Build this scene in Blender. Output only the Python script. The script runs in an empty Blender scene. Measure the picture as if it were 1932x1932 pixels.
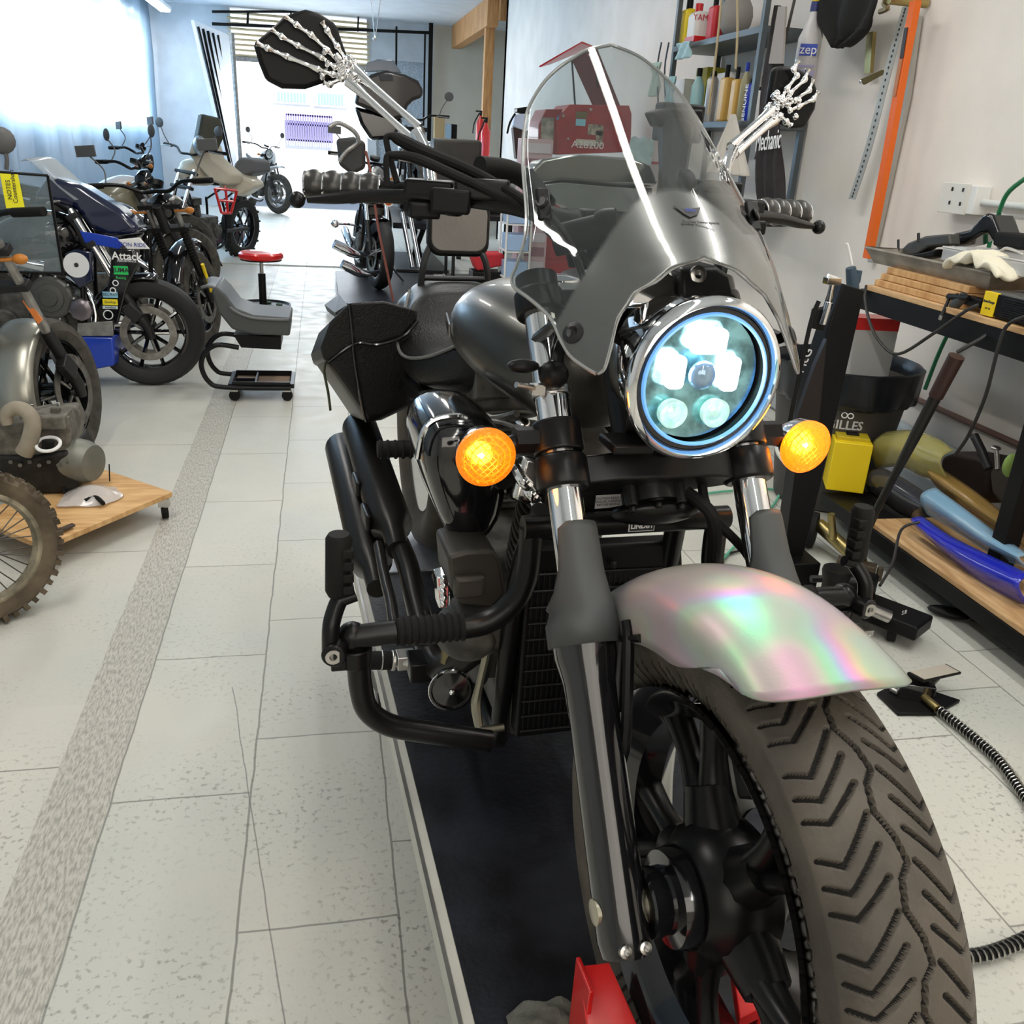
import bpy, bmesh, math, random
from math import sin, cos, pi, radians as R
from mathutils import Vector as V, Matrix
random.seed(7)
# ------------------------------------------------------------------ camera, world, sun, lights, exposure
FPX = 1700.0; CAMZ = 1.42
def _axes():
    dy = V((605-966, 250-966, FPX)).normalized()
    a, b = -.06, 1.0
    c = -(a*(605-966)+b*(250-966))/FPX
    up = -V((a, b, c)).normalized()
    x = dy.cross(up)
    if x.x < 0: x = -x
    return x, dy, up
AX, AY, AZ = _axes()                       # world axes written in camera coordinates (right, down, forward)
scn = bpy.context.scene
cd = bpy.data.cameras.new('camera'); cam = bpy.data.objects.new('camera', cd); scn.collection.objects.link(cam)
cd.sensor_fit = 'HORIZONTAL'; cd.sensor_width = 36; cd.lens = FPX/1932*36; cd.clip_start = .02; cd.clip_end = 200
right = V((AX.x, AY.x, AZ.x)); down = V((AX.y, AY.y, AZ.y)); fwd = V((AX.z, AY.z, AZ.z))
m = Matrix((right, -down, -fwd)).transposed().to_4x4(); m.translation = (0, 0, CAMZ)
cam.matrix_world = m; scn.camera = cam
vs = scn.view_settings; vs.view_transform = 'Standard'; vs.look = 'None'; vs.gamma = 1; vs.use_curve_mapping = False
vs.exposure = 0.33
w = bpy.data.worlds.new('world'); scn.world = w; w.use_nodes = True
nt = w.node_tree; nt.nodes.clear()
o_ = nt.nodes.new('ShaderNodeOutputWorld'); bg = nt.nodes.new('ShaderNodeBackground'); sk = nt.nodes.new('ShaderNodeTexSky')
sk.sky_type = 'HOSEK_WILKIE'; sk.turbidity = 3; sk.sun_direction = V((.25, .6, .75)).normalized()
nt.links.new(sk.outputs[0], bg.inputs[0]); bg.inputs[1].default_value = 3.0; nt.links.new(bg.outputs[0], o_.inputs[0])
def lamp(name, kind, loc, energy, col=(1, 1, 1), rot=(0, 0, 0), size=None, sy=None):
    l = bpy.data.lights.new(name, kind); l.energy = energy; l.color = col
    if size is not None:
        if kind == 'AREA':
            l.size = size
            if sy: l.shape = 'RECTANGLE'; l.size_y = sy
        elif kind == 'SUN': l.angle = size
        else: l.shadow_soft_size = size
    o = bpy.data.objects.new(name, l); o.location = loc; o.rotation_euler = rot; scn.collection.objects.link(o); return o
lamp('sun', 'SUN', (0, 30, 20), 6, (1, .97, .92), (R(42), 0, R(12)), R(1))
lamp('door_daylight', 'AREA', (-.3, 19.4, 1.6), 110, (.86, .93, 1), (R(-90), 0, 0), 2.4, 2.3)
lamp('window_daylight', 'AREA', (-3.6, 14.0, 2.1), 560, (.86, .94, 1), (0, R(-90), 0), 1.2, 8.0)
lamp('front_fill', 'AREA', (.2, -2.3, 2.2), 34, (1, .93, .83), (R(62), 0, 0), 3.2, 1.8)  # added fill light behind the camera; the front wall has no opening

# ------------------------------------------------------------------ pixel and frame helpers
def ray(px, py):
    c = V((px-966, py-966, FPX))/FPX
    return V((c.dot(AX), c.dot(AY), c.dot(AZ)))
def W(px, py, X=None, Y=None, Z=None, D=None):
    d = ray(px, py)
    t = D if D is not None else X/d.x if X is not None else Y/d.y if Y is not None else (Z-CAMZ)/d.z
    return V((0, 0, CAMZ))+d*t
class Fr:
    """frame of the motorcycle: h forward, r the rider's right hand, u up"""
    def __init__(s, o, psi, phi=0):
        s.o = V(o); s.h = V((sin(psi), -cos(psi), 0)); r = V((-cos(psi), -sin(psi), 0)); u = V((0, 0, 1))
        s.r = r*cos(phi)+u*sin(phi); s.u = u*cos(phi)-r*sin(phi)
    def __call__(s, p): return s.o+s.h*p[0]+s.r*p[1]+s.u*p[2]
    def px(s, x, y, h=None, r=None, u=None):
        d = ray(x, y); c = V((0, 0, CAMZ)); n, k = (s.h, h) if h is not None else (s.r, r) if r is not None else (s.u, u)
        t = ((s.o-c).dot(n)+k)/d.dot(n); q = c+d*t-s.o
        return (q.dot(s.h), q.dot(s.r), q.dot(s.u))
FF = Fr((.41129, .68945, CAMZ-.73753), .1051, .0139)     # front end, origin on the front axle
FB = Fr((.40492, .68903, CAMZ-1.04993), .066)            # body, origin on the lift under the front axle
ID = lambda p: V(p)

# ------------------------------------------------------------------ materials
MATS = {}
def mat(n, col=(.5, .5, .5), ro=.5, me=0., var=0., vsc=8., bump=0., bsc=60., coat=0., tr=0., al=1., em=None, es=0., ior=1.45, col2=None, film=0, spec=.5, sub=None, stretch=None):
    if n in MATS: return MATS[n]
    M = bpy.data.materials.new(n); M.use_nodes = True; nt = M.node_tree; N = nt.nodes; L = nt.links
    b = N['Principled BSDF']; I = b.inputs
    I['Base Color'].default_value = (*col, 1); I['Roughness'].default_value = ro; I['Metallic'].default_value = me
    I['Coat Weight'].default_value = coat; I['Coat Roughness'].default_value = .06
    I['Transmission Weight'].default_value = tr; I['IOR'].default_value = ior; I['Alpha'].default_value = al
    I['Specular IOR Level'].default_value = spec
    if em: I['Emission Color'].default_value = (*em, 1); I['Emission Strength'].default_value = es
    if film: I['Thin Film Thickness'].default_value = film; I['Thin Film IOR'].default_value = 1.6
    if var or col2 or bump:
        tc = N.new('ShaderNodeTexCoord'); mp = N.new('ShaderNodeMapping'); L.new(tc.outputs['Object'], mp.inputs[0])
        if stretch: mp.inputs['Scale'].default_value = stretch
    if var or col2:
        nz = N.new('ShaderNodeTexNoise'); nz.inputs['Scale'].default_value = vsc; nz.inputs['Detail'].default_value = 6; L.new(mp.outputs[0], nz.inputs[0])
        cr = N.new('ShaderNodeValToRGB'); cr.color_ramp.elements[0].position = .35; cr.color_ramp.elements[1].position = .65
        c2 = col2 or tuple(min(1, c*(1+var)) for c in col); c1 = col if col2 else tuple(c*(1-var) for c in col)
        cr.color_ramp.elements[0].color = (*c1, 1); cr.color_ramp.elements[1].color = (*c2, 1)
        L.new(nz.outputs[0], cr.inputs[0]); L.new(cr.outputs[0], I['Base Color'])
    if bump:
        nb = N.new('ShaderNodeTexNoise'); nb.inputs['Scale'].default_value = bsc; nb.inputs['Detail'].default_value = 4; L.new(mp.outputs[0], nb.inputs[0])
        bp = N.new('ShaderNodeBump'); bp.inputs['Strength'].default_value = bump; bp.inputs['Distance'].default_value = .004
        L.new(nb.outputs[0], bp.inputs['Height']); L.new(bp.outputs[0], I['Normal'])
    MATS[n] = M; return M
BLK = mat('black_satin_metal', (.005, .005, .0055), .32, .1, bump=.05, spec=.35)
BGL = mat('black_gloss_paint', (.006, .006, .007), .12, 0, coat=.8)
BPL = mat('black_plastic', (.005, .005, .0055), .42, var=.2, spec=.22)
RUB = mat('black_rubber', (.007, .0068, .0065), .7, spec=.25, var=.25, bump=.15, bsc=120)
TYR = mat('tyre_rubber', (.072, .061, .048), .62, var=.3, vsc=14, bump=.2, bsc=180)
TYD = mat('worn_tyre_rubber', (.055, .05, .042), .85, var=.35, vsc=20, bump=.25, bsc=140)
CHR = mat('polished_chrome', (.86, .86, .87), .06, 1.)
STL = mat('brushed_steel', (.5, .49, .47), .3, 1., var=.15)
ALU = mat('dull_aluminium', (.34, .33, .31), .45, .8, var=.25, vsc=20)
DRT = mat('dirty_engine_metal', (.10, .095, .085), .6, .5, var=.5, vsc=18, bump=.3)
DGY = mat('dark_grey_metal', (.025, .025, .026), .4, .5, var=.15)
GRY = mat('grey_plastic', (.16, .165, .17), .5, var=.1)
LEA = mat('black_leather', (.006, .0058, .0056), .36, spec=.35, bump=.35, bsc=220)
WHT = mat('white_paint', (.8, .8, .78), .5, var=.03)
RED = mat('red_paint', (.62, .012, .012), .3, coat=.4, var=.06)
CRM = mat('cream_plastic', (.55, .5, .4), .4, var=.08)
WOD = mat('plywood', (.50, .27, .10), .6, col2=(.70, .44, .2), vsc=6, stretch=(1, 6, 1), bump=.1)
PIN = mat('pine_timber', (.42, .19, .06), .6, col2=(.62, .33, .13), vsc=5, stretch=(6, 6, .7))
GLS = mat('clear_plastic', (1, 1, 1), .03, tr=1, ior=1.1)
AMB = mat('amber_lens', (1, .30, .01), .15, tr=.6, em=(1, .24, .005), es=.55, bump=.8, bsc=220)
ORG = mat('orange_plastic', (.9, .17, .01), .4)
YEL = mat('yellow_plastic', (.85, .62, .01), .45)
BLU = mat('blue_paint', (.01, .05, .45), .25, coat=.5)
WCL = mat('white_card', (.8, .8, .8), .8)
BRS = mat('brass', (.42, .33, .14), .35, 1, var=.2)

# ------------------------------------------------------------------ mesh builder
def frame_of(ax):
    ax = ax.normalized(); t = V((0, 0, 1)) if abs(ax.z) < .9 else V((1, 0, 0))
    a = ax.cross(t).normalized(); return a, ax.cross(a).normalized()
def spl(P, n=6, closed=False):
    P = [V(p) for p in P]; out = []; N = len(P)
    for i in range(N if closed else N-1):
        g = lambda k: P[k % N] if closed else P[max(0, min(N-1, k))]
        a, b, c, d = g(i-1), g(i), g(i+1), g(i+2)
        for j in range(n):
            t = j/n; out.append(.5*((2*b)+(c-a)*t+(2*a-5*b+4*c-d)*t*t+(3*b-a-3*c+d)*t**3))
    if not closed: out.append(P[-1])
    return out
def root_loc(o):
    l = V((0, 0, 0))
    while o: l += o.location; o = o.parent
    return l
class G:
    def __init__(s, M=ID): s.bm = bmesh.new(); s.M = M; s.mi = 0
    def face(s, vs):
        try: f = s.bm.faces.new(vs); f.material_index = s.mi; return f
        except ValueError: return None
    def rings(s, rs, cap=True, closed=True, loop=False):
        R_ = [[s.bm.verts.new(p) for p in r] for r in rs]; n = len(R_[0])
        for i in range(len(R_) if loop else len(R_)-1):
            a, b = R_[i], R_[(i+1) % len(R_)]
            for j in range(n if closed else n-1): s.face((a[j], a[(j+1) % n], b[(j+1) % n], b[j]))
        if cap and not loop and closed: s.face(R_[0][::-1]); s.face(R_[-1])
        return s
    def tube(s, P, r, n=12, sm=0, cap=True, closed=False, flat=1.):
        Q = [s.M(p) for p in P]
        if sm:
            if not isinstance(r, (int, float)):
                rr = [V((x, 0, 0)) for x in r]; r = [v.x for v in spl(rr, sm, closed)]
            Q = spl(Q, sm, closed)
        N = len(Q); rs = []; a = None
        for i, q in enumerate(Q):
            t = (Q[(i+1) % N]-Q[i-1]) if closed else Q[min(i+1, N-1)]-Q[max(i-1, 0)]
            if t.length < 1e-9: t = V((0, 0, 1))
            t.normalize()
            if a is None: a, _ = frame_of(t)
            a = (a-t*a.dot(t)); a = a.normalized() if a.length > 1e-6 else frame_of(t)[0]
            b = t.cross(a); ri = r if isinstance(r, (int, float)) else r[i]
            rs.append([q+a*ri*cos(2*pi*k/n)+b*ri*flat*sin(2*pi*k/n) for k in range(n)])
        return s.rings(rs, cap, True, closed)
    def cyl(s, a, b, r, r2=None, n=20): return s.tube([a, b], [r, r if r2 is None else r2], n)
    def lathe(s, c, ax, prof, n=32, arc=None, cap=True, sc=1.):
        """prof: (distance along ax, radius); c and ax in frame coordinates"""
        o = s.M(c); A = s.M(V(c)+V(ax))-o; k = A.length/V(ax).length; prof = [(d*k, r*k) for d, r in prof]; A.normalize(); a, b = frame_of(A)
        rs = [[o+A*d+(a*cos(2*pi*k/n)+b*sc*sin(2*pi*k/n))*max(r, 1e-5) for k in range(n)] for d, r in prof]
        return s.rings(rs, cap)
    def box(s, c, sx, sy, sz, A=None, B=None):
        """size along A, B and their cross; c centre"""
        A = V(A).normalized() if A else V((1, 0, 0)); B = V(B or (0, 1, 0)); B = (B-A*B.dot(A)).normalized(); C_ = A.cross(B); c = V(c)
        v = [s.bm.verts.new(s.M(c+A*i*sx/2+B*j*sy/2+C_*k*sz/2)) for i in (-1, 1) for j in (-1, 1) for k in (-1, 1)]
        for f in ((0, 1, 3, 2), (4, 6, 7, 5), (0, 4, 5, 1), (2, 3, 7, 6), (0, 2, 6, 4), (1, 5, 7, 3)): s.face([v[i] for i in f])
        return s
    def bb(s, x0, x1, y0, y1, z0, z1): return s.box(((x0+x1)/2, (y0+y1)/2, (z0+z1)/2), abs(x1-x0), abs(y1-y0), abs(z1-z0))
    def ell(s, c, rx, ry=None, rz=None, A=None, B=None, n=16):
        ry = ry or rx; rz = rz or rx; A = V(A).normalized() if A else V((1, 0, 0)); B = V(B or (0, 1, 0)); B = (B-A*B.dot(A)).normalized(); C_ = A.cross(B); c = V(c)
        m_ = max(6, n//2)
        rs = [[s.M(c+C_*rz*-cos(pi*i/m_)+(A*rx*cos(2*pi*k/n)+B*ry*sin(2*pi*k/n))*max(sin(pi*i/m_), 1e-4)) for k in range(n)] for i in range(m_+1)]
        return s.rings(rs)
    def prism(s, P, d):
        P = [V(p) for p in P]; d = V(d); return s.rings([[s.M(p) for p in P], [s.M(p+d) for p in P]])
    def loft(s, RS, cap=True, closed=True, loop=False): return s.rings([[s.M(p) for p in r] for r in RS], cap, closed, loop)
    def torus(s, c, ax, R_, r, n=32, k=8, a0=0, a1=2*pi):
        a, b = frame_of(V(ax)); full = abs(a1-a0-2*pi) < 1e-6; c = V(c)
        return s.tube([c+(a*cos(a0+(a1-a0)*i/n)+b*sin(a0+(a1-a0)*i/n))*R_ for i in range(n if full else n+1)], r, k, closed=full)
    def out(s, name, mt, parent=None, bev=0, sub=0, ang=35, solid=0, flat=False, recalc=True):
        bm = s.bm
        bmesh.ops.remove_doubles(bm, verts=bm.verts, dist=1e-6)
        if recalc: bmesh.ops.recalc_face_normals(bm, faces=bm.faces)
        if parent: base = root_loc(parent)
        else:
            xs = [v.co for v in bm.verts]; lo = [min(c[i] for c in xs) for i in range(3)]; hi = [max(c[i] for c in xs) for i in range(3)]
            base = V(((lo[0]+hi[0])/2, (lo[1]+hi[1])/2, lo[2]))
        bmesh.ops.translate(bm, verts=bm.verts, vec=-base)
        me = bpy.data.meshes.new(name); bm.to_mesh(me); bm.free()
        if not flat:
            me.shade_smooth(); me.set_sharp_from_angle(angle=R(ang))
        for x in (mt if isinstance(mt, (list, tuple)) else [mt]): me.materials.append(x)
        o = bpy.data.objects.new(name, me); scn.collection.objects.link(o)
        if parent: o.parent = parent
        else: o.location = base
        if solid: md = o.modifiers.new('s', 'SOLIDIFY'); md.thickness = solid; md.offset = 0
        if bev: md = o.modifiers.new('b', 'BEVEL'); md.width = bev; md.segments = 3; md.limit_method = 'ANGLE'; md.angle_limit = R(40); md.harden_normals = False
        if sub: md = o.modifiers.new('u', 'SUBSURF'); md.levels = sub; md.render_levels = sub
        return o
def tag(o, label, cat, group=None):
    o['label'] = label; o['category'] = cat
    if group: o['group'] = group
    return o
def thing(name, loc, label, cat, group=None):
    o = bpy.data.objects.new(name, None); o.empty_display_size = .1; o.location = loc; scn.collection.objects.link(o); return tag(o, label, cat, group)
def struct(g, name, mt, parent=None, **k):
    o = g.out(name, mt, parent, **k)
    if not parent: o['kind'] = 'structure'
    return o
def kids(o): return [c for c in scn.collection.objects if c.parent == o]
def copy_tree(o, loc=None, rz=None, label=None, parent=None):
    c = o.copy(); scn.collection.objects.link(c); c.parent = parent
    for ch in kids(o): copy_tree(ch, parent=c)
    if loc is not None: c.location = loc
    if rz is not None: c.rotation_euler.z = rz
    if label: c['label'] = label
    return c
def text(s, name, mt, parent, c, u, v, size, depth=.001, M=ID, bold=0., align='CENTER', shear=0, wsc=1):
    """lettering centred at c, reading along u, upright along v (frame coordinates)"""
    f = bpy.data.curves.new(name, 'FONT'); f.body = s; f.size = size; f.extrude = depth; f.offset = bold; f.align_x = align; f.align_y = 'CENTER'; f.shear = shear; f.resolution_u = 3
    t = bpy.data.objects.new(name, f); scn.collection.objects.link(t)
    dg = bpy.context.evaluated_depsgraph_get(); me = bpy.data.meshes.new_from_object(t.evaluated_get(dg))
    bpy.data.objects.remove(t)
    o3 = M(c); U = (M(V(c)+V(u))-o3).normalized(); Vv = (M(V(c)+V(v))-o3); Vv = (Vv-U*Vv.dot(U)).normalized(); N_ = U.cross(Vv)
    base = root_loc(parent) if parent else o3
    for q in me.vertices: q.co = o3+U*q.co.x*wsc+Vv*q.co.y+N_*q.co.z-base
    me.materials.clear(); me.materials.append(mt)
    o = bpy.data.objects.new(name, me); scn.collection.objects.link(o)
    if parent: o.parent = parent
    else: o.location = base
    return o
# ------------------------------------------------------------------ room
def floor_mat():
    M = bpy.data.materials.new('painted_tile_floor'); M.use_nodes = True; nt = M.node_tree; N = nt.nodes; L = nt.links; b = N['Principled BSDF']
    def math_(op, a, c=None, d=None):
        n = N.new('ShaderNodeMath'); n.operation = op
        for i, x in enumerate((a, c, d)):
            if x is None: continue
            if isinstance(x, (int, float)): n.inputs[i].default_value = x
            else: L.new(x, n.inputs[i])
        return n.outputs[0]
    def noise(sc, det=5, st=None, vec=None):
        n = N.new('ShaderNodeTexNoise'); n.inputs['Scale'].default_value = sc; n.inputs['Detail'].default_value = det
        if st: mp = N.new('ShaderNodeMapping'); mp.inputs['Scale'].default_value = st; L.new(geo.outputs['Position'], mp.inputs[0]); L.new(mp.outputs[0], n.inputs[0])
        else: L.new(geo.outputs['Position'], n.inputs[0])
        return n.outputs[0]
    def ramp(v, p0, p1, lo=0., hi=1.):
        n = N.new('ShaderNodeMapRange'); n.inputs[1].default_value = p0; n.inputs[2].default_value = p1; n.inputs[3].default_value = lo; n.inputs[4].default_value = hi; L.new(v, n.inputs[0]); return n.outputs[0]
    def mixc(f, a, c):
        n = N.new('ShaderNodeMix'); n.data_type = 'RGBA'; L.new(f, n.inputs[0])
        for i, x in ((6, a), (7, c)):
            if isinstance(x, tuple): n.inputs[i].default_value = (*x, 1)
            else: L.new(x, n.inputs[i])
        return n.outputs[2]
    geo = N.new('ShaderNodeNewGeometry'); sx = N.new('ShaderNodeSeparateXYZ'); L.new(geo.outputs['Position'], sx.inputs[0]); X, Y = sx.outputs[0], sx.outputs[1]
    wob = math_('MULTIPLY', math_('SUBTRACT', noise(7), .5), .012)
    Xw = math_('ADD', X, wob)
    u = math_('DIVIDE', math_('ADD', Xw, .497), .3065); col = math_('FLOOR', u); fu = math_('FRACT', u)
    du = math_('MULTIPLY', math_('MINIMUM', fu, math_('SUBTRACT', 1., fu)), .3065)
    v = math_('DIVIDE', math_('SUBTRACT', math_('ADD', Y, wob), math_('ADD', math_('MULTIPLY', col, .2028), .538)), .6085); fv = math_('FRACT', v)
    dv = math_('MULTIPLY', math_('MINIMUM', fv, math_('SUBTRACT', 1., fv)), .6085)
    intile = math_('GREATER_THAN', Xw, -.50)
    g = math_('MINIMUM', du, dv)
    v2 = math_('FRACT', math_('DIVIDE', math_('SUBTRACT', Y, 1.9), 1.217)); d2 = math_('MULTIPLY', math_('MINIMUM', v2, math_('SUBTRACT', 1., v2)), 1.217)
    left = math_('LESS_THAN', Xw, -.64)
    gl = math_('ADD', math_('MULTIPLY', intile, g), math_('MULTIPLY', math_('SUBTRACT', 1., intile), math_('ADD', math_('MULTIPLY', left, d2), math_('SUBTRACT', 1., left))))
    grout = ramp(gl, .0012, .0032, 1., 0.)
    band = math_('MULTIPLY', math_('SUBTRACT', 1., intile), math_('SUBTRACT', 1., left))
    pit = ramp(noise(75, 6), .56, .66)
    zone = math_('MULTIPLY', ramp(noise(2.2, 3), .38, .6), ramp(Y, 1.1, 3.6, 1., .12))
    c = mixc(ramp(noise(1.3, 4), .3, .7), (.50, .525, .485), (.60, .575, .505))
    wn = N.new('ShaderNodeTexWhiteNoise'); cmb = N.new('ShaderNodeCombineXYZ'); L.new(col, cmb.inputs[0]); L.new(math_('FLOOR', v), cmb.inputs[1]); L.new(cmb.outputs[0], wn.inputs[0])
    c = mixc(ramp(wn.outputs[0], 0, 1, 0, .22), c, (.70, .68, .62))
    c = mixc(math_('MULTIPLY', math_('MULTIPLY', pit, zone), .75), c, (.17, .165, .15))
    bd = mixc(ramp(noise(40, 6, (5, 1, 1)), .42, .62), (.52, .50, .44), (.27, .255, .22))
    c = mixc(math_('MULTIPLY', band, .8), c, bd)
    c = mixc(math_('MULTIPLY', grout, .7), c, (.12, .115, .10))
    # scuffed darker patch and long hairline crack
    cx = math_('SUBTRACT', X, math_('ADD', -.27, math_('MULTIPLY', math_('SUBTRACT', 2.2, Y), .165)))
    crack = math_('MULTIPLY', ramp(math_('ABSOLUTE', math_('ADD', cx, math_('MULTIPLY', wob, .8))), .0006, .0022, 1., 0.), math_('MULTIPLY', math_('LESS_THAN', Y, 2.2), math_('GREATER_THAN', Y, .4)))
    c = mixc(math_('MULTIPLY', crack, .75), c, (.14, .13, .12))
    L.new(c, b.inputs['Base Color'])
    L.new(ramp(noise(9, 4), .3, .7, .34, .5), b.inputs['Roughness'])
    bp = N.new('ShaderNodeBump'); bp.inputs['Strength'].default_value = .35; bp.inputs['Distance'].default_value = .003
    hgt = math_('SUBTRACT', math_('MULTIPLY', noise(90, 5), .5), math_('ADD', math_('MULTIPLY', grout, 1.), math_('MULTIPLY', band, math_('MULTIPLY', noise(45, 6, (5, 1, 1)), 1.2))))
    L.new(hgt, bp.inputs['Height']); L.new(bp.outputs[0], b.inputs['Normal'])
    return M
FLM = floor_mat()
WALLW = mat('white_plaster_wall', (.82, .77, .71), .75, var=.05, vsc=2.5, bump=.12, bsc=30)
WALLC = mat('cream_plaster_wall', (.66, .60, .50), .8, var=.04, vsc=2, bump=.1)
WALLB = mat('pale_grey_wall', (.60, .64, .68), .8, var=.06, vsc=4, bump=.3, bsc=25)
CEI = mat('ceiling_board', (.62, .68, .74), .8, var=.05, vsc=3)
XR, XL, YB, ZC, YD = 2.7, -3.0, 19.0, 3.4, 14.7
struct(G().bb(-6, 8, -3.2, 10.8, -.1, 0), 'floor', FLM)
struct(G().bb(-6, 8, 10.8, 19.3, -.1, .012), 'floor_rear', FLM)['kind'] = 'structure'
struct(G().bb(-14, 20, 19.3, 60, -.12, -.02), 'ground', mat('pale_concrete_yard', (.66, .66, .66), .8, var=.06, vsc=1))
struct(G().bb(-3.3, 6.0, -3.4, 19.2, ZC, ZC+.12), 'ceiling', CEI)
struct(G().bb(XR, XR+.14, -3.2, YD, 0, ZC), 'wall_right', WALLW)
struct(G().bb(-3.2, XR, -3.4, -3.2, 0, ZC), 'wall_front', WALLW)
struct(G().bb(4.6, 4.74, YD, 19.1, 0, ZC), 'wall_alcove', WALLC)
struct(G().bb(XR, 4.7, YD-.14, YD, 0, ZC), 'wall_alcove_front', WALLW)
g = G().bb(2.12, 4.7, YB, YB+.14, 0, ZC)
struct(g, 'wall_back', WALLC)
struct(G().bb(.88, 2.12, YB, YB+.14, 2.75, ZC).bb(1.95, 2.12, YB, YB+.14, 0, 2.75).bb(.88, 1.05, YB, YB+.14, 0, 2.75), 'wall_back_centre', WALLB)
struct(G().bb(-3.3, -1.55, YB, YB+.14, 0, ZC), 'wall_back_left', WALLB)
# left wall with a window opening hidden behind the plastic sheeting
struct(G().bb(-3.2, -3.06, -3.2, 9.9, 0, ZC).bb(-3.2, -3.06, 18.2, 19.2, 0, ZC).bb(-3.2, -3.06, 9.9, 18.2, 0, 1.45).bb(-3.2, -3.06, 9.9, 18.2, 2.75, ZC), 'wall_left', WALLB)
# translucent sheeting on the left wall
def sheet_mat(n, col, tl, ro=.35):
    M = bpy.data.materials.new(n); M.use_nodes = True; nt = M.node_tree; N = nt.nodes; L = nt.links; b = N['Principled BSDF']
    b.inputs['Base Color'].default_value = (*col, 1); b.inputs['Roughness'].default_value = ro
    t = N.new('ShaderNodeBsdfTranslucent'); t.inputs[0].default_value = (*tl, 1); mx = N.new('ShaderNodeMixShader'); mx.inputs[0].default_value = .6
    L.new(b.outputs[0], mx.inputs[1]); L.new(t.outputs[0], mx.inputs[2]); L.new(mx.outputs[0], N['Material Output'].inputs[0]); return M
g = G(); rs = []
for i in range(178):
    y = 2.0+i*.095
    x = XL+.09+.016*sin(y*5.1)+.009*sin(y*11.3+1)+.005*sin(y*23)
    rs.append([(x+.012*sin(z*3+y*2), y, z) for z in (.02, .5, 1, 1.5, 2, 2.5, 3, 3.36)])
g.loft(rs, False, False)
tag(g.out('plastic_sheeting', sheet_mat('milky_blue_sheeting', (.50, .60, .68), (.70, .83, .93)), solid=.002), 'pale blue translucent plastic sheeting hanging along the left wall, glowing with daylight', 'curtain')
# light fixture running along the top of the sheeting
LAMPM = mat('lamp_diffuser', (1, 1, 1), .4, em=(1, .99, .96), es=5.)
def tube_light(x, y0, y1, z, lab, w=.16, e=None, group='ceiling tube lights'):
    t = thing('ceiling_light', (x, (y0+y1)/2, z), lab, 'lamp', group)
    G().bb(x-w/2, x+w/2, y0, y1, z, z+.06).out('housing', WHT, t, bev=.008)
    G().bb(x-w/2+.02, x+w/2-.02, y0+.02, y1-.02, z-.03, z-.002).out('diffuser', LAMPM, t, bev=.01)
    lamp('tube_glow', 'AREA', (x, (y0+y1)/2, z-.05), e, (1, .965, .90), (0, 0, 0), w, y1-y0)
    return t
tube_light(-2.55, 14.8, 18.3, 3.2, 'long white tube lamp at the top of the blue sheeting, left of the picture', .2, 25)
for i, (x, y0, y1) in enumerate(((.62, -3.0, 2.2), (.75, 3.0, 5.4), (-1.2, 1.2, 3.6), (-1.2, 5.6, 8.0), (.9, 7.4, 9.8), (2.0, .2, 2.2), (.9, 12.2, 14.6))):
    tube_light(x, y0, y1, 3.3, 'white tube lamp on the workshop ceiling above the row of motorcycles', .14, 24)
# beam, post, alcove
def cbox(name, mt, lab, cat, b6, bev=.004, **k): return tag(G().bb(*b6).out(name, mt, bev=bev, **k), lab, cat)
g = G().bb(2.45, 2.62, 14.9, 18.9, 3.02, ZC-.002); struct(g, 'trim_1', PIN, bev=.004)
g = G().bb(2.62, 4.5, 14.78, 14.9, 3.1, 3.39); struct(g, 'trim_2', PIN, bev=.004)
post = W(918, 200, Y=15.2)
tag(G().bb(post.x-.07, post.x+.07, 15.13, 15.27, .012, 3.35).out('timber_post', PIN, bev=.004), 'bare orange-brown timber post standing in the cream alcove', 'post')
# roller shutter over the open doorway
SHU = mat('cream_shutter', (.70, .60, .38), .6, var=.05)
g = G()
for i in range(9): g.tube([(-1.6, YB-.02, 2.64+i*.085), (.92, YB-.02, 2.64+i*.085)], .048, 8, flat=.45)
sh = struct(g, 'door_1', SHU)
G().bb(-1.58, .9, YB-.07, YB+.02, 2.54, 2.62).out('bottom_rail', ALU, sh, bev=.004)
# black metal grille above and beside the doorway
gr = thing('security_grille', (0, YB-.2, 2.2), 'black welded metal grille spanning above the open doorway and down its right side', 'grille')
a = []
g = G(); yb = YB-.25
for p, q, r in (((400, 22), (815, 22), .02), ((400, 45), (815, 62), .025)):
    A = W(p[0], p[1], Y=yb); B = W(q[0], q[1], Y=yb); g.box((A+B)/2, (B-A).length, .04, r*2, (B-A), (0, 1, 0))
g.out('rail', BPL, gr)
for x, y0, y1, wd in ((468, 24, 50, .04), (549, 20, 60, .03), (676, 15, 60, .03), (748, 50, 180, .035), (814, 12, 262, .075), (802, 60, 262, .03)):
    A = W(x, y0, Y=yb); B = W(x-1, y1, Y=yb)
    if y1 > 255: B.z = .02; B.x = A.x
    if y0 < 22: A.z = min(A.z, ZC)
    G().box((A+B)/2, (A-B).length, .05, wd, (A-B), (0, 1, 0)).out('upright', BPL, gr)
struct(G().bb(1.0, 1.95, YB+.1, YB+.16, 0, 2.75), 'wall_rear_textured', mat('rough_blue_grey_render', (.46, .52, .58), .9, var=.25, vsc=40, bump=.5))
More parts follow.
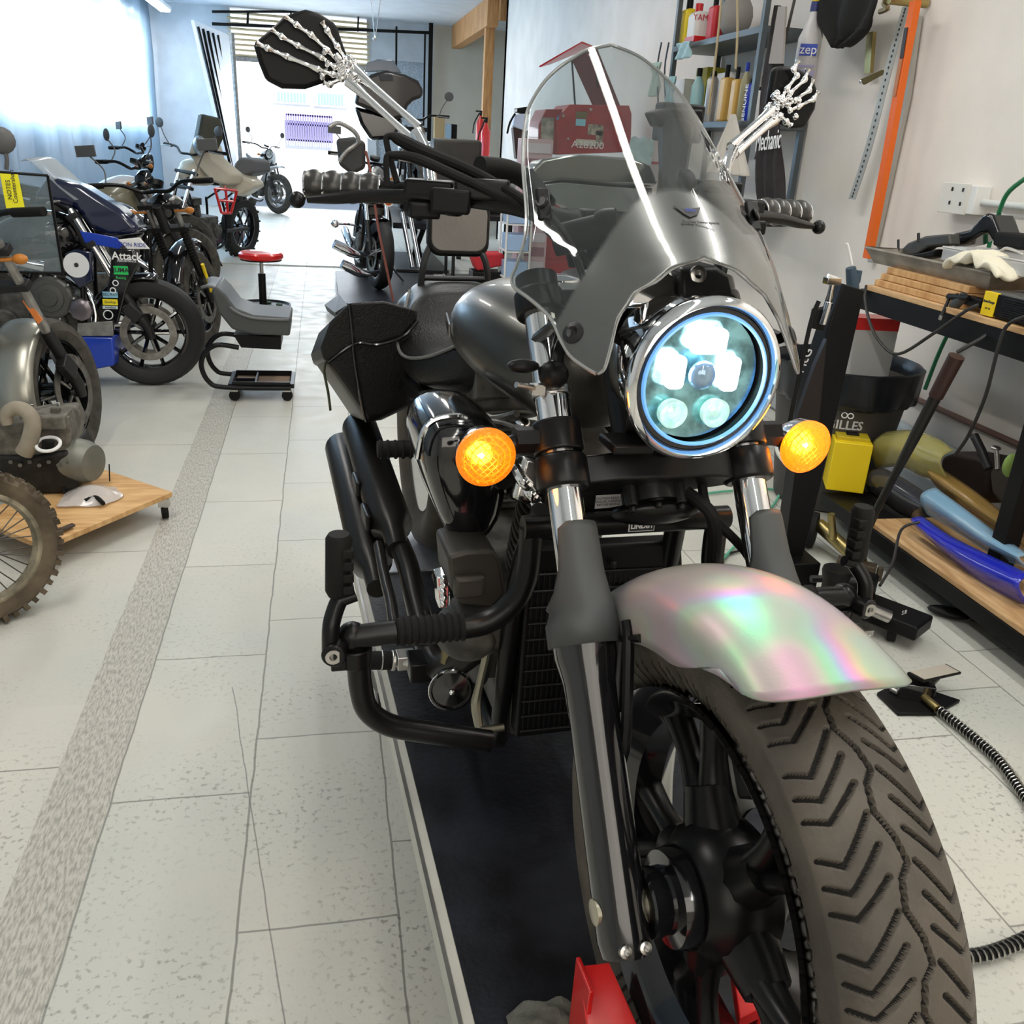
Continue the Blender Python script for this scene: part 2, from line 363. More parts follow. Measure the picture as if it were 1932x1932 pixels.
# folded sliding gate beside the doorway
gt = thing('folding_gate', (-1.9, 17.6, 0), 'white folding gate with dark vertical slots beside the bright doorway', 'gate')
G().prism([W(366, 38, Y=16.8), W(432, 66, Y=18.6), W(457, 392, Y=18.6), W(452, 402, Y=16.8)], (-.05, 0, 0)).out('panel', mat('gate_white', (.75, .8, .86), .5), gt)
for i in range(5):
    f = i/5
    A = W(371+f*47, 50+f*20, Y=16.75+f*1.4); B = W(452+f*4, 398-f*6, Y=16.75+f*1.4)
    G().tube([A+V((.02, 0, 0)), B+V((.02, 0, 0))], .022, 4).out('slat', BPL, gt)
G().tube([W(437, 62, Y=18.75), W(459, 388, Y=18.75)], .05, 6).out('track', ALU, gt)
# chain hanging at the grille
ch = thing('hoist_chain', W(706, 60, Y=14), 'pair of thin chains hanging from the ceiling above the fairing motorcycle', 'chain')
G().tube([W(700, 0, Y=14), W(707, 70, Y=14)], .008, 6).tube([W(718, 0, Y=14), W(708, 70, Y=14)], .008, 6).ell(W(707, 72, Y=14), .03).out('chain', STL, ch)
# building across the yard
YO = 46.
bd = thing('building', (-3, YO, 0), 'white building across the sunny yard with a barred gate and blue shuttered windows', 'building')
G().bb(-14, 12, YO, YO+.5, -.02, 9).out('wall', mat('sunlit_white_wall', (.8, .82, .84), .8), bd)
def yo(px0, py0, px1, py1): a = W(px0, py0, Y=YO); b = W(px1, py1, Y=YO); return min(a.x, b.x), max(a.x, b.x), min(a.z, b.z), max(a.z, b.z)
BLW = mat('pale_blue_window', (.30, .52, .75), .4); LAV = mat('lavender_bars', (.25, .22, .5), .5)
for k, (a0, b0, a1, b1) in enumerate(((515, 168, 585, 198), (592, 170, 655, 204))):
    x0, x1, z0, z1 = yo(a0, b0, a1, b1); wn = G().bb(x0, x1, YO-.08, YO+.02, z0, z1).out('window', mat('window_frame_white', (.75, .8, .85), .5), bd)
    g = G()
    for i in range(9): xx = x0+(x1-x0)*(.15+.7*i/8); g.bb(xx-.05, xx+.05, YO-.12, YO-.08, z0+.1, z1-.1)
    g.out('pane', BLW, wn)
x0, x1, z0, z1 = yo(540, 214, 627, 270)
gg = G().bb(x0, x1, YO-.3, YO-.24, z1-.08, z1).bb(x0, x1, YO-.3, YO-.24, (z0+z1)/2+.1, (z0+z1)/2+.18).bb(x0, x1, YO-.3, YO-.24, z0, z0+.08)
for i in range(20): xx = x0+(x1-x0)*i/19; gg.bb(xx-.03, xx+.03, YO-.3, YO-.24, z0, z1)
gg.out('barred_gate', LAV, bd)
# skirting pipes and rail on the right wall
def wx(px, py, X=XR): return W(px, py, X=X)
struct(G().bb(XR-.03, XR, 1.0, 5.2, .02, .10), 'baseboard_right', mat('grey_skirting', (.42, .45, .46), .5))
a = wx(1760, 792); b = wx(1932, 878)
tag(G().tube([(XR-.03, 6.0, .28), (XR-.03, 1.6, .28)], .028, 12).out('wall_pipe', mat('pale_blue_pipe', (.58, .66, .70), .4)), 'pale blue-grey pipe running low along the right wall under the bench', 'pipe')
tag(G().tube([(XR-.02, 6.0, .43), (XR-.02, 1.9, .43)], .014, 8).out('wall_pipe', mat('rusty_brown_pipe', (.16, .09, .07), .6)), 'thin rusty brown pipe running along the right wall above the blue-grey pipe', 'pipe')
# ------------------------------------------------------------------ lift and wheel chock
LB = Fr((FB.o.x, FB.o.y, 0), .066); LZ = FB.o.z
lA = W(651, 998, Z=LZ); lB = W(908, 1932, Z=LZ)
lift = thing('motorcycle_lift', (lA.x+.3, 1.2, 0), 'long low black-topped motorcycle lift with pale grey side skirt under the headlit motorcycle', 'lift')
rA = (lA-LB.o).dot(LB.r); hA = (lA-LB.o).dot(LB.h); rB = rA-.66
rD = rA; BLT = mat('scuffed_black_deck', (.004, .0045, .006), .42, spec=.3, col2=(.016, .018, .025), vsc=9, bump=.3, bsc=90)
G(LB).box(((.62+hA)/2, (rA+rB)/2, LZ-.012), .62-hA, rA-rB-.012, .02).out('deck', BLT, lift)
SKT = mat('pale_skirt_paint', (.50, .50, .45), .5, var=.08)
for rr in (rA, rB+.02): G(LB).box(((.62+hA)/2, rr-.01, LZ-.026), .62-hA, .02, .05).out('side_skirt', SKT, lift, bev=.002)
G(LB).box((hA+.01, (rA+rB)/2, LZ-.026), .02, rA-rB, .05).out('end_skirt', SKT, lift, bev=.002)
G(LB).box(((.62+hA)/2, rA-.001, LZ+.0015), .62-hA, .006, .003).out('edge_trim', STL, lift)
G(LB).box((hA+.16, (rA+rB)/2, LZ-.001), .28, rA-rB-.03, .006).out('end_plate', mat('worn_steel_plate', (.42, .44, .48), .4, .6, var=.2), lift)
for hh in (.2, -1.2):
    for k, rr in enumerate((rA-.06, rB+.06)):
        g = G(LB); g.box((hh, rr, (LZ-.09)/2+.01), .62, .03, .045, (1, 0, .42), (0, 1, 0)).box((hh, rr-.03*(1-2*k), (LZ-.09)/2+.01), .62, .03, .045, (1, 0, -.42), (0, 1, 0)).cyl((hh, rr-.035, (LZ-.09)/2+.01), (hh, rr+.035, (LZ-.09)/2+.01), .02)
        g.out('scissor_leg', DGY, lift)
G(LB).box((-.5, (rA+rB)/2, .02), 1.9, .5, .04).out('base_frame', DGY, lift)

# red front wheel chock
ck = thing('wheel_chock', FB((.30, .0, 0)), 'bright red steel wheel chock gripping the front tyre on the lift', 'chock')
def fb(x, y, **k): return FB.px(x, y, **k)
g = G(FB)
P = [fb(1092, 1822, u=.14), fb(1150, 1815, u=.14), fb(1215, 1960, u=.10), fb(1110, 1960, u=.10)]
for s in (1, -1):
    Q = [(p[0], abs(p[1])*s, p[2]) for p in P]
    pr = G(FB).prism(Q, (0, 0, -.02))
    pr.box((P[0][0]+.02, (abs(P[0][1])+.0)*s, .08), .05, .006, .14)
    pr.out('side_plate', RED, ck, bev=.002)
G(FB).box((.36, 0, .02), .34, .30, .04).out('base', RED, ck, bev=.003)
G(FB).prism([(.20, -.05, .04), (.42, -.05, .04), (.42, -.05, .22), (.36, -.05, .30)], (0, .10, 0)).out('wheel_stop', RED, ck, bev=.003)
# grey rag
g = G(); c = W(1045, 1925, Z=LZ+.05); rs = []
for i in range(9):
    rs.append([c+V((-.05+.10*i/8, -.055+.11*j/8, .035*(1-((i-4)/4)**2)*(1-((j-4)/4)**2*.6)+.012*sin(i*1.7+j*2.1)-.045)) for j in range(9)])
g.loft(rs, False, False); tag(g.out('rag', mat('grey_cloth', (.16, .155, .13), .95, var=.3, vsc=30, bump=.6, bsc=200), solid=.004, sub=1), 'crumpled grey-brown rag lying on the lift beside the red chock', 'rag')

# ------------------------------------------------------------------ main motorcycle
bike = thing('motorcycle', FB((-.7, 0, 0)), 'black and grey cruiser motorcycle with lit round headlight and skeleton-hand mirrors on the lift', 'motorcycle')
RK = .6251; SR, CR = sin(RK), cos(RK)
def fk(d, r, o=0.): return (-d*SR+o*CR, r, d*CR+o*SR)          # point on the fork line
def f_(x, y, **k): return FF.px(x, y, **k)
# tyre with carved grooves
def tyre(Fm, name, Rt, hw, Rb, parent, grooves=True, ns=1080, nw=108, mt=TYR):
    import numpy as np
    prof = []
    for j in range(nw+1):
        t = -1+2*j/nw; a = t*1.9
        # crown arc then sidewall
        if abs(t) < .74:
            q = t/.74*1.22; y = hw*sin(q)/sin(1.22)*.97; r = Rt-(1-cos(q))*hw*.62
        else:
            k = (abs(t)-.74)/.26; y = hw*(.97+.03*sin(pi*k)-.36*k*k)*(1 if t > 0 else -1); r = (Rt-(1-cos(1.22))*hw*.62)*(1-k)+Rb*k
        prof.append((y, r))
    A = np.array([[(y, r) for y, r in prof]]*ns, float)
    ang = np.arange(ns)*2*pi/ns
    dep = np.zeros((ns, nw+1)); per = R(13.7)
    if grooves:
        S_ = ang[:, None]*Rt; Y_ = np.array([p[0] for p in prof])[None, :]*np.ones((ns, 1)); PL = per*Rt
        segs = []
        zz = [(0, .008), (.30, .004), (.45, -.006), (.72, -.002), (1.0, .008)]
        for i in range(4): segs.append(((zz[i][0]*PL, zz[i][1]), (zz[i+1][0]*PL, zz[i+1][1]), .0017))
        for sg, of in ((1, 0), (-1, .45)):
            for o2, ln in ((0, 1.), (.34, .75), (.67, .9)):
                a0 = (of+o2)*PL
                segs.append(((a0, sg*.014), (a0-.036*ln, sg*.044), .0018)); segs.append(((a0-.036*ln, sg*.044), (a0-.028*ln, sg*.059), .0016))
        for (s0, y0), (s1, y1), hwid in segs:
            for k in (-1, 0, 1):
                ds, dy = s1-s0, y1-y0; L2 = ds*ds+dy*dy
                Sm = np.mod(S_, PL)-k*PL
                t = np.clip(((Sm-s0)*ds+(Y_-y0)*dy)/L2, 0, 1); d = np.hypot(Sm-s0-t*ds, Y_-y0-t*dy)
                dep = np.maximum(dep, .005*np.clip((hwid+.0012-d)/.0012, 0, 1))
    g = G(Fm); rings = []
    for i in range(ns):
        ca, sa = cos(ang[i]), sin(ang[i]); rings.append([Fm((ca*(r-dep[i, j]), y, sa*(r-dep[i, j]))) for j, (y, r) in enumerate(prof)])
    g.rings(rings, False, False, True)
    g.bm.faces.ensure_lookup_table()
    for i, f in enumerate(g.bm.faces):
        a, b = divmod(i, nw)
        if dep[a, b]+dep[(a+1) % ns, b]+dep[a, b+1]+dep[(a+1) % ns, b+1] > .014: f.material_index = 1
    return g.out(name, [mt, mat('groove_rubber', (.008, .007, .006), .9)], parent, ang=50)
tyre(FF, 'front_tyre', .3124, .066, .224, bike, True, 1800, 150)
# wheel: rim, hub, five split spokes
g = G(FF).lathe((0, 0, 0), (0, 1, 0), [(-.050, .212), (-.056, .2225), (-.050, .2225), (-.044, .214), (-.02, .198), (.02, .198), (.044, .214), (.050, .2225), (.056, .2225), (.050, .212), (.040, .205), (.018, .186), (-.018, .186), (-.040, .205), (-.050, .212)], 256, cap=False)
g.out('front_rim', BGL, bike, ang=30)
g = G(FF).lathe((0, 0, 0), (0, 1, 0), [(-.075, .03), (-.075, .042), (-.05, .05), (-.03, .072), (.03, .072), (.045, .055), (.05, .05)], 40)
for k in range(5):
    a = R(53+72*k)
    for s in (-1, 1):
        pts = [(cos(a)*.05, 0, sin(a)*.05)]
        for q, da in ((.10, .10), (.145, .17), (.192, .26)): pts.append((cos(a+s*da*.8)*q, s*.004, sin(a+s*da*.8)*q))
        g.tube(pts, [.030, .021, .016, .019], 10, 4, flat=.75)
    g.tube([(cos(a)*.05, 0, sin(a)*.05), (cos(a)*.11, 0, sin(a)*.11)], [.036, .026], 10)
g.out('front_wheel_spokes', BLK, bike, ang=50)
g = G(FF).lathe((0, .05, 0), (0, 1, 0), [(0, .052), (.002, .055), (.004, .055), (.02, .050), (.022, .036), (.045, .036), (.047, .033), (.046, .02)], 40)
hc = g.out('hub_cover', BGL, bike, ang=30)
G(FF).lathe((0, .095, 0), (0, 1, 0), [(0, .012), (0, .021), (.004, .024), (.007, .019), (.010, .022), (.013, .018), (.013, .010)], 28).out('axle_spacer', mat('pale_brass_steel', (.55, .52, .42), .25, 1), hc)
g = G(FF).lathe((0, -.066, 0), (0, 1, 0), [(0, .075), (0, .148), (.005, .148), (.005, .075)], 60, cap=False)
g.rings([], False) if False else None
g.out('brake_disc', STL, bike)
G(FF).box((-.09, -.085, .11), .085, .05, .13, (.8, 0, .6), (0, 1, 0)).ell((-.09, -.10, .11), .035, .03, .05).out('brake_caliper', BLK, bike, bev=.01)
for s, nm in ((1, ''), (-1, '')):
    r = .1221*s
    g = G(FF)
    P = [fk(-.048, r), fk(-.046, r), fk(-.03, r), fk(.05, r), fk(.18, r), fk(.235, r), fk(.262, r), fk(.285, r)]
    g.tube(P, [.010, .026, .029, .0285, .0275, .030, .036, .037], 28)
    g.box(fk(0, .094*s), .05, .05, .03, (0, 1, 0), (1, 0, 0)) if s < 0 else g.cyl(fk(0, .10), fk(0, .122), .012)
    sl = g.out('fork_slider', BGL, bike, ang=30)
    G(FF).lathe(fk(0, .122*s+.0262*s), (0, s, 0), [(-.004, .0135), (.0035, .0135), (.0045, .010)], 24).out('axle_cap', mat('pale_axle_metal', (.45, .42, .33), .35, .9), sl)
    for k in (-1, 1):
        g = G(FF).lathe(fk(-.036, r+k*.011, .024), (CR, 0, SR), [(0, .0065), (.006, .0065), (.007, .0035), (.003, .0034)], 14)
        g.out('pinch_bolt', STL, sl)
    # matte guard around the tube
    g = G(FF)
    ring = lambda d, rr, a0, a1, n=18: [FF(V(fk(d, r))+(V((CR, 0, SR))*cos(a)+V((0, 1, 0))*sin(a))*rr for a in [0])][:0]
    rs = []
    for d, rr, hwid in ((.275, .0395, pi), (.300, .0395, pi), (.318, .037, pi*.8), (.335, .034, 1.75), (.36, .031, 1.5), (.405, .030, 1.35), (.412, .029, 1.0)):
        rs.append([FF(V(fk(d, r))+(V((CR, 0, SR))*cos(a)+V((0, 1, 0))*sin(a))*rr) for a in [(-1+2*i/24)*hwid-(.55 if d > .3 else 0) for i in range(25)]])
    g.rings(rs, False, False); g.out('fork_guard', mat('matte_fork_guard', (.065, .07, .07), .55, .3, var=.08), bike, solid=.004, ang=60)
    G(FF).cyl(fk(.26, r), fk(.715, r), .0205, n=32).out('fork_tube', CHR, bike)
    G(FF).lathe(fk(.703, r), (-SR, 0, CR), [(0, .026), (.02, .026), (.024, .014)], 24).out('fork_cap', BLK, bike)
# clamps
g = G(FF)
for s in (1, -1):
    g.lathe(fk(.455, .1221*s), (-SR, 0, CR), [(0, .029), (.004, .0315), (.036, .0315), (.040, .029)], 32)
P = [fk(.458, .118, .006), fk(.458, .06, .024), fk(.458, -.06, .024), fk(.458, -.118, .006), fk(.458, -.118, -.02), fk(.458, -.05, -.05), fk(.458, .05, -.05), fk(.458, .118, -.02)]
g.prism(P, tuple(V(fk(.492, 0))-V(fk(.458, 0)))); g.out('lower_fork_clamp', BLK, bike, bev=.003)
for s in (1, -1): G(FF).lathe(fk(.498, .1221*s), (-SR, 0, CR), [(0, .028), (.002, .030), (.036, .030), (.038, .028)], 32).out('turn_signal_clamp', BLK, bike, bev=.002)
g = G(FF)
for s in (1, -1): g.lathe(fk(.672, .1221*s), (-SR, 0, CR), [(0, .030), (.032, .030)], 32)
P = [fk(.674, .118, .02), fk(.674, -.118, .02), fk(.674, -.118, -.02), fk(.674, -.04, -.05), fk(.674, .04, -.05), fk(.674, .118, -.02)]
g.prism(P, tuple(V(fk(.70, 0))-V(fk(.674, 0)))); g.out('upper_fork_clamp', BLK, bike, bev=.004)
G(FF).cyl(fk(.44, 0, -.03), fk(.69, 0, -.03), .035).out('steering_head', BLK, bike)
# underside bits below the clamp
g = G(FF)
for x, d in ((.035, .446), (-.03, .446), (.0, .45)): g.cyl(fk(.462, x, -.01), fk(d-.012, x, -.01), .008, n=10).cyl(fk(d-.012, x, -.01), fk(d-.020, x, -.01), .005, n=8)
g.ell(fk(.432, -.01, -.04), .03, .06, .016, (CR, 0, SR), (0, 1, 0)); g.out('brake_line_block', BLK, bike, bev=.002)
# fender
g = G(FF); rs = []
RAINBOW = mat('silver_rainbow_sheen', (.33, .31, .295), .38, 0, coat=.0, film=470, ior=1.9, spec=.8, bump=.03, bsc=300)  # silver paint; rainbow reflection imitated by a film of noise-varied thickness
def fender(Fm, a0, a1, R0, name, mt, hw=.083, n=40, endtaper=.16):
    g = G(Fm); rs = []
    for i in range(n+1):
        f = i/n; a = R(a0+(a1-a0)*f); e = min(f/.34, (1-f)/endtaper); tp = sin(min(1, e)*pi/2); tw_ = max(tp, .85 if f < .5 else 0)
        drop = .040*(.15+.85*tp); row = []; rec = R(12)*max(0, 1-f/.5)
        for j in range(25):
            t = -1+2*j/24
            if abs(t) < .72: y = hw*sin(t/.72*pi/2*.94)*(.86+.14*tw_); r = R0-(1-cos(t/.72*pi/2*.94))*.040*(.75+.25*tp)
            else:
                k = (abs(t)-.72)/.28; y = (hw+.002*k)*(.86+.14*tw_)*(1 if t > 0 else -1); r = R0-.0376*(.75+.25*tp)-drop*k
            aa = a+rec*abs(t)**3
            row.append(Fm((cos(aa)*r, y, sin(aa)*r)))
        rs.append(row)
    g.rings(rs, False, False); return g.out(name, mt, bike, solid=.004, ang=60)
nt_ = RAINBOW.node_tree; tx_ = nt_.nodes.new('ShaderNodeTexNoise'); tx_.inputs['Scale'].default_value = 7.; tx_.inputs['Detail'].default_value = 1.
mr_ = nt_.nodes.new('ShaderNodeMapRange'); mr_.inputs[1].default_value = .35; mr_.inputs[2].default_value = .65; mr_.inputs[3].default_value = 380; mr_.inputs[4].default_value = 640
tc_ = nt_.nodes.new('ShaderNodeTexCoord'); nt_.links.new(tc_.outputs['Object'], tx_.inputs[0]); nt_.links.new(tx_.outputs[0], mr_.inputs[0]); nt_.links.new(mr_.outputs[0], nt_.nodes['Principled BSDF'].inputs['Thin Film Thickness'])
fd = fender(FF, 70, 143, .352, 'front_fender', RAINBOW)
for s in (1, -1):
    G(FF).tube([fk(.20, .10*s, .01), (-.145, .085*s, .235), (-.10, .083*s, .262)], .010, 10, flat=.5).tube([(-.135, .088*s, .265), (-.118, .090*s, .24), (-.085, .096*s, .135), (-.10, .10*s, .11)], .0065, 8, 4).out('fender_bracket', BLK, fd)
# headlight
hd = V((1, .0, -.06)).normalized(); HC = V((-.205, -.003, .513))
g = G(FF).lathe(tuple(HC), tuple(hd), [(-.15, .012), (-.145, .035), (-.12, .062), (-.08, .078), (-.03, .084), (-.006, .0855), (-.004, .080), (-.03, .079), (-.034, .001)], 64)
hl = g.out('headlight', CHR, bike, ang=30)
g = G(FF).lathe(tuple(HC), tuple(hd), [(-.012, .086), (-.008, .0905), (.002, .0915), (.008, .088), (.010, .0835), (.004, .080), (-.004, .079)], 72, cap=False); g.out('bezel', CHR, hl, ang=50)
G(FF).lathe(tuple(HC), tuple(hd), [(-.004, .080), (.001, .079), (.001, .074), (-.008, .0735), (-.03, .072)], 64, cap=False).out('inner_ring', BGL, hl, ang=30)
g = G(FF).lathe(tuple(HC), tuple(hd), [(.000, .0745), (.005, .0735), (.006, .0715), (.001, .070)], 64, cap=False); g.out('blue_ring', mat('blue_halo_ring', (.15, .38, .75), .2, coat=.5, em=(.2, .5, 1), es=.55), hl)
g = G(FF).lathe(tuple(HC), tuple(hd), [(-.018, .070), (-.022, .05), (-.026, .001)], 48, cap=False); g.out('reflector', mat('teal_reflector', (.22, .42, .45), .18, .85, var=.5, vsc=45), hl)
LED = mat('headlight_led', (1, 1, 1), .3, em=(.86, .95, 1), es=6.)
hu = V((0, 0, 1)); hu = (hu-hd*hu.dot(hd)).normalized(); hr = V((0, 1, 0))
def hp(x, y, z=0): return tuple(HC+hr*x+hu*y+hd*z)
def rrect(cx, cy, w_, h_, rd=.006, z0=-.02):
    P = []
    for k, (sx, sy) in enumerate(((1, 1), (-1, 1), (-1, -1), (1, -1))):
        for i in range(4): a = k*pi/2+i*pi/6; P.append(hp(cx+sx*(w_/2-rd)+rd*cos(a), cy+sy*(h_/2-rd)+rd*sin(a), z0))
    return P
for cx, cy, w_, h_ in ((-.004, .040, .040, .027), (.030, .006, .020, .036), (-.036, .004, .020, .038)):
    G(FF).prism(rrect(cx, cy, w_, h_), tuple(hd*.012)).out('light_element', LED, hl, bev=.002)
G(FF).ell(hp(0, .004, -.008), .0165, .0165, .011, tuple(hr), tuple(hu)).out('projector_lens', mat('projector_glass', (.35, .5, .65), .05, .4), hl)
for s in (1, -1):
    G(FF).lathe(hp(.026*s, -.040, -.02), tuple(hd), [(0, .015), (.012, .0165), (.012, .0145), (.004, .010), (.003, .001)], 24, cap=False).ell(hp(.026*s, -.040, -.014), .011, .011, .006, tuple(hr), tuple(hu)).out('lower_lens', mat('greenish_lens', (.5, .7, .62), .1, .6, em=(.6, 1, .9), es=.5, var=.5, vsc=60), hl)
g = G(FF); rs = []
for i in range(7):
    rr = .0785*sin(i/6*pi/2); zz = .012*cos(i/6*pi/2)-.000
    rs.append([FF(V(hp(rr*cos(a), rr*sin(a), zz))) for a in [2*pi*k/48 for k in range(48)]])
g.rings(rs, False); g.out('lens', GLS, hl, recalc=False)
G(FF).prism([hp(.05, -.085, -.07), hp(-.05, -.085, -.07), hp(-.03, -.11, -.11), hp(.03, -.11, -.11)], tuple(hu*.03)).tube([hp(0, -.07, -.07), fk(.49, 0, .02)], .016, 10).box(fk(.50, .05, .03), .05, .05, .012, (1, 0, 0), (0, 1, 0)).out('mount', BLK, hl, bev=.003)
lamp('headlight_beam', 'SPOT', FF(V(hp(0, .0, .03))), 1.6, (.85, .94, 1), (0, 0, 0), .05)
ho = bpy.data.objects['headlight_beam']; ho.rotation_euler = (FF(hp(0, 0, 1))-FF(hp(0, 0, 0))).to_track_quat('-Z', 'Y').to_euler(); ho.data.spot_size = R(110)
# turn signals
for s in (1, -1):
    c = V((-.289, .212*s, .404)); ax = V((1, -.0*s, -.05))
    g = G(FF).lathe(tuple(c), tuple(ax), [(-.045, .006), (-.04, .020), (-.022, .031), (-.004, .0345), (-.003, .033)], 36); ts = g.out('turn_signal', BGL if s > 0 else CHR, bike)
    g = G(FF).lathe(tuple(c), tuple(ax), [(-.004, .0345), (.002, .0350), (.005, .0325), (.009, .024), (.011, .012), (.0115, .0005)], 40, cap=False)
    g.out('lens', AMB, ts)
    g = G(FF)
    for q in (.012, .020, .027): g.torus(tuple(c+V((.0108-.0075*(q/.03)**2, 0, 0))), tuple(ax), q, .0008, 36, 5)
    for i in range(-4, 5):
        L_ = (.030**2-(i*.0065)**2)**.5
        for (ux, uz) in ((1, 1), (1, -1)):
            p = V((0, ux, uz)).normalized(); n_ = V((0, -uz, ux)).normalized()
            ps = [c+n_*i*.0065+p*t_*L_ for t_ in (-1, -.5, 0, .5, 1)]
            ps = [q+V((.0118-.0072*(((q-c).length)/.03)**2, 0, 0)) for q in ps]
            g.tube([tuple(q) for q in ps], .0006, 4)
    g.out('lens_ribs', mat('amber_ribs', (1, .42, .05), .25, em=(1, .3, .02), es=.8), ts)
    G(FF).ell(tuple(c+V((-.0, .008, .006))), .012, .013, .013).out('bulb', mat('amber_bulb', (1, .7, .2), .3, em=(1, .62, .12), es=22.), ts)
    G(FF).cyl(tuple(c-V((.02, 0, 0))), fk(.517, .148*s), .0115).cyl(fk(.517, .148*s), fk(.517, .175*s), .016, n=6).out('stalk', BLK, ts)
    lamp('signal_glow', 'POINT', FF(tuple(c+V((.03, 0, 0)))), .12, (1, .35, .05), size=.03)
# windscreen
def fu_(u): 
    T = ((.40, -.07), (.52, -.13), (.60, -.20), (.636, -.235), (.75, -.40), (.86, -.55), (.95, -.68))
    for (a, b), (c, d) in zip(T, T[1:]):
        if u <= c: return b+(d-b)*(u-a)/(c-a)
def smooth_f(u): return sum(fu_(u+k*.012)*wt for k, wt in ((-2, .1), (-1, .25), (0, .3), (1, .25), (2, .1)))
WO = [(.520, .122), (.524, .130), (.532, .140), (.545, .145), (.563, .150), (.577, .163), (.586, .174), (.596, .1745), (.609, .169), (.653, .153), (.72, .139), (.76, .126), (.78, .117), (.806, .098), (.825, .078), (.84, .056), (.852, .034), (.861, .001)]
WO = [(p.x, p.y) for p in spl([(a, b, 0) for a, b in WO], 5)]
WI = [(.520, .121), (.526, .115), (.544, .108), (.575, .096), (.601, .076), (.613, .056), (.627, .035), (.6365, .0), (.9, 0)]
def itp(T, u):
    if u <= T[0][0]: return T[0][1]
    for (a, b), (c, d) in zip(T, T[1:]):
        if u <= c: return b+(d-b)*(u-a)/(c-a)
    return T[-1][1]
g = G(FF); us = []
u = .520
while u < .861: us.append(u); u += .003
us.append(.8609)
uvs = {}
for s in (1, -1):
    cols = []
    for u in us:
        a, b = itp(WI, u), itp(WO, u)
        cols.append([(a+(b-a)*j/22)*s for j in range(23)])
    vv = []
    for u, row in zip(us, cols):
        l = []
        for r in row:
            v_ = g.bm.verts.new(FF((smooth_f(u)-5.2*r*r, r, u))); uvs[v_] = (r, u); l.append(v_)
        vv.append(l)
    for i in range(len(vv)-1):
        for j in range(22):
            f = g.face((vv[i][j], vv[i][j+1], vv[i+1][j+1], vv[i+1][j]))
uvl = g.bm.loops.layers.uv.new('ru')
for f in g.bm.faces:
    for l in f.loops: l[uvl].uv = uvs[l.vert]
def screen_mat():
    M = bpy.data.materials.new('windscreen'); M.use_nodes = True; nt = M.node_tree; N = nt.nodes; L = nt.links; b = N['Principled BSDF']
    b.inputs['Base Color'].default_value = (.13, .135, .13, 1); b.inputs['Roughness'].default_value = .27; b.inputs['Metallic'].default_value = .6; b.inputs['Coat Weight'].default_value = .6
    gl = N.new('ShaderNodeBsdfTransparent'); gl.inputs[0].default_value = (.83, .85, .84, 1); gs = N.new('ShaderNodeBsdfGlossy'); gs.inputs['Roughness'].default_value = .03
    fr = N.new('ShaderNodeLayerWeight'); fr.inputs[0].default_value = .5; mg = N.new('ShaderNodeMixShader')
    pw = N.new('ShaderNodeMath'); pw.operation = 'POWER'; pw.inputs[1].default_value = 4.; L.new(fr.outputs['Facing'], pw.inputs[0])
    mm = N.new('ShaderNodeMath'); mm.operation = 'MULTIPLY_ADD'; mm.inputs[1].default_value = .8; mm.inputs[2].default_value = .075; L.new(pw.outputs[0], mm.inputs[0]); L.new(mm.outputs[0], mg.inputs[0]); L.new(gl.outputs[0], mg.inputs[1]); L.new(gs.outputs[0], mg.inputs[2])
    uv = N.new('ShaderNodeUVMap'); uv.uv_map = 'ru'; sp = N.new('ShaderNodeSeparateXYZ'); L.new(uv.outputs[0], sp.inputs[0])
    ab = N.new('ShaderNodeMath'); ab.operation = 'ABSOLUTE'; L.new(sp.outputs[0], ab.inputs[0])
    def mt(op, a, c):
        n = N.new('ShaderNodeMath'); n.operation = op
        for i, x in enumerate((a, c)):
            if isinstance(x, (int, float)): n.inputs[i].default_value = x
            else: L.new(x, n.inputs[i])
        return n.outputs[0]
    # arch: edge at u = .697 - 7.0 * r^2 (softened)
    e = mt('SUBTRACT', .700, mt('MULTIPLY', mt('POWER', ab.outputs[0], 2.), 6.6)); d = mt('SUBTRACT', e, sp.outputs[1])
    mr = N.new('ShaderNodeMapRange'); mr.inputs[1].default_value = -.002; mr.inputs[2].default_value = .004; L.new(d, mr.inputs[0])
    fa = mt('MULTIPLY', mr.outputs[0], .93)
    mx = N.new('ShaderNodeMixShader'); L.new(fa, mx.inputs[0]); L.new(mg.outputs[0], mx.inputs[1]); L.new(b.outputs[0], mx.inputs[2]); L.new(mx.outputs[0], N['Material Output'].inputs[0])
    return M
ws = g.out('windscreen', screen_mat(), bike, solid=.0035, ang=70)
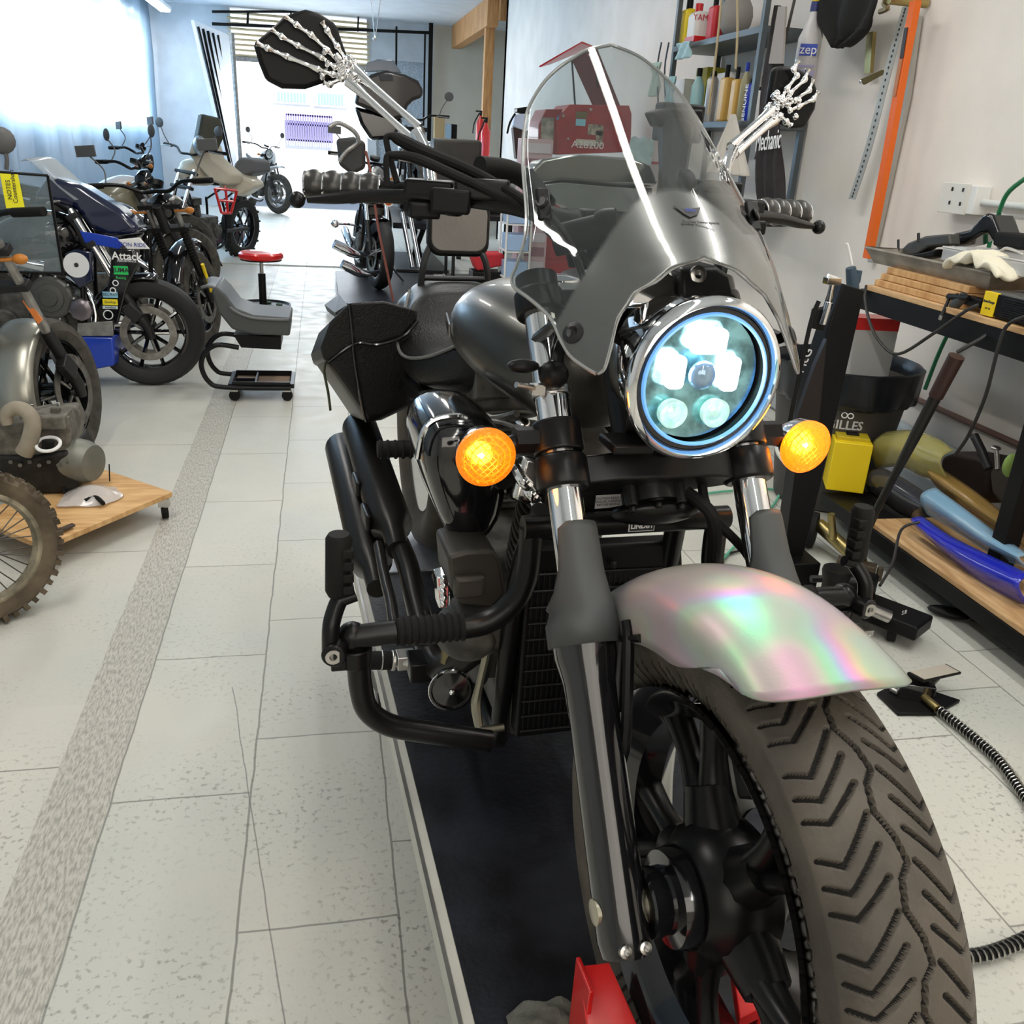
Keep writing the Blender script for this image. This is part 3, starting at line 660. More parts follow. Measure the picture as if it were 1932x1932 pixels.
# bright polished rim along the screen edge
g = G(FF)
for s in (1, -1):
    g.tube([(smooth_f(u)-5.2*b*b, b*s, u) for u, b in WO], .0022, 6, 5).tube([(smooth_f(min(u, .6365))-5.2*b*b, b*s, min(u, .6365)) for u, b in WI[:-1]], .0018, 6, 5)
g.out('screen_edge', mat('screen_edge', (.25, .26, .26), .15, coat=.6), ws)
for s in (1, -1):
    for r, u in ((.134, .553), (.133, .672)):
        c = V((smooth_f(u)-5.2*r*r, r*s, u)); n_ = V((1, 10.4*r*s, 1.1 if u > .6 else .9)).normalized()
        if u < .6: G(FF).lathe(tuple(c), tuple(n_), [(-.004, .012), (.003, .012), (.004, .009), (.005, .0065), (.002, .003)], 24).out('screen_bolt', DGY, ws)
        else:
            G(FF).box(tuple(c+n_*.004), .038, .016, .007, tuple(V((-.6, 0, 1))), (0, 1, 0)).lathe(tuple(c+n_*.007), tuple(n_), [(0, .008), (.004, .008), (.004, .003)], 16).out('screen_clip', BLK, ws, bev=.003)
    G(FF).tube([(-.262, .128*s, .548), (-.32, .13*s, .55), fk(.64, .135*s)], .007, 8).out('screen_bracket', BLK, ws)
    G(FF).tube([f_(1025, 405, h=-.40) if s > 0 else tuple(V(f_(1025, 405, h=-.40))*1)][:1]+[(-.40, .12*s, .662), (-.37, .10*s, .63), (-.345, .08*s, .575), (-.33, .07*s, .545)] if s > 0 else [(-.40, -.12, .662), (-.37, -.10, .63), (-.345, -.08, .575), (-.33, -.07, .545)], .009, 10, 4, flat=.5).out('inner_bracket', BLK, ws)
# small stickers near the screen foot
DK = mat('decal_dark', (.03, .03, .035), .5); DW = mat('decal_white', (.85, .85, .85), .5); DR = mat('decal_red', (.55, .03, .08), .5); DB = mat('decal_blue', (.02, .05, .35), .5)
def sp_(r, u, o=.003): c = V((smooth_f(u)-5.2*r*r, r, u)); n_ = V((1, 10.4*r, 1.35)).normalized(); return tuple(c+n_*o)
G(FF).prism([sp_(.012, .682), sp_(-.002, .679), sp_(-.022, .682), sp_(-.014, .675), sp_(-.002, .672), sp_(.004, .675)], (.0004, 0, .0004)).out('winged_emblem', DK, ws, flat=True)
text('OZLA', 'emblem_text', DB, ws, sp_(-.005, .6775, .005), (0, -1, 0), (-1, 0, 1), .0048, .0002, FF, .0001)
text('Brother Powersports', 'screen_lettering', DK, ws, sp_(-.012, .667, .004), (0, -1, -.0), (-1, 0, .9), .0052, .0002, FF, .0001)
# ---------- motorcycle, continued: handlebar, mirrors, tank, seat, engine, bars
def b_(x, y, **k): return FB.px(x, y, **k)
g = G(FF)
for s in (1, -1): g.tube([fk(.70, .035*s, -.02), (-.462, .035*s, .645)], .014, 12)
g.box((-.465, 0, .652), .03, .11, .03); g.out('riser', BLK, bike, bev=.004)
BARP = [(-.465, 0, .652), (-.475, .07, .652), (-.51, .13, .664), (-.56, .20, .669), (-.60, .28, .669), (-.624, .372, .668)]
G(FF).tube([(p[0], -p[1], p[2]) for p in BARP[:0:-1]]+BARP, .0125, 16, 6).out('handlebar', BLK, bike)
GRC = mat('banded_grip', (.05, .048, .046), .3, .4)
for s in (1, -1):
    def q(p): return (p[0], p[1]*s, p[2])
    A_, B_ = V((-.602, .285, .669)), V((-.626, .378, .668)); P = []; rr = []
    for i in range(37):
        f = i/36; P.append(q(A_+(B_-A_)*f)); rr.append(.0165+.0038*abs(sin(f*4*pi)))
    gp = G(FF).tube(P, rr, 20).out('grip', GRC, bike)
    for k in range(5):
        c = A_+(B_-A_)*(k/4); G(FF).torus(q(c), q(B_-A_), .0165, .0016, 24, 6).out('grip_band', CHR, gp)
    g = G(FF).tube([q((-.545, .20, .660)), q((-.555, .24, .664)), q((-.575, .30, .662)), q((-.588, .345, .656)), q((-.598, .378, .652))], [.013, .012, .0105, .009, .0055], 12, 5, flat=.8).ell(q((-.60, .391, .651)), .0105)
    g.out('brake_lever' if s > 0 else 'clutch_lever', BLK, bike)
    G(FF).box(q((-.572, .225, .666)), .06, .062, .040, q((1, .3, 0)), q((-.3, 1, 0))).box(q((-.535, .205, .664)), .045, .05, .030, q((1, .3, 0)), q((-.3, 1, 0))).box(q((-.55, .238, .650)), .035, .04, .02).cyl(q((-.54, .20, .645)), q((-.54, .20, .676)), .012).out('switch_housing', BPL, bike, bev=.004)
G(FF).box((-.535, .165, .700-.02), .04, .07, .026, (1, .3, 0), (-.3, 1, 0)).out('fluid_reservoir', BLK, bike, bev=.004)
g = G(FF).tube([f_(731, 352, h=-.55), f_(729, 300, h=-.555), f_(742, 292, h=-.555), f_(785, 299, h=-.55), f_(850, 327, h=-.53), f_(930, 364, h=-.51), f_(1000, 402, h=-.48), (-.42, .06, .60)], [.004, .004, .0045, .0065, .0065, .006, .006, .006], 10, 5)
g.out('clutch_cable', RUB, bike)
G(FF).tube([f_(749, 345, h=-.57), f_(729, 268, h=-.58), f_(737, 257, h=-.58), f_(755, 264, h=-.575), f_(800, 286, h=-.56), f_(880, 318, h=-.54), f_(940, 350, h=-.52), f_(1010, 395, h=-.47), (-.41, .05, .60)], [.004, .004, .0045, .008, .0085, .007, .007, .006, .006], 10, 5).out('throttle_cable', RUB, bike)
G(FF).tube([f_(905, 315, h=-.58), f_(960, 322, h=-.60), f_(1000, 345, h=-.60), f_(1030, 385, h=-.55)], .014, 12, 5).out('brake_hose', RUB, bike)
G(FF).tube([(-.56, -.21, .66), (-.52, -.16, .70), (-.47, -.10, .69), (-.42, -.05, .62)], .006, 10, 5).out('brake_hose', RUB, bike)
# skeleton-hand mirrors
def mirror(s, body, fingers, thumb, bones, base, h0, k):
    t = G(FF).prism([f_(x, y, h=h0) for x, y in body], (-.016, 0, 0)).out('mirror', BPL, bike, bev=.006)
    def bone(g, pts, r0, hh):
        Q = [f_(x, y, h=hh) for x, y in pts]
        for a, b in zip(Q, Q[1:]):
            a, b = V(a), V(b); P = [a+(b-a)*f for f in (0, .12, .3, .7, .88, 1)]
            g.tube([tuple(p) for p in P], [r0*1.25, r0*1.1, r0*.72, r0*.72, r0*1.1, r0*1.3], 10); g.ell(tuple(b), r0*1.35, n=10)
    for f in fingers:
        g = G(FF); bone(g, f, .0036*k, h0+.009); g.out('finger_bone', CHR, t)
    g = G(FF); bone(g, thumb, .0038*k, h0+.009); g.out('thumb_bone', CHR, t)
    g = G(FF); rd = random.Random(3); c0 = V(f_(*base[0], h=h0+.008)); c1 = V(f_(*base[1], h=h0+.008))
    for i in range(26):
        f = rd.random(); sp = .020*k*(1-f*.45)
        p = c0+(c1-c0)*f+V((rd.uniform(-.004, .008), rd.uniform(-sp, sp), rd.uniform(-sp, sp))); g.ell(tuple(p), .0058*k*rd.uniform(.7, 1.2), .0045*k, .005*k, n=8)
    g.out('hand_bones', CHR, t)
    g = G(FF)
    for (x0, y0), (x1, y1) in bones:
        a, b = V(f_(x0, y0, h=h0+.006)), V(f_(x1, y1, h=-.64 if s > 0 else -.68))
        g.tube([tuple(a+(b-a)*f) for f in (0, .08, .25, .7, 1)], [.0085*k, .0078*k, .0052*k, .0046*k, .0060*k], 12)
    g.out('forearm_bones', CHR, t)
    g = G(FF); a = V(f_(*bones[0][1], h=-.64 if s > 0 else -.68)); b = V(f_(*bones[1][1], h=-.64 if s > 0 else -.68))
    g.tube([tuple(a), tuple((a+b)/2-V((0, 0, .006))), tuple(b)], .0062*k, 12, 4).tube([tuple((a+b)/2), (-.61, .222*s, .715), (-.575, .222*s, .675)], [.009, .008, .009], 12, 4)
    g.out('stem', CHR, t); return t
mirror(1, [(480, 88), (482, 79), (512, 54), (537, 29), (577, 17), (603, 24), (635, 44), (649, 86), (661, 118), (640, 148), (607, 158), (577, 168), (533, 167), (502, 151), (490, 121)],
       [[(484, 81), (505, 91), (541, 106), (600, 130), (628, 140)], [(512, 55), (531, 69), (562, 86), (606, 108), (632, 126)], [(538, 31), (559, 47), (587, 66), (618, 95), (640, 118)], [(607, 41), (617, 58), (636, 88), (652, 112)]],
       [(610, 155), (622, 159), (645, 148)], [((667, 130), (792, 240)), ((658, 152), (778, 262))], ((632, 120), (662, 142)), -.705, 1.)
mirror(-1, [(1462, 128), (1478, 124), (1502, 126), (1534, 142), (1545, 172), (1540, 206), (1521, 240), (1494, 243), (1470, 232), (1450, 200)],
       [[(1506, 115), (1497, 132), (1503, 143), (1484, 168), (1475, 184)], [(1525, 131), (1518, 150), (1490, 176), (1480, 190)], [(1534, 150), (1526, 170), (1500, 189), (1486, 198)], [(1543, 173), (1534, 187), (1506, 201), (1490, 208)]],
       [(1492, 236), (1483, 229), (1472, 218)], [((1460, 203), (1378, 276)), ((1464, 222), (1388, 290))], ((1482, 200), (1456, 205)), -.74, 1.15)
# gauge visor, ignition cylinder, phone clamp, cowl behind the headlight
g = G(FF)
P0 = [f_(1003, 320, h=-.60), f_(1025, 300, h=-.60), f_(1095, 291, h=-.60), f_(1190, 298, h=-.60), f_(1228, 312, h=-.60), f_(1243, 345, h=-.60), f_(1232, 352, h=-.60), f_(1150, 348, h=-.60), f_(1060, 340, h=-.60), f_(1015, 348, h=-.60)]
VIS = mat('dark_polished_visor', (.30, .30, .29), .16, .95)
gv = G(FF).prism(P0, (-.05, 0, -.004)).out('gauge_visor', VIS, bike, bev=.004)
G(FF).prism([f_(1015, 350, h=-.595), f_(1060, 343, h=-.60), f_(1150, 351, h=-.60), f_(1232, 355, h=-.60), f_(1230, 392, h=-.585), f_(1160, 402, h=-.58), f_(1085, 402, h=-.58), f_(1060, 385, h=-.59)], (-.04, 0, 0)).out('lower_face', VIS, gv, bev=.002)
G(FF).tube([f_(1055, 402, h=-.57), f_(1250, 408, h=-.57)], .007, 8).out('bar_clamp_plate', CHR, bike)
g = G(FF).cyl(f_(1045, 455, h=-.43), f_(1150, 430, h=-.40), .019, n=24).lathe(f_(1128, 436, h=-.41), tuple(V(f_(1150, 430, h=-.40))-V(f_(1045, 455, h=-.43))), [(0, .022), (.012, .024), (.026, .022), (.026, .018), (.02, .001)], 28)
g.cyl(f_(1080, 450, h=-.43), f_(1090, 500, h=-.43), .012); g.out('ignition_cylinder', BPL, bike, bev=.001)
g = G(FF).box(f_(1280, 232, h=-.62), .03, .066, .05).prism([f_(1230, 212, h=-.60), f_(1262, 203, h=-.60), f_(1328, 206, h=-.60), f_(1330, 228, h=-.60), f_(1300, 245, h=-.60), f_(1243, 240, h=-.60)], (-.03, 0, 0)).tube([f_(1275, 240, h=-.61), f_(1270, 320, h=-.58), f_(1262, 360, h=-.55), (-.47, -.09, .655)], [.026, .020, .014, .012], 10)
g.out('phone_holder', BPL, bike, bev=.004)
G(FF).ell(f_(1288, 352, h=-.56), .02, .02, .024).out('gauge', BPL, bike)
G(FF).box(f_(1350, 362, h=-.56), .03, .07, .03).cyl(f_(1320, 380, h=-.5), f_(1380, 385, h=-.5), .012).out('switch_housing', BPL, bike, bev=.004)
g = G(FF); rs = []
for i in range(9):
    a = -.9+i*.225; rs.append([(-.30+.02*cos(a), .045+.05*sin(a)*1.0, z) for z in (.555, .62)])
P = [f_(1175, 585, h=-.27), f_(1190, 545, h=-.28), f_(1225, 510, h=-.29), f_(1268, 503, h=-.30), f_(1275, 520, h=-.30), f_(1282, 580, h=-.28)]
G(FF).prism(P, (-.05, 0, 0)).out('headlight_cowl', CHR, bike, bev=.008)
g = G(FF).prism([f_(1283, 506, h=-.30), f_(1355, 503, h=-.30), f_(1378, 520, h=-.30), f_(1388, 565, h=-.28), f_(1378, 578, h=-.28), f_(1285, 560, h=-.28)], (-.05, 0, 0)); co = g.out('stem_cover', DGY, bike, bev=.006)
G(FF).lathe(f_(1315, 518, h=-.297), (1, 0, .2), [(0, .010), (.004, .010), (.005, .008), (.005, .005), (.001, .004)], 20).out('cap_screw', STL, co)
G(FF).tube([f_(1395, 585, h=-.28), f_(1380, 560, h=-.27), f_(1345, 555, h=-.265), f_(1335, 575, h=-.26)], .003, 8, 5).out('headlight_wire', RUB, bike)
G(FF).tube([fk(.70, -.05, -.02), (-.37, -.10, .56), (-.33, -.13, .50), fk(.50, -.085, -.02), fk(.43, -.07, -.02), (-.24, -.13, .27), (-.18, -.12, .20)], .006, 10, 5).out('front_brake_hose', RUB, bike)
G(FF).lathe(fk(.568, .1221), (-SR, 0, CR), [(0, .0215), (0, .0235), (.010, .0235), (.010, .0215)], 28, cap=False).box(fk(.573, .145, .016), .012, .016, .012).cyl(fk(.573, .15, .02), fk(.573, .175, .03), .0035).out('hose_clamp', STL, bike)
G(FF).ell(fk(.585, .128, .030), .017, .018, .017).tube([fk(.585, .125, .03), fk(.62, .115, .03), fk(.655, .09, .02)], .007, 8, 4).ell(fk(.60, .16, .02), .012, .02, .008).out('cable_guide', BPL, bike)
# chin: black sheet, label, hose
G(FF).tube([fk(.45, -.045, -.02), (-.25, -.07, .33), (-.28, -.10, .25), (-.33, -.13, .2)], .0085, 10, 5).out('radiator_hose', RUB, bike)
# body: tank
MTK = mat('matte_graphite_paint', (.075, .073, .066), .33, .75, coat=.15, bump=.02, bsc=400)
def ring(h, wd, u0, u1, n=32, p=2.6, pk=.5, r0=0):
    R_ = []
    for i in range(n):
        a = 2*pi*i/n; c, s_ = cos(a), sin(a); x = wd*math.copysign(abs(c)**(2/p), c); um = u0+(u1-u0)*pk
        z = um+((u1-um) if s_ > 0 else (um-u0))*math.copysign(abs(s_)**(2/p), s_); R_.append((h, r0+x, z))
    return R_
def loftk(keys, name, mt, M=FB, parent=bike, n=32, steps=5, p=2.5, **k):
    Q = [V((a[0], a[1], a[2])) for a in keys]; T = [V((a[3], 0, 0)) for a in keys]
    Q, T = spl(Q, steps), spl(T, steps)
    g = G(M); g.loft([ring(a.x, a.y, a.z, t.x, n, p) for a, t in zip(Q, T)]); return g.out(name, mt, parent, ang=60, **k)
tk = loftk([(-.470, .02, .74, .78), (-.485, .065, .70, .81), (-.52, .105, .675, .835), (-.60, .137, .680, .852), (-.70, .152, .680, .858), (-.80, .150, .680, .852), (-.90, .128, .668, .832), (-.98, .09, .68, .80), (-1.04, .04, .70, .765)], 'fuel_tank', MTK, p=2.3)
G(FB).lathe((-.72, 0, .852), (0, 0, 1), [(0, .038), (.008, .036), (.012, .02), (.012, .001)], 28).out('fuel_cap', CHR, tk)
G(FB).prism([(-.80+.0*i, .1475+.003, .77-.0*i) for i in (0,)]+[(-.88, .140, .775), (-.88, .140, .755), (-.80, .1505, .750)], (0, .003, 0)).out('tank_badge', CHR, tk)
# seat
st = loftk([(-.96, .045, .64, .70), (-1.00, .10, .60, .705), (-1.10, .150, .575, .665), (-1.20, .165, .57, .652), (-1.30, .165, .58, .67), (-1.36, .14, .60, .72), (-1.42, .12, .61, .735), (-1.55, .105, .62, .735), (-1.66, .07, .63, .70)], 'seat', LEA, p=3.2)
g = G(FB)
for s in (1, -1): g.tube([(-.99, .085*s, .70), (-1.08, .138*s, .652), (-1.2, .168*s, .628), (-1.30, .166*s, .65), (-1.36, .14*s, .70), (-1.44, .117*s, .725)], .0035, 8, 5)
g.out('seat_piping', mat('grey_piping', (.12, .12, .115), .5), st)
G(FB).tube([(-.52, .12, .60), (-.8, .135, .60), (-1.0, .14, .57), (-1.3, .15, .55)], .016, 10, 4).out('frame_rail', BLK, bike)
G(FB).tube([(-.52, -.12, .60), (-.8, -.135, .60), (-1.0, -.14, .57), (-1.3, -.15, .55)], .016, 10, 4).out('frame_rail', BLK, bike)
# rear wheel and fender
TR = Fr(FB((-1.62, 0, .325)), .066)
tyre(TR, 'rear_tyre', .32, .08, .2, bike, False, 96, 32)
G(TR).lathe((0, 0, 0), (0, 1, 0), [(-.075, .03), (-.06, .05), (-.06, .21), (-.03, .19), (.03, .19), (.06, .21), (.06, .05), (.075, .03)], 60).out('rear_rim', BGL, bike)
Q = []
g = G(FB)
for i in range(21):
    a = R(25+i*7.2); row = []
    for j in range(15):
        t = -1+2*j/14; row.append((-1.62+cos(a)*(.375-.05*abs(t)**3), .105*sin(t*pi/2), .325+sin(a)*(.375-.07*abs(t)**3)))
    Q.append(row)
g.loft(Q, False, False); g.out('rear_fender', MTK, bike, solid=.004)
# sissy bar with pad
sb = G(FB).tube([(-1.50, .09, .62), (-1.50, .082, .72), (-1.50, .074, .785), (-1.53, .045, .84)], .008, 10, 4).tube([(-1.50, -.09, .62), (-1.50, -.082, .72), (-1.50, -.074, .785), (-1.53, -.045, .84)], .008, 10, 4).cyl((-1.5, .085, .745), (-1.5, -.085, .745), .006).out('backrest_frame', DGY, bike)
def pad(hh, cr, cu, wd, ht, th, rd=.03):
    P = []
    for k, (sx, sy) in enumerate(((1, 1), (-1, 1), (-1, -1), (1, -1))):
        for i in range(6): a = k*pi/2+i*pi/10; P.append((hh, cr+sx*(wd/2-rd)+rd*cos(a), cu+sy*(ht/2-rd)+rd*sin(a)))
    return P
G(FB).prism(pad(-1.50, -.008, .858, .148, .125, 0), (-.035, 0, 0)).out('backrest_pad', LEA, bike, bev=.008)
G(FB).prism(pad(-1.498, -.008, .862, .132, .108, 0, .026), (-.006, 0, 0)).out('backrest_face', mat('taupe_vinyl', (.19, .175, .16), .6, var=.1, bump=.2, bsc=150), bike, bev=.003)
# saddlebags
def bag(s):
    sec = [(.13, .705), (.20, .722), (.268, .718), (.306, .68), (.326, .63), (.322, .60), (.29, .55), (.235, .462), (.20, .466), (.134, .497)]
    g = G(FB); rs = []
    for h, k in ((-1.27, .90), (-1.285, .97), (-1.30, 1.0), (-1.62, 1.0), (-1.66, .93)):
        rs.append([(h, (.22+(r-.22)*k)*s, .60+(u-.60)*k-(-1.27-h)*.26) for r, u in sec])
    g.loft(rs); t = g.out('saddlebag', LEA, bike, bev=.006, ang=50)
    g = G(FB); fl = [(.128, .712), (.20, .730), (.272, .725), (.312, .685), (.333, .63), (.327, .605), (.318, .60), (.262, .640), (.215, .638), (.16, .655), (.128, .69)]
    g.prism([(-1.262, r*s, u) for r, u in fl], (-.41, 0, -.1066)); g.out('bag_flap', LEA, t, bev=.006)
    G(FB).tube([(-1.258, r*s, u) for r, u in ((.272, .725), (.266, .66), (.262, .60), (.246, .50), (.238, .468))], .004, 8, 4).tube([(-1.258, r*s, u) for r, u in ((.318, .60), (.262, .640), (.215, .638), (.16, .655), (.128, .69))], .004, 8, 4).out('bag_piping', BGL, t)
    G(FB).tube([(-1.29, .318*s, .60), (-1.285, .325*s, .575), (-1.28, .318*s, .53), (-1.28, .314*s, .49)], .008, 6, 3, flat=.4).out('strap', mat('olive_strap', (.05, .055, .03), .7), t)
bag(1); bag(-1)
# engine
eng = G(FB)
eng.box((-.80, 0, .27), .50, .21, .24).box((-.62, 0, .22), .2, .19, .16).cyl((-.62, .0, .30), (-.62, .135, .30), .085, n=28)
eng.out('crankcase', DRT, bike, bev=.02)
for h0, tl in ((-.66, .42), (-.94, -.42)):
    g = G(FB); ax = V((tl, 0, 1)).normalized()
    prof = [(0, .05)]
    for i in range(11): prof += [(.01+i*.017, .052), (.01+i*.017, .074), (.016+i*.017, .074), (.016+i*.017, .052)]
    prof += [(.20, .06), (.215, .06)]
    g.lathe((h0, 0, .38), tuple(ax), prof, 28); g.box(tuple(V((h0, 0, .38))+ax*.235), .15, .13, .05, (1, 0, -tl), (0, 1, 0)); g.out('cylinder', DRT, bike, bev=.002)
g = G(FB).lathe((-.62, .125, .30), (0, 1, 0), [(0, .095), (.012, .092), (.022, .075), (.026, .05), (.026, .001)], 40); cc = g.out('clutch_cover', DGY, bike)
g = G(FB).lathe((-.72, .12, .30), (0, 1, 0), [(0, .105), (.02, .105), (.024, .098), (.026, .08), (.027, .06), (.022, .058)], 44, cap=False)
for k in range(8): a = k*pi/4; g.cyl((-.72+.09*cos(a), .12, .30+.09*sin(a)), (-.72+.09*cos(a), .152, .30+.09*sin(a)), .007, n=8)
g.out('chrome_cover_ring', CHR, bike)
g = G(FB).prism([b_(x, y, h=-.47) for x, y in ((845, 1050), (880, 1040), (930, 1038), (945, 1060), (955, 1120), (930, 1150), (870, 1142), (850, 1110))], (-.10, 0, 0)); g.box(b_(885, 1105, h=-.465), .02, .045, .035); g.out('engine_side_casing', mat('brown_grey_casing', (.055, .05, .044), .5, .5, var=.2), bike, bev=.006)
g = G(FB).prism([b_(x, y, h=-.50) for x, y in ((824, 1090), (842, 1085), (848, 1110), (846, 1150), (828, 1148))], (-.03, 0, 0))
for k in range(5): g.ell(b_(836+2*(k % 2), 1092+k*12, h=-.495), .005)
g.out('bolted_flange', CHR, bike, bev=.002)
G(FB).box(b_(910, 1175, h=-.50), .08, .09, .06).ell(b_(880, 1190, h=-.5), .06, .05, .04).out('lower_casing', DRT, bike, bev=.01)
for k, (x, y) in enumerate(((985, 905), (1000, 930), (1012, 950))): G(FB).tube([b_(x-12, y-22, h=-.52), b_(x, y, h=-.50), b_(x+12, y+12, h=-.50)], .009, 10, 3).out('chrome_line', CHR, bike)
G(FB).box(b_(995, 905, h=-.53), .05, .045, .07, (1, 0, .3), (0, 1, .3)).out('rocker_box', mat('engine_chrome', (.55, .54, .52), .2, 1., var=.3, vsc=30), bike, bev=.01)
# air cleaner
g = G(FB)
OUT = [(800, 812), (818, 790), (860, 781), (920, 786), (955, 810), (962, 900), (945, 990), (905, 1032), (872, 1036), (840, 1008), (810, 930), (790, 860)]
Q = [V(b_(x, y, h=-.56)) for x, y in OUT]; c = sum(Q, V())/len(Q)
g.loft([[tuple(c+(q-c)*k+V((dh, 0, 0))) for q in Q] for dh, k in ((.03, .55), (.022, .8), (.008, .95), (-.01, 1), (-.16, .98), (-.20, .9))])
ac = g.out('air_cleaner', BGL, bike, ang=50, sub=1)
g = G(FB).tube([b_(788, 865, h=-.545), b_(799, 815, h=-.54), b_(822, 792, h=-.54), b_(862, 785, h=-.54), b_(880, 790, h=-.54)], .0045, 8, 5); g.out('chrome_rim', CHR, ac)  # chrome rim along the top of the cover
G(FB).ell(b_(985, 802, h=-.60), .013).out('choke_knob', CHR, bike)
G(FB).tube([b_(900, 775, h=-.70), b_(930, 790, h=-.66), b_(975, 780, h=-.6)], .006, 8, 4).tube([b_(880, 790, h=-.7), b_(950, 800, h=-.62), b_(1000, 820, h=-.55)], .005, 8, 4).out('vacuum_hose', ALU, bike)
# exhaust
EXH = mat('black_exhaust', (.022, .020, .018), .32, .6)
G(FB).tube([(-.50, .10, .40), (-.50, .16, .33), (-.58, .20, .255), (-.72, .205, .27), (-.86, .205, .30), (-.96, .21, .31)], .021, 16, 5).out('exhaust_header', EXH, bike)
G(FB).tube([(-.52, .10, .36), (-.60, .245, .30), (-.75, .255, .30), (-.95, .25, .31)], .010, 12, 5).out('heat_shield', EXH, bike)
for r, u, h1 in ((.215, .32, -1.62), (.255, .24, -1.7)):
    G(FB).tube([(-.92, r, u-.01), (-.98, r, u), (-1.02, r, u), (h1, r, u+.02), (h1-.01, r, u+.02)], [.022, .024, .043, .046, .034], 24).out('muffler', EXH, bike)
for hh in (-1.06, -1.25): G(FB).box((hh, .262, .325), .10, .012, .035, (1, 0, .1), (0, 1, 0)).out('muffler_clamp', BLK, bike, bev=.005)
pg = G(FB).cyl(b_(790, 846, h=-1.05), b_(712, 848, h=-1.05), .017).out('passenger_peg', RUB, bike)
g = G(FB)
for k in range(5): g.torus(b_(718+k*14, 848, h=-1.05), (0, 1, 0), .0165, .0035, 18, 6)
g.out('peg_ribs', RUB, pg)
G(FB).cyl((-1.05, -.16, .50), (-1.05, -.28, .50), .017).out('passenger_peg', RUB, bike)
# rider peg, brake pedal
g = G(FB); y = 1246
pp = G(FB).cyl(b_(690, y, h=-.62), b_(745, y, h=-.62), .0155).out('rider_peg', RUB, bike)
G(FB).cyl(b_(718, y, h=-.62), b_(722, y, h=-.62), .0175).cyl(b_(738, y, h=-.62), b_(746, y, h=-.62), .017).box(b_(765, y-2, h=-.62), .03, .03, .025).cyl(b_(744, y, h=-.62), b_(800, y+4, h=-.60), .009).out('peg_joint', STL, pp, bev=.002)
G(FB).box(b_(790, 1256, h=-.60), .05, .035, .035).tube([b_(800, 1255, h=-.6), b_(850, 1262, h=-.56), b_(905, 1230, h=-.52), b_(925, 1215, h=-.5)], .008, 8, 4).out('peg_bracket', BLK, bike, bev=.004)
for s in (-1,): G(FB).cyl((-.62, -.20, .28), (-.62, -.30, .28), .0155).out('rider_peg', RUB, bike)
# horn
c = b_(851, 1302, h=-.50)
hn = G(FB).lathe(c, (1, .12, .1), [(-.03, .012), (-.02, .030), (0, .0345), (.003, .0345), (.004, .031), (.0, .029), (.002, .010), (.004, .001)], 36).out('horn', BGL, bike)
G(FB).torus(c, (1, .12, .1), .0335, .0022, 40, 6).out('horn_rim', CHR, hn)
G(FB).ell(tuple(V(c)+V((.006, 0, 0))), .005).out('horn_nut', CHR, hn)
G(FB).cyl(tuple(V(c)+V((-.03, 0, .03))), tuple(V(c)+V((-.05, -.01, .10))), .012).out('horn_bracket', mat('olive_brass', (.2, .17, .09), .4, .9), hn)
g = G(FB).tube([b_(920, 1225, h=-.47), b_(905, 1290, h=-.47), b_(898, 1330, h=-.47), b_(905, 1380, h=-.44)], [.006, .006, .008, .006], 8, 4).ell(b_(922, 1222, h=-.47), .010).cyl(b_(905, 1378, h=-.44), b_(950, 1372, h=-.44), .006); g.out('side_stand_stub', mat('oily_zinc', (.30, .28, .22), .4, .9, var=.3), bike)
# radiator, downtubes
ra = G(FB).box((-.45, 0, .36), .035, .21, .30).out('radiator', BPL, bike, bev=.004)
g = G(FB)
for k in range(11): g.cyl((-.428, .10, .225+k*.0265), (-.428, -.10, .222+k*.0265), .0018, n=6)
g.out('radiator_louvres', DGY, ra)
G(FB).prism([(-.43, .103, .53), (-.425, -.125, .53), (-.43, -.14, .46), (-.435, .10, .46)], (-.03, 0, 0)).ell((-.422, -.02, .50), .006).out('radiator_shroud', BPL, ra, bev=.006)
g = G(FB)
for k in range(24): r = -.095+k*.0083; g.box((-.4315, r, .36), .002, .0015, .27)
g.out('radiator_fins', mat('fin_black', (.02, .021, .023), .5, .5), ra)
for s in (1, -1): G(FB).tube([(-.40, .10*s, .60), (-.44, .115*s, .48), (-.475, .118*s, .25), (-.52, .11*s, .15), (-.75, .10*s, .13), (-1.1, .10*s, .16)], .015, 12, 5).out('frame_downtube', BLK, bike)
G(FF).box((-.355, .0, .335), .01, .001, .001).out('frame_bolt', BLK, bike)
lb = G(FB).prism([b_(x, y, h=-.36) for x, y in ((1088, 930), (1200, 925), (1200, 965), (1090, 975))], (-.02, 0, 0)).out('voltage_regulator', BPL, bike, bev=.002)
G(FB).prism([b_(x, y, h=-.3585) for x, y in ((1125, 935), (1192, 932), (1180, 952), (1150, 958), (1122, 960))], (-.001, 0, 0)).out('warning_label', mat('label_white', (.7, .72, .74), .6), lb)
for k, tx in enumerate(('CAUTION READ THE', 'MANUAL CAREFULLY', 'BEFORE RIDING')): text(tx, 'label_lettering', DK, lb, b_(1152-k*2, 940+k*6, h=-.3575), (0, -1, 0), (0, 0, 1), .0045, .0001, FB)
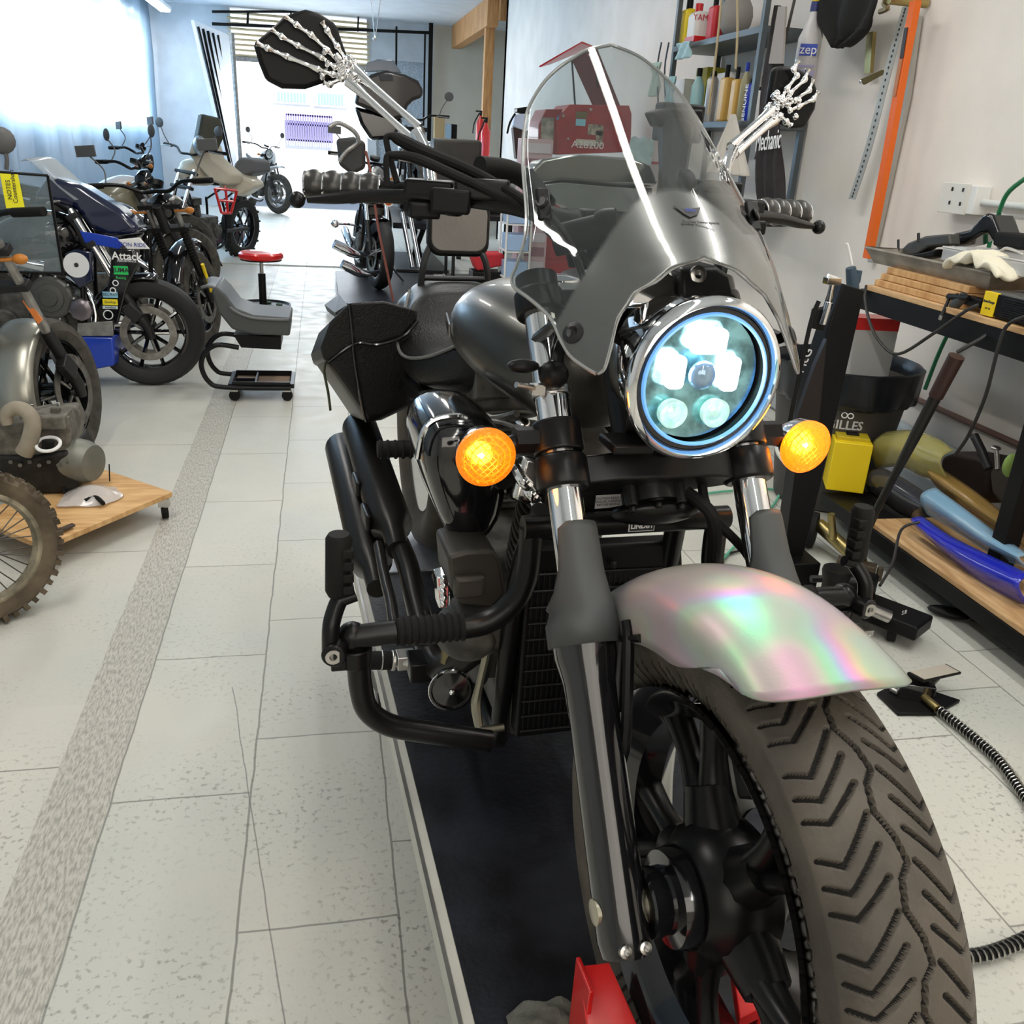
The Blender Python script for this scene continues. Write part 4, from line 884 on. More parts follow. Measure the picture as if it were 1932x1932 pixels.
# highway bar
mb = [(.0, .602), (.128, .602)]
lp = [(.131, .600), (.131, .56), (.135, .525), (.150, .492), (.188, .466), (.245, .464), (.31, .464), (.356, .462)]
lp2 = [(.356, .455), (.350, .42), (.347, .38), (.338, .345), (.31, .318), (.26, .300), (.168, .272)]
G(FB).tube([(-.342, .143, .602), (-.342, -.143, .602)], .0155, 20).out('highway_crossbar', BLK, bike)
for s in (1, -1):
    hb = G(FB).tube([(-.345, r*s, u) for r, u in lp], .0155, 20, 5).tube([(-.352, r*s, u) for r, u in lp2], .0155, 20, 5).ell((-.348, .358*s, .462), .019).out('highway_bar', BLK, bike, ang=50)
    P, rr = [], []
    for i in range(41): P.append((-.345, (.215+i*.0022)*s, .4645)); rr.append(.0172+(.0022 if i % 4 < 2 else 0))
    G(FB).tube(P, rr, 20).out('ribbed_sleeve', RUB, hb, ang=60)
    G(FB).lathe((-.350, .354*s, .420), (0, 0, 1), [(0, .016), (0, .0215), (.026, .0215), (.026, .016)], 28, cap=False).box((-.348, .376*s, .434), .032, .02, .026).cyl((-.34, .378*s, .452), (-.318, .384*s, .452), .0155).out('peg_clamp', BLK, hb, bev=.002)
    G(FB).lathe((-.318, .384*s, .452), (1, 0, 0), [(0, .010), (.002, .010), (.002, .005), (0, .004)], 16).out('peg_bolt', STL, hb)
    G(FB).tube([(-.335, .386*s, .452), (-.34, .384*s, .485), (-.355, .375*s, .505), (-.36, .367*s, .515)], .011, 12, 4).tube([(-.355, .376*s, .508), (-.355, .352*s, .516)], .008).out('peg_arm', BLK, hb)
    pk = G(FB).tube([(-.36, .374*s, .515), (-.36, .374*s, .522), (-.362, .371*s, .592), (-.362, .371*s, .598)], [.012, .0155, .0165, .013], 20).out('highway_peg', RUB, hb)
    g = G(FB)
    for k in range(4): g.box((-.352, (.362)*s, .528+k*.0165), .018, .014, .012)
    g.out('peg_tread', RUB, pk, bev=.002)
bd_ = G(FB).box((-.326, -.012, .603), .0015, .036, .0155).out('bar_badge', mat('badge_silver', (.6, .62, .62), .4), bike)
G(FB).box((-.3248, -.012, .603), .0012, .033, .0125).out('badge_field', DK, bd_)
text('LINDBY', 'badge_lettering', DW, bd_, (-.3238, -.012, .603), (0, -1, 0), (0, 0, 1), .0092, .0002, FB, .0003)
# ------------------------------------------------------------------ parked motorcycles
def bgbike(label, o, psi, st=0, lean=0, R_=.31, tw=.06, tank=BGL, fend=BGL, rimm=BGL, wb=1.38, ty=TYD, gaiter=False, hl=True, mir='round', bar=.36, barup=.0, susp=.0, up=True, disc=True, knob=False, seatm=LEA, engm=DRT, farc=78, tankh=0., exh=CHR, ns=10):
    o = V(o); root = thing('motorcycle', tuple(o), label, 'motorcycle', 'motorcycles parked along the left side')
    FB_ = Fr(o, R(psi), R(lean)); FW = Fr(FB_((0, 0, R_)), R(psi+st), R(lean))
    rk = R(27); s_, c_ = sin(rk), cos(rk)
    def wheel(F, pre, w):
        prof = [(-w*.75, R_*.70), (-w, R_*.82), (-w*.9, R_*.93), (-w*.45, R_*.99), (0, R_), (w*.45, R_*.99), (w*.9, R_*.93), (w, R_*.82), (w*.75, R_*.70)]
        t = G(F).lathe((0, 0, 0), (0, 1, 0), prof, 48, cap=False).out(pre+'_tyre', ty, root)
        if knob:
            g = G(F)
            for k in range(36):
                a = 2*pi*k/36
                for y in ((-.7, 0, .7) if k % 2 else (-.35, .35)): g.box((cos(a)*(R_*.985+.006), y*w, sin(a)*(R_*.985+.006)), .022, .022, .018, (cos(a), 0, sin(a)), (0, 1, 0))
            g.out(pre+'_knobs', ty, t, flat=True)
        g = G(F).lathe((0, 0, 0), (0, 1, 0), [(-w*.72, R_*.72), (-w*.72, R_*.66), (-w*.2, R_*.62), (w*.2, R_*.62), (w*.72, R_*.66), (w*.72, R_*.72)], 40, cap=False).lathe((0, 0, 0), (0, 1, 0), [(-w, .03), (-w, .04), (w, .04), (w, .03)], 20)
        for k in range(ns): a = 2*pi*k/ns; g.tube([(cos(a)*.03, (w*.5)*(1 if k % 2 else -1), sin(a)*.03), (cos(a)*R_*.64, 0, sin(a)*R_*.64)], .012 if ns < 12 else .003, 6)
        g.out(pre+'_rim', rimm, root)
        if disc:
            for y in ((w+.012, -w-.012) if pre == 'front' else (w+.012,)):
                dk = G(F).lathe((0, y, 0), (0, 1, 0), [(0, R_*.37), (0, R_*.50), (.005, R_*.50), (.005, R_*.37)], 36, cap=False)
                for k in range(5): a = 2*pi*k/5; dk.tube([(cos(a)*.03, y, sin(a)*.03), (cos(a)*R_*.36, y, sin(a)*R_*.36)], .008, 6)
                dk.out(pre+'_brake_disc', mat('worn_disc_steel', (.25, .24, .22), .4, 1, var=.3, vsc=25), root)
        return t
    wheel(FW, 'front', tw); FR_ = Fr(FB_((-wb, 0, R_)), R(psi), R(lean)); wheel(FR_, 'rear', tw*1.25)
    for s in (1, -1):
        y = (tw+.035)*s
        G(FW).tube([(.02, y, -.03), (.02-.03*s_, y, .03*c_), (-.32*s_, y, .32*c_)], [.02, .027, .025], 14).out('fork_slider', DGY if not gaiter else BLK, root)
        if gaiter:
            P, rr = [], []
            for i in range(25): d = .30+i*.0105; P.append((-d*s_, y, d*c_)); rr.append(.030 if i % 2 else .022)
            G(FW).tube(P, rr, 14).out('fork_gaiter', RUB, root)
        G(FW).tube([(-.3*s_, y, .3*c_), (-.74*s_, y, .74*c_)], .019, 14).out('fork_tube', ALU if ty is TYD else CHR, root)
        if disc and s > 0: G(FW).box((-.07, y+.01*s, .12), .07, .045, .10, (.7, 0, .7), (0, 1, 0)).out('brake_caliper', DGY, root, bev=.008)
    G(FW).box((-.70*s_, 0, .70*c_), .05, .22+tw, .03, (c_, 0, s_), (0, 1, 0)).box((-.54*s_, 0, .54*c_), .05, .22+tw, .03, (c_, 0, s_), (0, 1, 0)).cyl((-.54*s_-.04, 0, .52*c_), (-.72*s_-.04, 0, .7*c_), .03).out('fork_clamps', DGY, root, bev=.004)
    # fender
    g = G(FW); rs = []; Rf = R_+.025+susp
    for i in range(13):
        a = R(farc+i*7); rs.append([(cos(a)*(Rf-.03*abs(t)**2.5), (tw+.012)*t, sin(a)*(Rf-.03*abs(t)**2.5)) for t in [-1+j/4 for j in range(9)]])
    g.loft(rs, False, False); g.out('front_fender', fend, root, solid=.004)
    hz = .76*c_+.03+barup; hx = -.76*s_
    P = [(hx, 0, hz), (hx+.0, .09, hz), (hx-.06, .2, hz+.05), (hx-.12, bar, hz+.05)]
    G(FW).tube([(p[0], -p[1], p[2]) for p in P[:0:-1]]+P, .012, 10, 4).out('handlebar', BLK, root)
    for s in (1, -1):
        G(FW).tube([(hx-.085, (bar-.12)*s, hz+.05), (hx-.12, (bar+.01)*s, hz+.05)], .017, 12).out('grip', RUB, root)
        G(FW).tube([(hx-.03, (bar-.16)*s, hz+.05), (hx-.06, (bar)*s, hz+.04)], .006, 8).out('lever', ALU, root)
        if mir:
            m0 = (hx-.05, (bar-.12)*s, hz+.06); m1 = (hx-.02, (bar-.04)*s, hz+.22)
            mm_ = G(FW).tube([m0, (hx-.0, (bar-.10)*s, hz+.14), m1], .005, 8, 4)
            if mir == 'round': mm_.ell(tuple(V(m1)+V((0, .02*s, .04))), .012, .055, .05)
            else: mm_.box(tuple(V(m1)+V((0, .02*s, .03))), .015, .12, .065)
            mm_.out('mirror', mat('mirror_back', (.10, .10, .10), .4, .4), root, bev=.003)
    if hl:
        h_ = G(FW).lathe((hx+.06, 0, hz-.09), (1, 0, -.1), [(-.06, .03), (-.03, .07), (.02, .088), (.03, .088), (.03, .08)], 28).out('headlight', BGL, root)
        G(FW).lathe((hx+.085, 0, hz-.092), (1, 0, -.1), [(0, .082), (.012, .06), (.016, .001)], 28).out('headlight_lens', mat('dim_lens', (.5, .55, .58), .08, .6, var=.4, vsc=30), h_)
        for s in (1, -1): G(FW).cyl((hx+.02, .09*s, hz-.12), (hx+.02, .16*s, hz-.12), .007).ell((hx+.02, .185*s, hz-.12), .02, .03, .02).out('indicator', mat('dim_amber', (.55, .2, .03), .3), root)
        G(FW).lathe((hx+.01, 0, hz+.03), (.4, 0, 1), [(0, .045), (.03, .05), (.032, .04), (.03, .001)], 20).out('gauge', BLK, root)
    q = tankh
    def lf(keys, name, mt, p=2.6): return loftk(keys, name, mt, FB_, root, 20, 4, p)
    lf([(-.30, .04, .74+q, .86+q), (-.38, .11, .70+q, .93+q), (-.52, .14, .68+q, .95+q), (-.68, .12, .68+q, .90+q), (-.80, .06, .70+q, .82+q)], 'fuel_tank', tank)
    lf([(-.72, .06, .70+q, .80+q), (-.80, .11, .68+q, .79+q), (-1.0, .13, .68+q, .78+q), (-1.2, .11, .72+q, .82+q), (-1.45, .07, .78+q, .86+q)], 'seat', seatm, 3.2)
    lf([(-1.05, .06, .62+q, .70+q), (-1.3, .08, .66+q, .76+q), (-1.62, .06, .74+q, .82+q)], 'tail', fend)
    g = G(FB_).box((-.55, 0, .38), .42, .24, .26).cyl((-.50, .10, .36), (-.50, .16, .36), .10, n=24).cyl((-.72, -.15, .36), (-.72, .15, .36), .07, n=20); g.out('engine', engm, root, bev=.015)
    g = G(FB_); ax = V((.25, 0, 1)).normalized(); pr = [(0, .05)]
    for i in range(7): pr += [(.01+i*.02, .055), (.01+i*.02, .082), (.017+i*.02, .082), (.017+i*.02, .055)]
    g.lathe((-.48, 0, .48), tuple(ax), pr+[(.16, .06)], 20).box((-.435, 0, .67), .14, .16, .07); g.out('cylinder', engm, root)
    G(FB_).tube([(-.40, .06, .60), (-.28, .09, .50), (-.28, .12, .30), (-.5, .14, .2), (-.9, .16, .22), (-1.0, .17, .27)], .019, 12, 4).tube([(-1.0, .17, .27), (-1.05, .175, .29), (-1.45, .19, .38)], [.02, .04, .042], 16).out('exhaust', exh, root)
    g = G(FB_)
    for s in (1, -1): g.tube([(-.26, .04*s, .80+q*.5), (-.30, .12*s, .62), (-.33, .13*s, .30), (-.5, .12*s, .17), (-.85, .12*s, .2), (-.9, .12*s, .45), (-.85, .1*s, .68)], .014, 10, 4).tube([(-.88, .11*s, .34), (-wb, .10*s, R_)], .02, 10).tube([(-.85, .1*s, .66), (-1.5, .07*s, .76+q)], .012, 8)
    g.out('frame', BLK, root)
    G(FB_).tube([(-.6, -.14, .2), (-.52, -.32, .02-lean*.002)], .010, 8).box((-.51, -.33, .012), .05, .03, .01).out('side_stand', BLK, root)
    return root, FB_, FW
# near-left motorcycle
SLV = mat('dull_silver_paint', (.38, .37, .32), .3, .8)
b1, B1, W1 = bgbike('dusty motorcycle with slick grey-brown front tyre and silver fender, nearest at the left picture edge', (-1.16, 4.10, 0), 112, 56, 6, R_=.315, tw=.085, farc=104, tank=GRY, fend=SLV, hl=True, mir=None, bar=.38, ns=10)
A, B_ = V(W(52, 592, Y=3.93)), V(W(66, 622, Y=3.93))
tagp = G().prism([W(42, 568, Y=3.90), W(50, 564, Y=3.90), W(80, 604, Y=3.90), (W(72, 612, Y=3.90))], (0, .012, 0)).out('fork_reflector', mat('amber_reflector', (.7, .2, .04), .3), b1)
CLR = mat('thin_clear_sheet', (.30, .38, .42), .08, tr=0, al=.22, spec=.6)
sy = 3.86
c4 = [(-40, 322), (90, 331), (119, 515), (-40, 512)]
pnl = G().prism([W(x, y, Y=sy) for x, y in c4], (0, .006, 0)).out('windscreen_sheet', CLR, b1)
g = G()
for (xa, ya), (xb, yb_) in zip(c4, c4[1:]+c4[:1]): g.tube([W(xa, ya, Y=sy), W(xb, yb_, Y=sy)], .0055, 6)
g.out('sheet_edging', BPL, pnl)
tg = G().prism([W(0, 327, Y=sy-.01), W(34, 329, Y=sy-.01), W(47, 393, Y=sy-.01), W(12, 393, Y=sy-.01)], (0, -.002, 0)).out('yellow_tag', mat('yellow_card', (.85, .78, .02), .7), pnl)
for k, tx in enumerate(('Countershaft', 'NOTES')): text(tx, 'tag_lettering', DK, tg, W(26-k*9, 352+k*6, Y=sy-.014), (0, 0, 1), (-1, 0, .15), .022, .0004)
G().tube([W(12, 320, Y=4.0), W(13, 302, Y=4.0), W(10, 286, Y=4.0)], .008, 8, 3).ell(W(2, 265, Y=4.0), .052, .02, .05).out('mirror', mat('mirror_back', (.1, .1, .1), .4), b1)
# blue and black sport motorcycle
b2, B2, W2 = bgbike('blue and black sport motorcycle with round white sticker and clear bubble screen, parked sideways', (-.99, 5.47, 0), 88, 6, 4, R_=.305, tw=.062, tank=BGL, fend=BGL, rimm=BGL, ty=mat('clean_tyre', (.014, .014, .015), .6), hl=False, mir=None, bar=.30, barup=-.06)
def s2(x, y, r=.16): return B2.px(x, y, r=r)
NVY = mat('navy_black_fairing', (.010, .014, .045), .15, coat=.8)
G(B2).prism([s2(*p, .10) for p in ((60, 372), (90, 330), (150, 348), (222, 392), (258, 425), (262, 440), (205, 448), (170, 430), (140, 392))], (0, -.26, 0)).out('nose_fairing', NVY, b2, bev=.03)
g = G(B2); rs = []
for f in range(9):
    t = -1+f/4; rs.append([tuple(V(s2(x, y, 0))+V((-.10*t*t, .11*t*(1-.25*i/5), -.02*t*t))) for i, (x, y) in enumerate(((188, 372), (160, 350), (130, 322), (105, 300), (95, 296), (85, 300)))])
g.loft(rs, False, False); g.out('bubble_screen', mat('tinted_clear_screen', (.62, .68, .72), .06, al=.42, spec=.8), b2, solid=.003)
G(B2).prism([s2(*p, .15) for p in ((150, 436), (176, 440), (220, 448), (232, 462), (224, 470), (160, 458))], (0, -.02, 0)).out('blue_side_panel', BLU, b2, bev=.004)
wp = G(B2).prism([s2(*p, .155) for p in ((222, 452), (262, 448), (282, 470), (240, 470))], (0, -.02, 0)).out('white_side_panel', WHT, b2, bev=.004)
text('LEON RIDE', 'panel_lettering', DB, wp, s2(248, 462, .158), (1, 0, 0), (0, 0, 1), .03, .0005, B2)
G(B2).prism([s2(*p, .15) for p in ((210, 470), (250, 470), (262, 500), (240, 540), (225, 600), (222, 612), (195, 612), (200, 560), (206, 520))], (0, -.03, 0)).out('radiator_side', BGL, b2, bev=.008)
bp_ = G(B2).prism([s2(*p, .17) for p in ((105, 620), (140, 634), (214, 636), (216, 690), (165, 700), (150, 690))], (0, -.34, 0)).out('belly_pan', BLU, b2, bev=.012)
G(B2).prism([s2(*p, .176) for p in ((146, 610), (212, 606), (214, 634), (145, 634))], (0, -.02, 0)).out('silver_plate', ALU, b2, bev=.003)
sc = G(B2).lathe(s2(95, 562, .17), (0, 1, 0), [(-.02, .115), (0, .112), (.01, .10), (.012, .075), (.022, .072), (.026, .045), (.036, .042), (.038, .001)], 40).out('clutch_cover', mat('grey_cast_cover', (.12, .12, .11), .45, .6), b2)
g = G(B2)
for k in range(10): a = 2*pi*k/10; c = V(s2(95, 562, .185)); g.ell(tuple(c+V((cos(a)*.118, 0, sin(a)*.118))), .009, n=8)
g.out('cover_bolt', ALU, sc)
G(B2).lathe(s2(152, 585, .19), (0, 1, 0), [(-.03, .062), (0, .06), (.008, .05), (.012, .03), (.012, .001)], 8).out('alternator_cover', mat('mauve_metal', (.22, .19, .21), .3, .8), b2)
G(B2).prism([s2(*p, .165) for p in ((122, 478), (142, 470), (172, 475), (174, 530), (150, 545), (125, 515))], (0, -.05, 0)).out('side_cover', NVY, b2, bev=.008)
G(B2).lathe(s2(144, 500, .168), (0, 1, 0), [(0, .066), (.002, .066)], 36).out('round_sticker', WCL, b2)
G(B2).lathe(s2(144, 500, .171), (0, 1, 0), [(0, .012), (.001, .012)], 12).out('sticker_crest', DK, b2)
text('Attack', 'sticker_lettering', DW, b2, s2(239, 484, .153), (1, 0, 0), (0, 0, 1), .058, .0008, B2, .001)
text('PERFORMANCE', 'sticker_lettering', DW, b2, s2(239, 493, .153), (1, 0, 0), (0, 0, 1), .014, .0005, B2)
GRN = mat('green_sticker', (.02, .6, .12), .5)
G(B2).box(s2(228, 510, .152), .075, .002, .045).out('green_sticker', GRN, b2)
text('JUMA', 'sticker_lettering', DK, b2, s2(228, 510, .155), (1, 0, 0), (0, 0, 1), .034, .0005, B2, .0008)
text('Racing', 'sticker_lettering', GRN, b2, s2(228, 524, .153), (1, 0, 0), (0, 0, 1), .02, .0005, B2)
for k, (y, m_, tx) in enumerate(((556, mat('sky_sticker', (.25, .5, .65), .5), 'BEL-RAY'), (570, mat('yellow_sticker', (.85, .7, .02), .5), 'Dunlop'), (580, mat('pale_sticker', (.6, .7, .7), .5), 'renthal'))):
    G(B2).box(s2(208, y, .152), .078, .002, .032 if k < 2 else .016).out('strip_sticker', m_, b2); text(tx, 'sticker_lettering', DK, b2, s2(208, y, .154), (1, 0, 0), (0, 0, 1), .02, .0004, B2)
for x, y in ((218, 534), (213, 548), (204, 594)): G(B2).torus(s2(x, y, .153), (0, 1, 0), .014 if y < 590 else .024, .003, 20, 5).out('ring_sticker', DW, b2)
# gaiter-fork motorcycle and the two behind it
b3, B3, W3 = bgbike('black motorcycle with rubber-gaitered forks and knobby street tyre, turned beside the grey rolling seat', (-.84, 6.5, 0), 112, 54, 6, R_=.325, tw=.055, tank=BGL, ty=TYD, gaiter=True, mir='rect', bar=.40, susp=.05, disc=True, ns=24)
for s in (1, -1): G(W3).tube([(.02-.05, .12*s, .05), (-.13, .13*s, .24)], .012, 8).out('guard_tube', YEL if s > 0 else ALU, b3)
b4, B4, W4 = bgbike('naked motorcycle with brown grips and chrome headlight between the black and the cream ones', (-1.15, 8.3, 0), 100, 25, 4, R_=.31, tw=.055, tank=mat('khaki_paint', (.16, .15, .10), .3, coat=.5), mir='round', bar=.42, barup=.06)
G(B4).ell((-.25, .12, .98), .02, .03, .03).out('orange_indicator', ORG, b4)
b4b, _, _ = bgbike('silver-trimmed motorcycle with a tall rectangular mirror against the glowing sheeting', (-1.32, 9.6, 0), 100, 20, 4, R_=.31, tw=.055, tank=mat('white_tank', (.7, .72, .74), .3, coat=.5), fend=ALU, mir='rect', bar=.42, barup=.14, engm=ALU)
CRMP = mat('cream_fairing', (.58, .52, .40), .35, coat=.3, var=.04)
b5, B5, W5 = bgbike('cream adventure motorcycle with dark windscreen and tall black mirrors near the doorway', (-1.62, 10.3, 0), -28, -6, 4, R_=.335, tw=.055, tank=CRMP, fend=CRMP, ty=mat('dark_knob_tyre', (.02, .02, .018), .8), hl=False, mir='round', bar=.40, barup=.10, tankh=.14, susp=.06, knob=True, wb=1.38)
def s5(x, y, h=-.1): return B5.px(x, y, h=h)
G().prism([W(*p, Y=10.6) for p in ((362, 268), (372, 214), (408, 222), (412, 262), (398, 292))], (.06, -.05, 0)).out('windscreen', mat('smoked_screen', (.05, .05, .035), .2, coat=.4), b5, bev=.02)
G().prism([W(*p, Y=10.55) for p in ((352, 290), (362, 262), (395, 270), (402, 298), (440, 330), (430, 350), (400, 345), (375, 318))], (.12, .12, 0)).out('front_fairing', CRMP, b5, bev=.03)
G().ell(W(377, 275, Y=10.5), .07, .05, .10).out('headlight', mat('dim_lens', (.5, .55, .58), .08), b5)
G().prism([W(*p, Y=10.7) for p in ((398, 300), (440, 325), (475, 340), (482, 352), (450, 372), (412, 352))], (.10, .2, 0)).out('side_panel', CRMP, b5, bev=.03)
G().prism([W(*p, Y=10.8) for p in ((438, 312), (452, 296), (478, 302), (482, 325), (455, 335))], (.16, .3, 0)).out('seat_pad', mat('grey_seat', (.12, .12, .12), .6), b5, bev=.03)
g = G()
for a, b in (((405, 355), (447, 360)), ((405, 355), (418, 402)), ((447, 360), (436, 402)), ((418, 402), (436, 402)), ((412, 378), (442, 380)), ((426, 360), (430, 402))): g.tube([W(*a, Y=9.95), W(*b, Y=9.95)], .013, 8)
g.tube([W(425, 360, Y=9.95), W(425, 352, Y=10.4)], .013, 8).tube([W(427, 402, Y=9.95), W(427, 396, Y=10.4)], .013, 8); g.out('red_crash_bar', RED, b5)
b6, _, _ = bgbike('white off-road motorcycle standing at the bright doorway, furthest on the left', (-.80, 17.7, .012), 25, 20, 5, R_=.34, tw=.05, tank=mat('white_plastic_body', (.75, .78, .8), .4), fend=mat('white_plastic_body', (.75, .78, .8), .4), mir='round', bar=.42, barup=.05, tankh=.12, susp=.12, rimm=ALU, ns=24)
# ------------------------------------------------------------------ knobby wheel lower left
kb = thing('off_road_wheel_and_fork', (-1.2, 2.7, 0), 'dusty brown knobby off-road front wheel with wire spokes, cut by the lower left picture edge', 'wheel')
kc = W(-46, 1037, Z=.235); KW = Fr(kc, R(125), R(6))
KS = lambda p: KW(tuple(x*.74 for x in p))
KT = mat('muddy_rubber', (.07, .052, .034), .9, col2=(.15, .115, .075), vsc=14, bump=.4)
G(KS).lathe((0, 0, 0), (0, 1, 0), [(-.03, .235), (-.045, .26), (-.048, .29), (-.02, .308), (.02, .308), (.048, .29), (.045, .26), (.03, .235)], 60, cap=False).out('tyre', KT, kb)
for k in range(44):
    a = 2*pi*k/44; g = G(KS)
    for y in ((-.046, -.012, .03) if k % 2 else (-.03, .012, .046)):
        g.box((cos(a)*(.313-abs(y)*.25), y, sin(a)*(.313-abs(y)*.25)), .030, .020, .020, (cos(a), y*6, sin(a)), (0, 1, 0))
    g.out('knob_row', KT, kb, flat=True)
G(KS).lathe((0, 0, 0), (0, 1, 0), [(-.03, .245), (-.03, .222), (0, .212), (.03, .222), (.03, .245)], 50, cap=False).out('rim', mat('muddy_rim', (.32, .28, .2), .6, .4, var=.4, vsc=20), kb, solid=.003)
g = G(KS)
for k in range(32): a = 2*pi*k/32; a2 = a+(.5 if k % 4 < 2 else -.5); g.tube([(cos(a2)*.035, .03*(1 if k % 2 else -1), sin(a2)*.035), (cos(a)*.214, 0, sin(a)*.214)], .002, 5)
g.out('spokes', mat('dull_spoke', (.12, .11, .1), .5, .8), kb)
G(KS).cyl((0, -.06, 0), (0, .06, 0), .035).out('hub', DRT, kb)
for s in (1, -1): G(KS).tube([(.0, .085*s, -.02), (-.35, .085*s, .62)], .026, 14).out('fork_leg', DRT, kb)
# ------------------------------------------------------------------ dolly with engine
dz = .105
Q = [W(325, 928, Z=dz), W(192, 884, Z=dz), None, W(82, 1030, Z=dz)]
Q[2] = Q[1]+Q[3]-Q[0]
dol = thing('plywood_dolly', tuple((Q[0]+Q[2])/2*1-V((0, 0, dz))), 'bare plywood dolly on casters carrying a dusty engine, at left', 'dolly')
G().prism(Q, (0, 0, -.02)).out('board', WOD, dol, bev=.002)
ce = (Q[0]+Q[2])/2
for q in Q:
    p = q+(ce-q)*.10; cs = G().lathe((p.x, p.y, .03), (1, .3, 0), [(-.011, .028), (.011, .028)], 20).out('caster', RUB, dol)
    G().box((p.x, p.y, .068), .04, .035, .034).out('caster_fork', STL, cs)
en = thing('engine', tuple(W(70, 960, Z=dz)), 'dusty black motorcycle engine with curved intake stub and white-rimmed filler, sitting on the plywood dolly', 'engine')
EY = 3.42
def e_(x, y, d=0): p = W(x, y, Y=EY+d); p.z = max(p.z, dz+.002); return p
E1 = mat('oily_black_cast', (.02, .019, .017), .5, .4, var=.4, vsc=20, bump=.3); E2 = mat('dusty_cast', (.14, .13, .11), .7, .3, var=.4, vsc=25, bump=.3)
pz = W(60, 970, Y=EY).z
G().prism([e_(*p) for p in ((-30, 860), (60, 862), (128, 850), (146, 880), (148, 925), (118, 950), (95, 968), (-10, 968), (-30, 940))], (0, .30, 0)).out('crankcase', E1, en, bev=.015)
G().prism([e_(*p, .02) for p in ((-30, 800), (20, 802), (60, 795), (120, 790), (132, 812), (130, 862), (-30, 868))], (0, .24, 0)).out('upper_case', E2, en, bev=.012)
cv = G().lathe(e_(138, 868, .08), (1, -.45, 0), [(-.03, .088), (0, .088), (.05, .083), (.075, .075), (.09, .068), (.094, .04), (.094, .001)], 36).out('side_cover', mat('grey_cast_side', (.20, .20, .17), .5, .5, var=.2), en)
G().box(e_(100, 790, .05), .11, .12, .05).box(e_(105, 775, .05), .03, .03, .03).box(e_(118, 800, .03), .05, .03, .06).out('valve_cover', E2, en, bev=.006)
for x, y in ((40, 762), (60, 763), (110, 760)): G().cyl(e_(x, y+45, .08), e_(x, y, .08), .006, n=8).out('stud', STL, en)
G().tube([e_(15, 800, .0), e_(12, 782, .0), (e_(30, 770, .0)), e_(52, 778, -.01), e_(62, 800, -.02), e_(55, 835, -.03), e_(45, 855, -.03)], [.020, .024, .026, .027, .029, .03, .031], 16, 5).out('intake_stub', mat('dusty_tan_pipe', (.30, .26, .2), .8, var=.2, bump=.3), en)
G().torus(e_(91, 838, -.03), (0, -.4, 1), .040, .0065, 32, 8).out('white_ring', WCL, en)
G().cyl(e_(91, 845, -.03), e_(91, 832, -.03), .022).out('filler_plug', BPL, en)
for k in range(7): G().cyl(e_(20+k*18, 872+6*(k % 2), 0), e_(20+k*18, 872+6*(k % 2), -.012), .008, n=6).out('case_bolt', DRT, en)
for x, y in ((75, 962), (118, 948)): G().tube([e_(x, y-30, -.01), e_(x+8, y, -.015)], .006, 8).out('hose_stub', BPL, en)
en.location.z += .0
for ch in kids(en): pass
# plastic bag of parts
g = G(); c = W(178, 940, Z=dz); rd = random.Random(5); rs = []
for i in range(9):
    rs.append([c+V((-.11+.22*i/8*(1-.25*abs(j-4)/4), -.10+.20*j/8, max(.004, .045*sin(pi*i/8)*sin(pi*j/8)+.012*rd.random()))) for j in range(9)])
g.loft(rs, False, False)
bagm = mat('crinkled_clear_plastic', (.75, .72, .70), .15, al=.45, spec=.9)
tag(g.out('plastic_bag', bagm, solid=.002, sub=1), 'crinkled clear plastic bag of small parts on the plywood dolly', 'bag')
tag(G().tube([W(160, 945, Z=dz+.02), W(180, 938, Z=dz+.025), W(195, 950, Z=dz+.02)], .008, 8, 4).out('rubber_part', RUB), 'small dark rubber part seen inside the clear bag on the dolly', 'part')
tag(G().tube([W(82, 1010, Z=dz+.012), W(105, 1003, Z=dz+.012), W(138, 990, Z=dz+.012)], .012, 8, 4, flat=.5).out('metal_strip', mat('dark_brown_strip', (.05, .03, .02), .6)), 'dark curved metal strip lying on the front of the plywood dolly', 'part')
tag(G().tube([W(207, 908, Z=dz), W(206, 876, Y=W(207, 908, Z=dz).y)], .0025, 6).out('upright_rod', BPL), 'thin dark rod standing upright in the plywood dolly', 'rod')
# ------------------------------------------------------------------ grey rolling seat
rs_ = thing('rolling_mechanic_seat', (-.38, 5.25, 0), 'grey moulded rolling seat with C-shaped tube frame and parts tray', 'seat')
g = G(); sec = [(392, 537), (402, 533), (418, 538), (432, 555), (448, 575), (478, 588), (520, 592), (547, 592)]
top = [W(*p, Y=5.25) for p in sec]; rs = []
for i, p in enumerate(top):
    f = i/(len(top)-1); row = []
    wdt = .14+.05*min(1, f*1.5)
    for j in range(13):
        t = -1+j/6; row.append(p+V((-.02*(1-f)*t*t, wdt*t, -.012*(1-t*t)*(.5+f)+.004)))
    rs.append(row)
rs = [[V(p) for p in r] for r in zip(*[spl(list(c), 4) for c in zip(*rs)])]
g.loft(rs, False, False); g.out('seat_shell', GRY, rs_, solid=.014, ang=60)
P = [W(*p, Y=5.07) for p in ((398, 548), (412, 590), (438, 622), (480, 632), (547, 634), (549, 600), (520, 598), (478, 595), (445, 582), (425, 556), (408, 540))]
G().prism(P, (0, .36, 0)).out('seat_body', mat('dark_grey_plastic', (.06, .065, .065), .5), rs_, bev=.012)
G().prism([W(*p, Y=5.1) for p in ((440, 632), (530, 636), (530, 660), (455, 656))], (0, .3, 0)).out('seat_box', BPL, rs_, bev=.003)
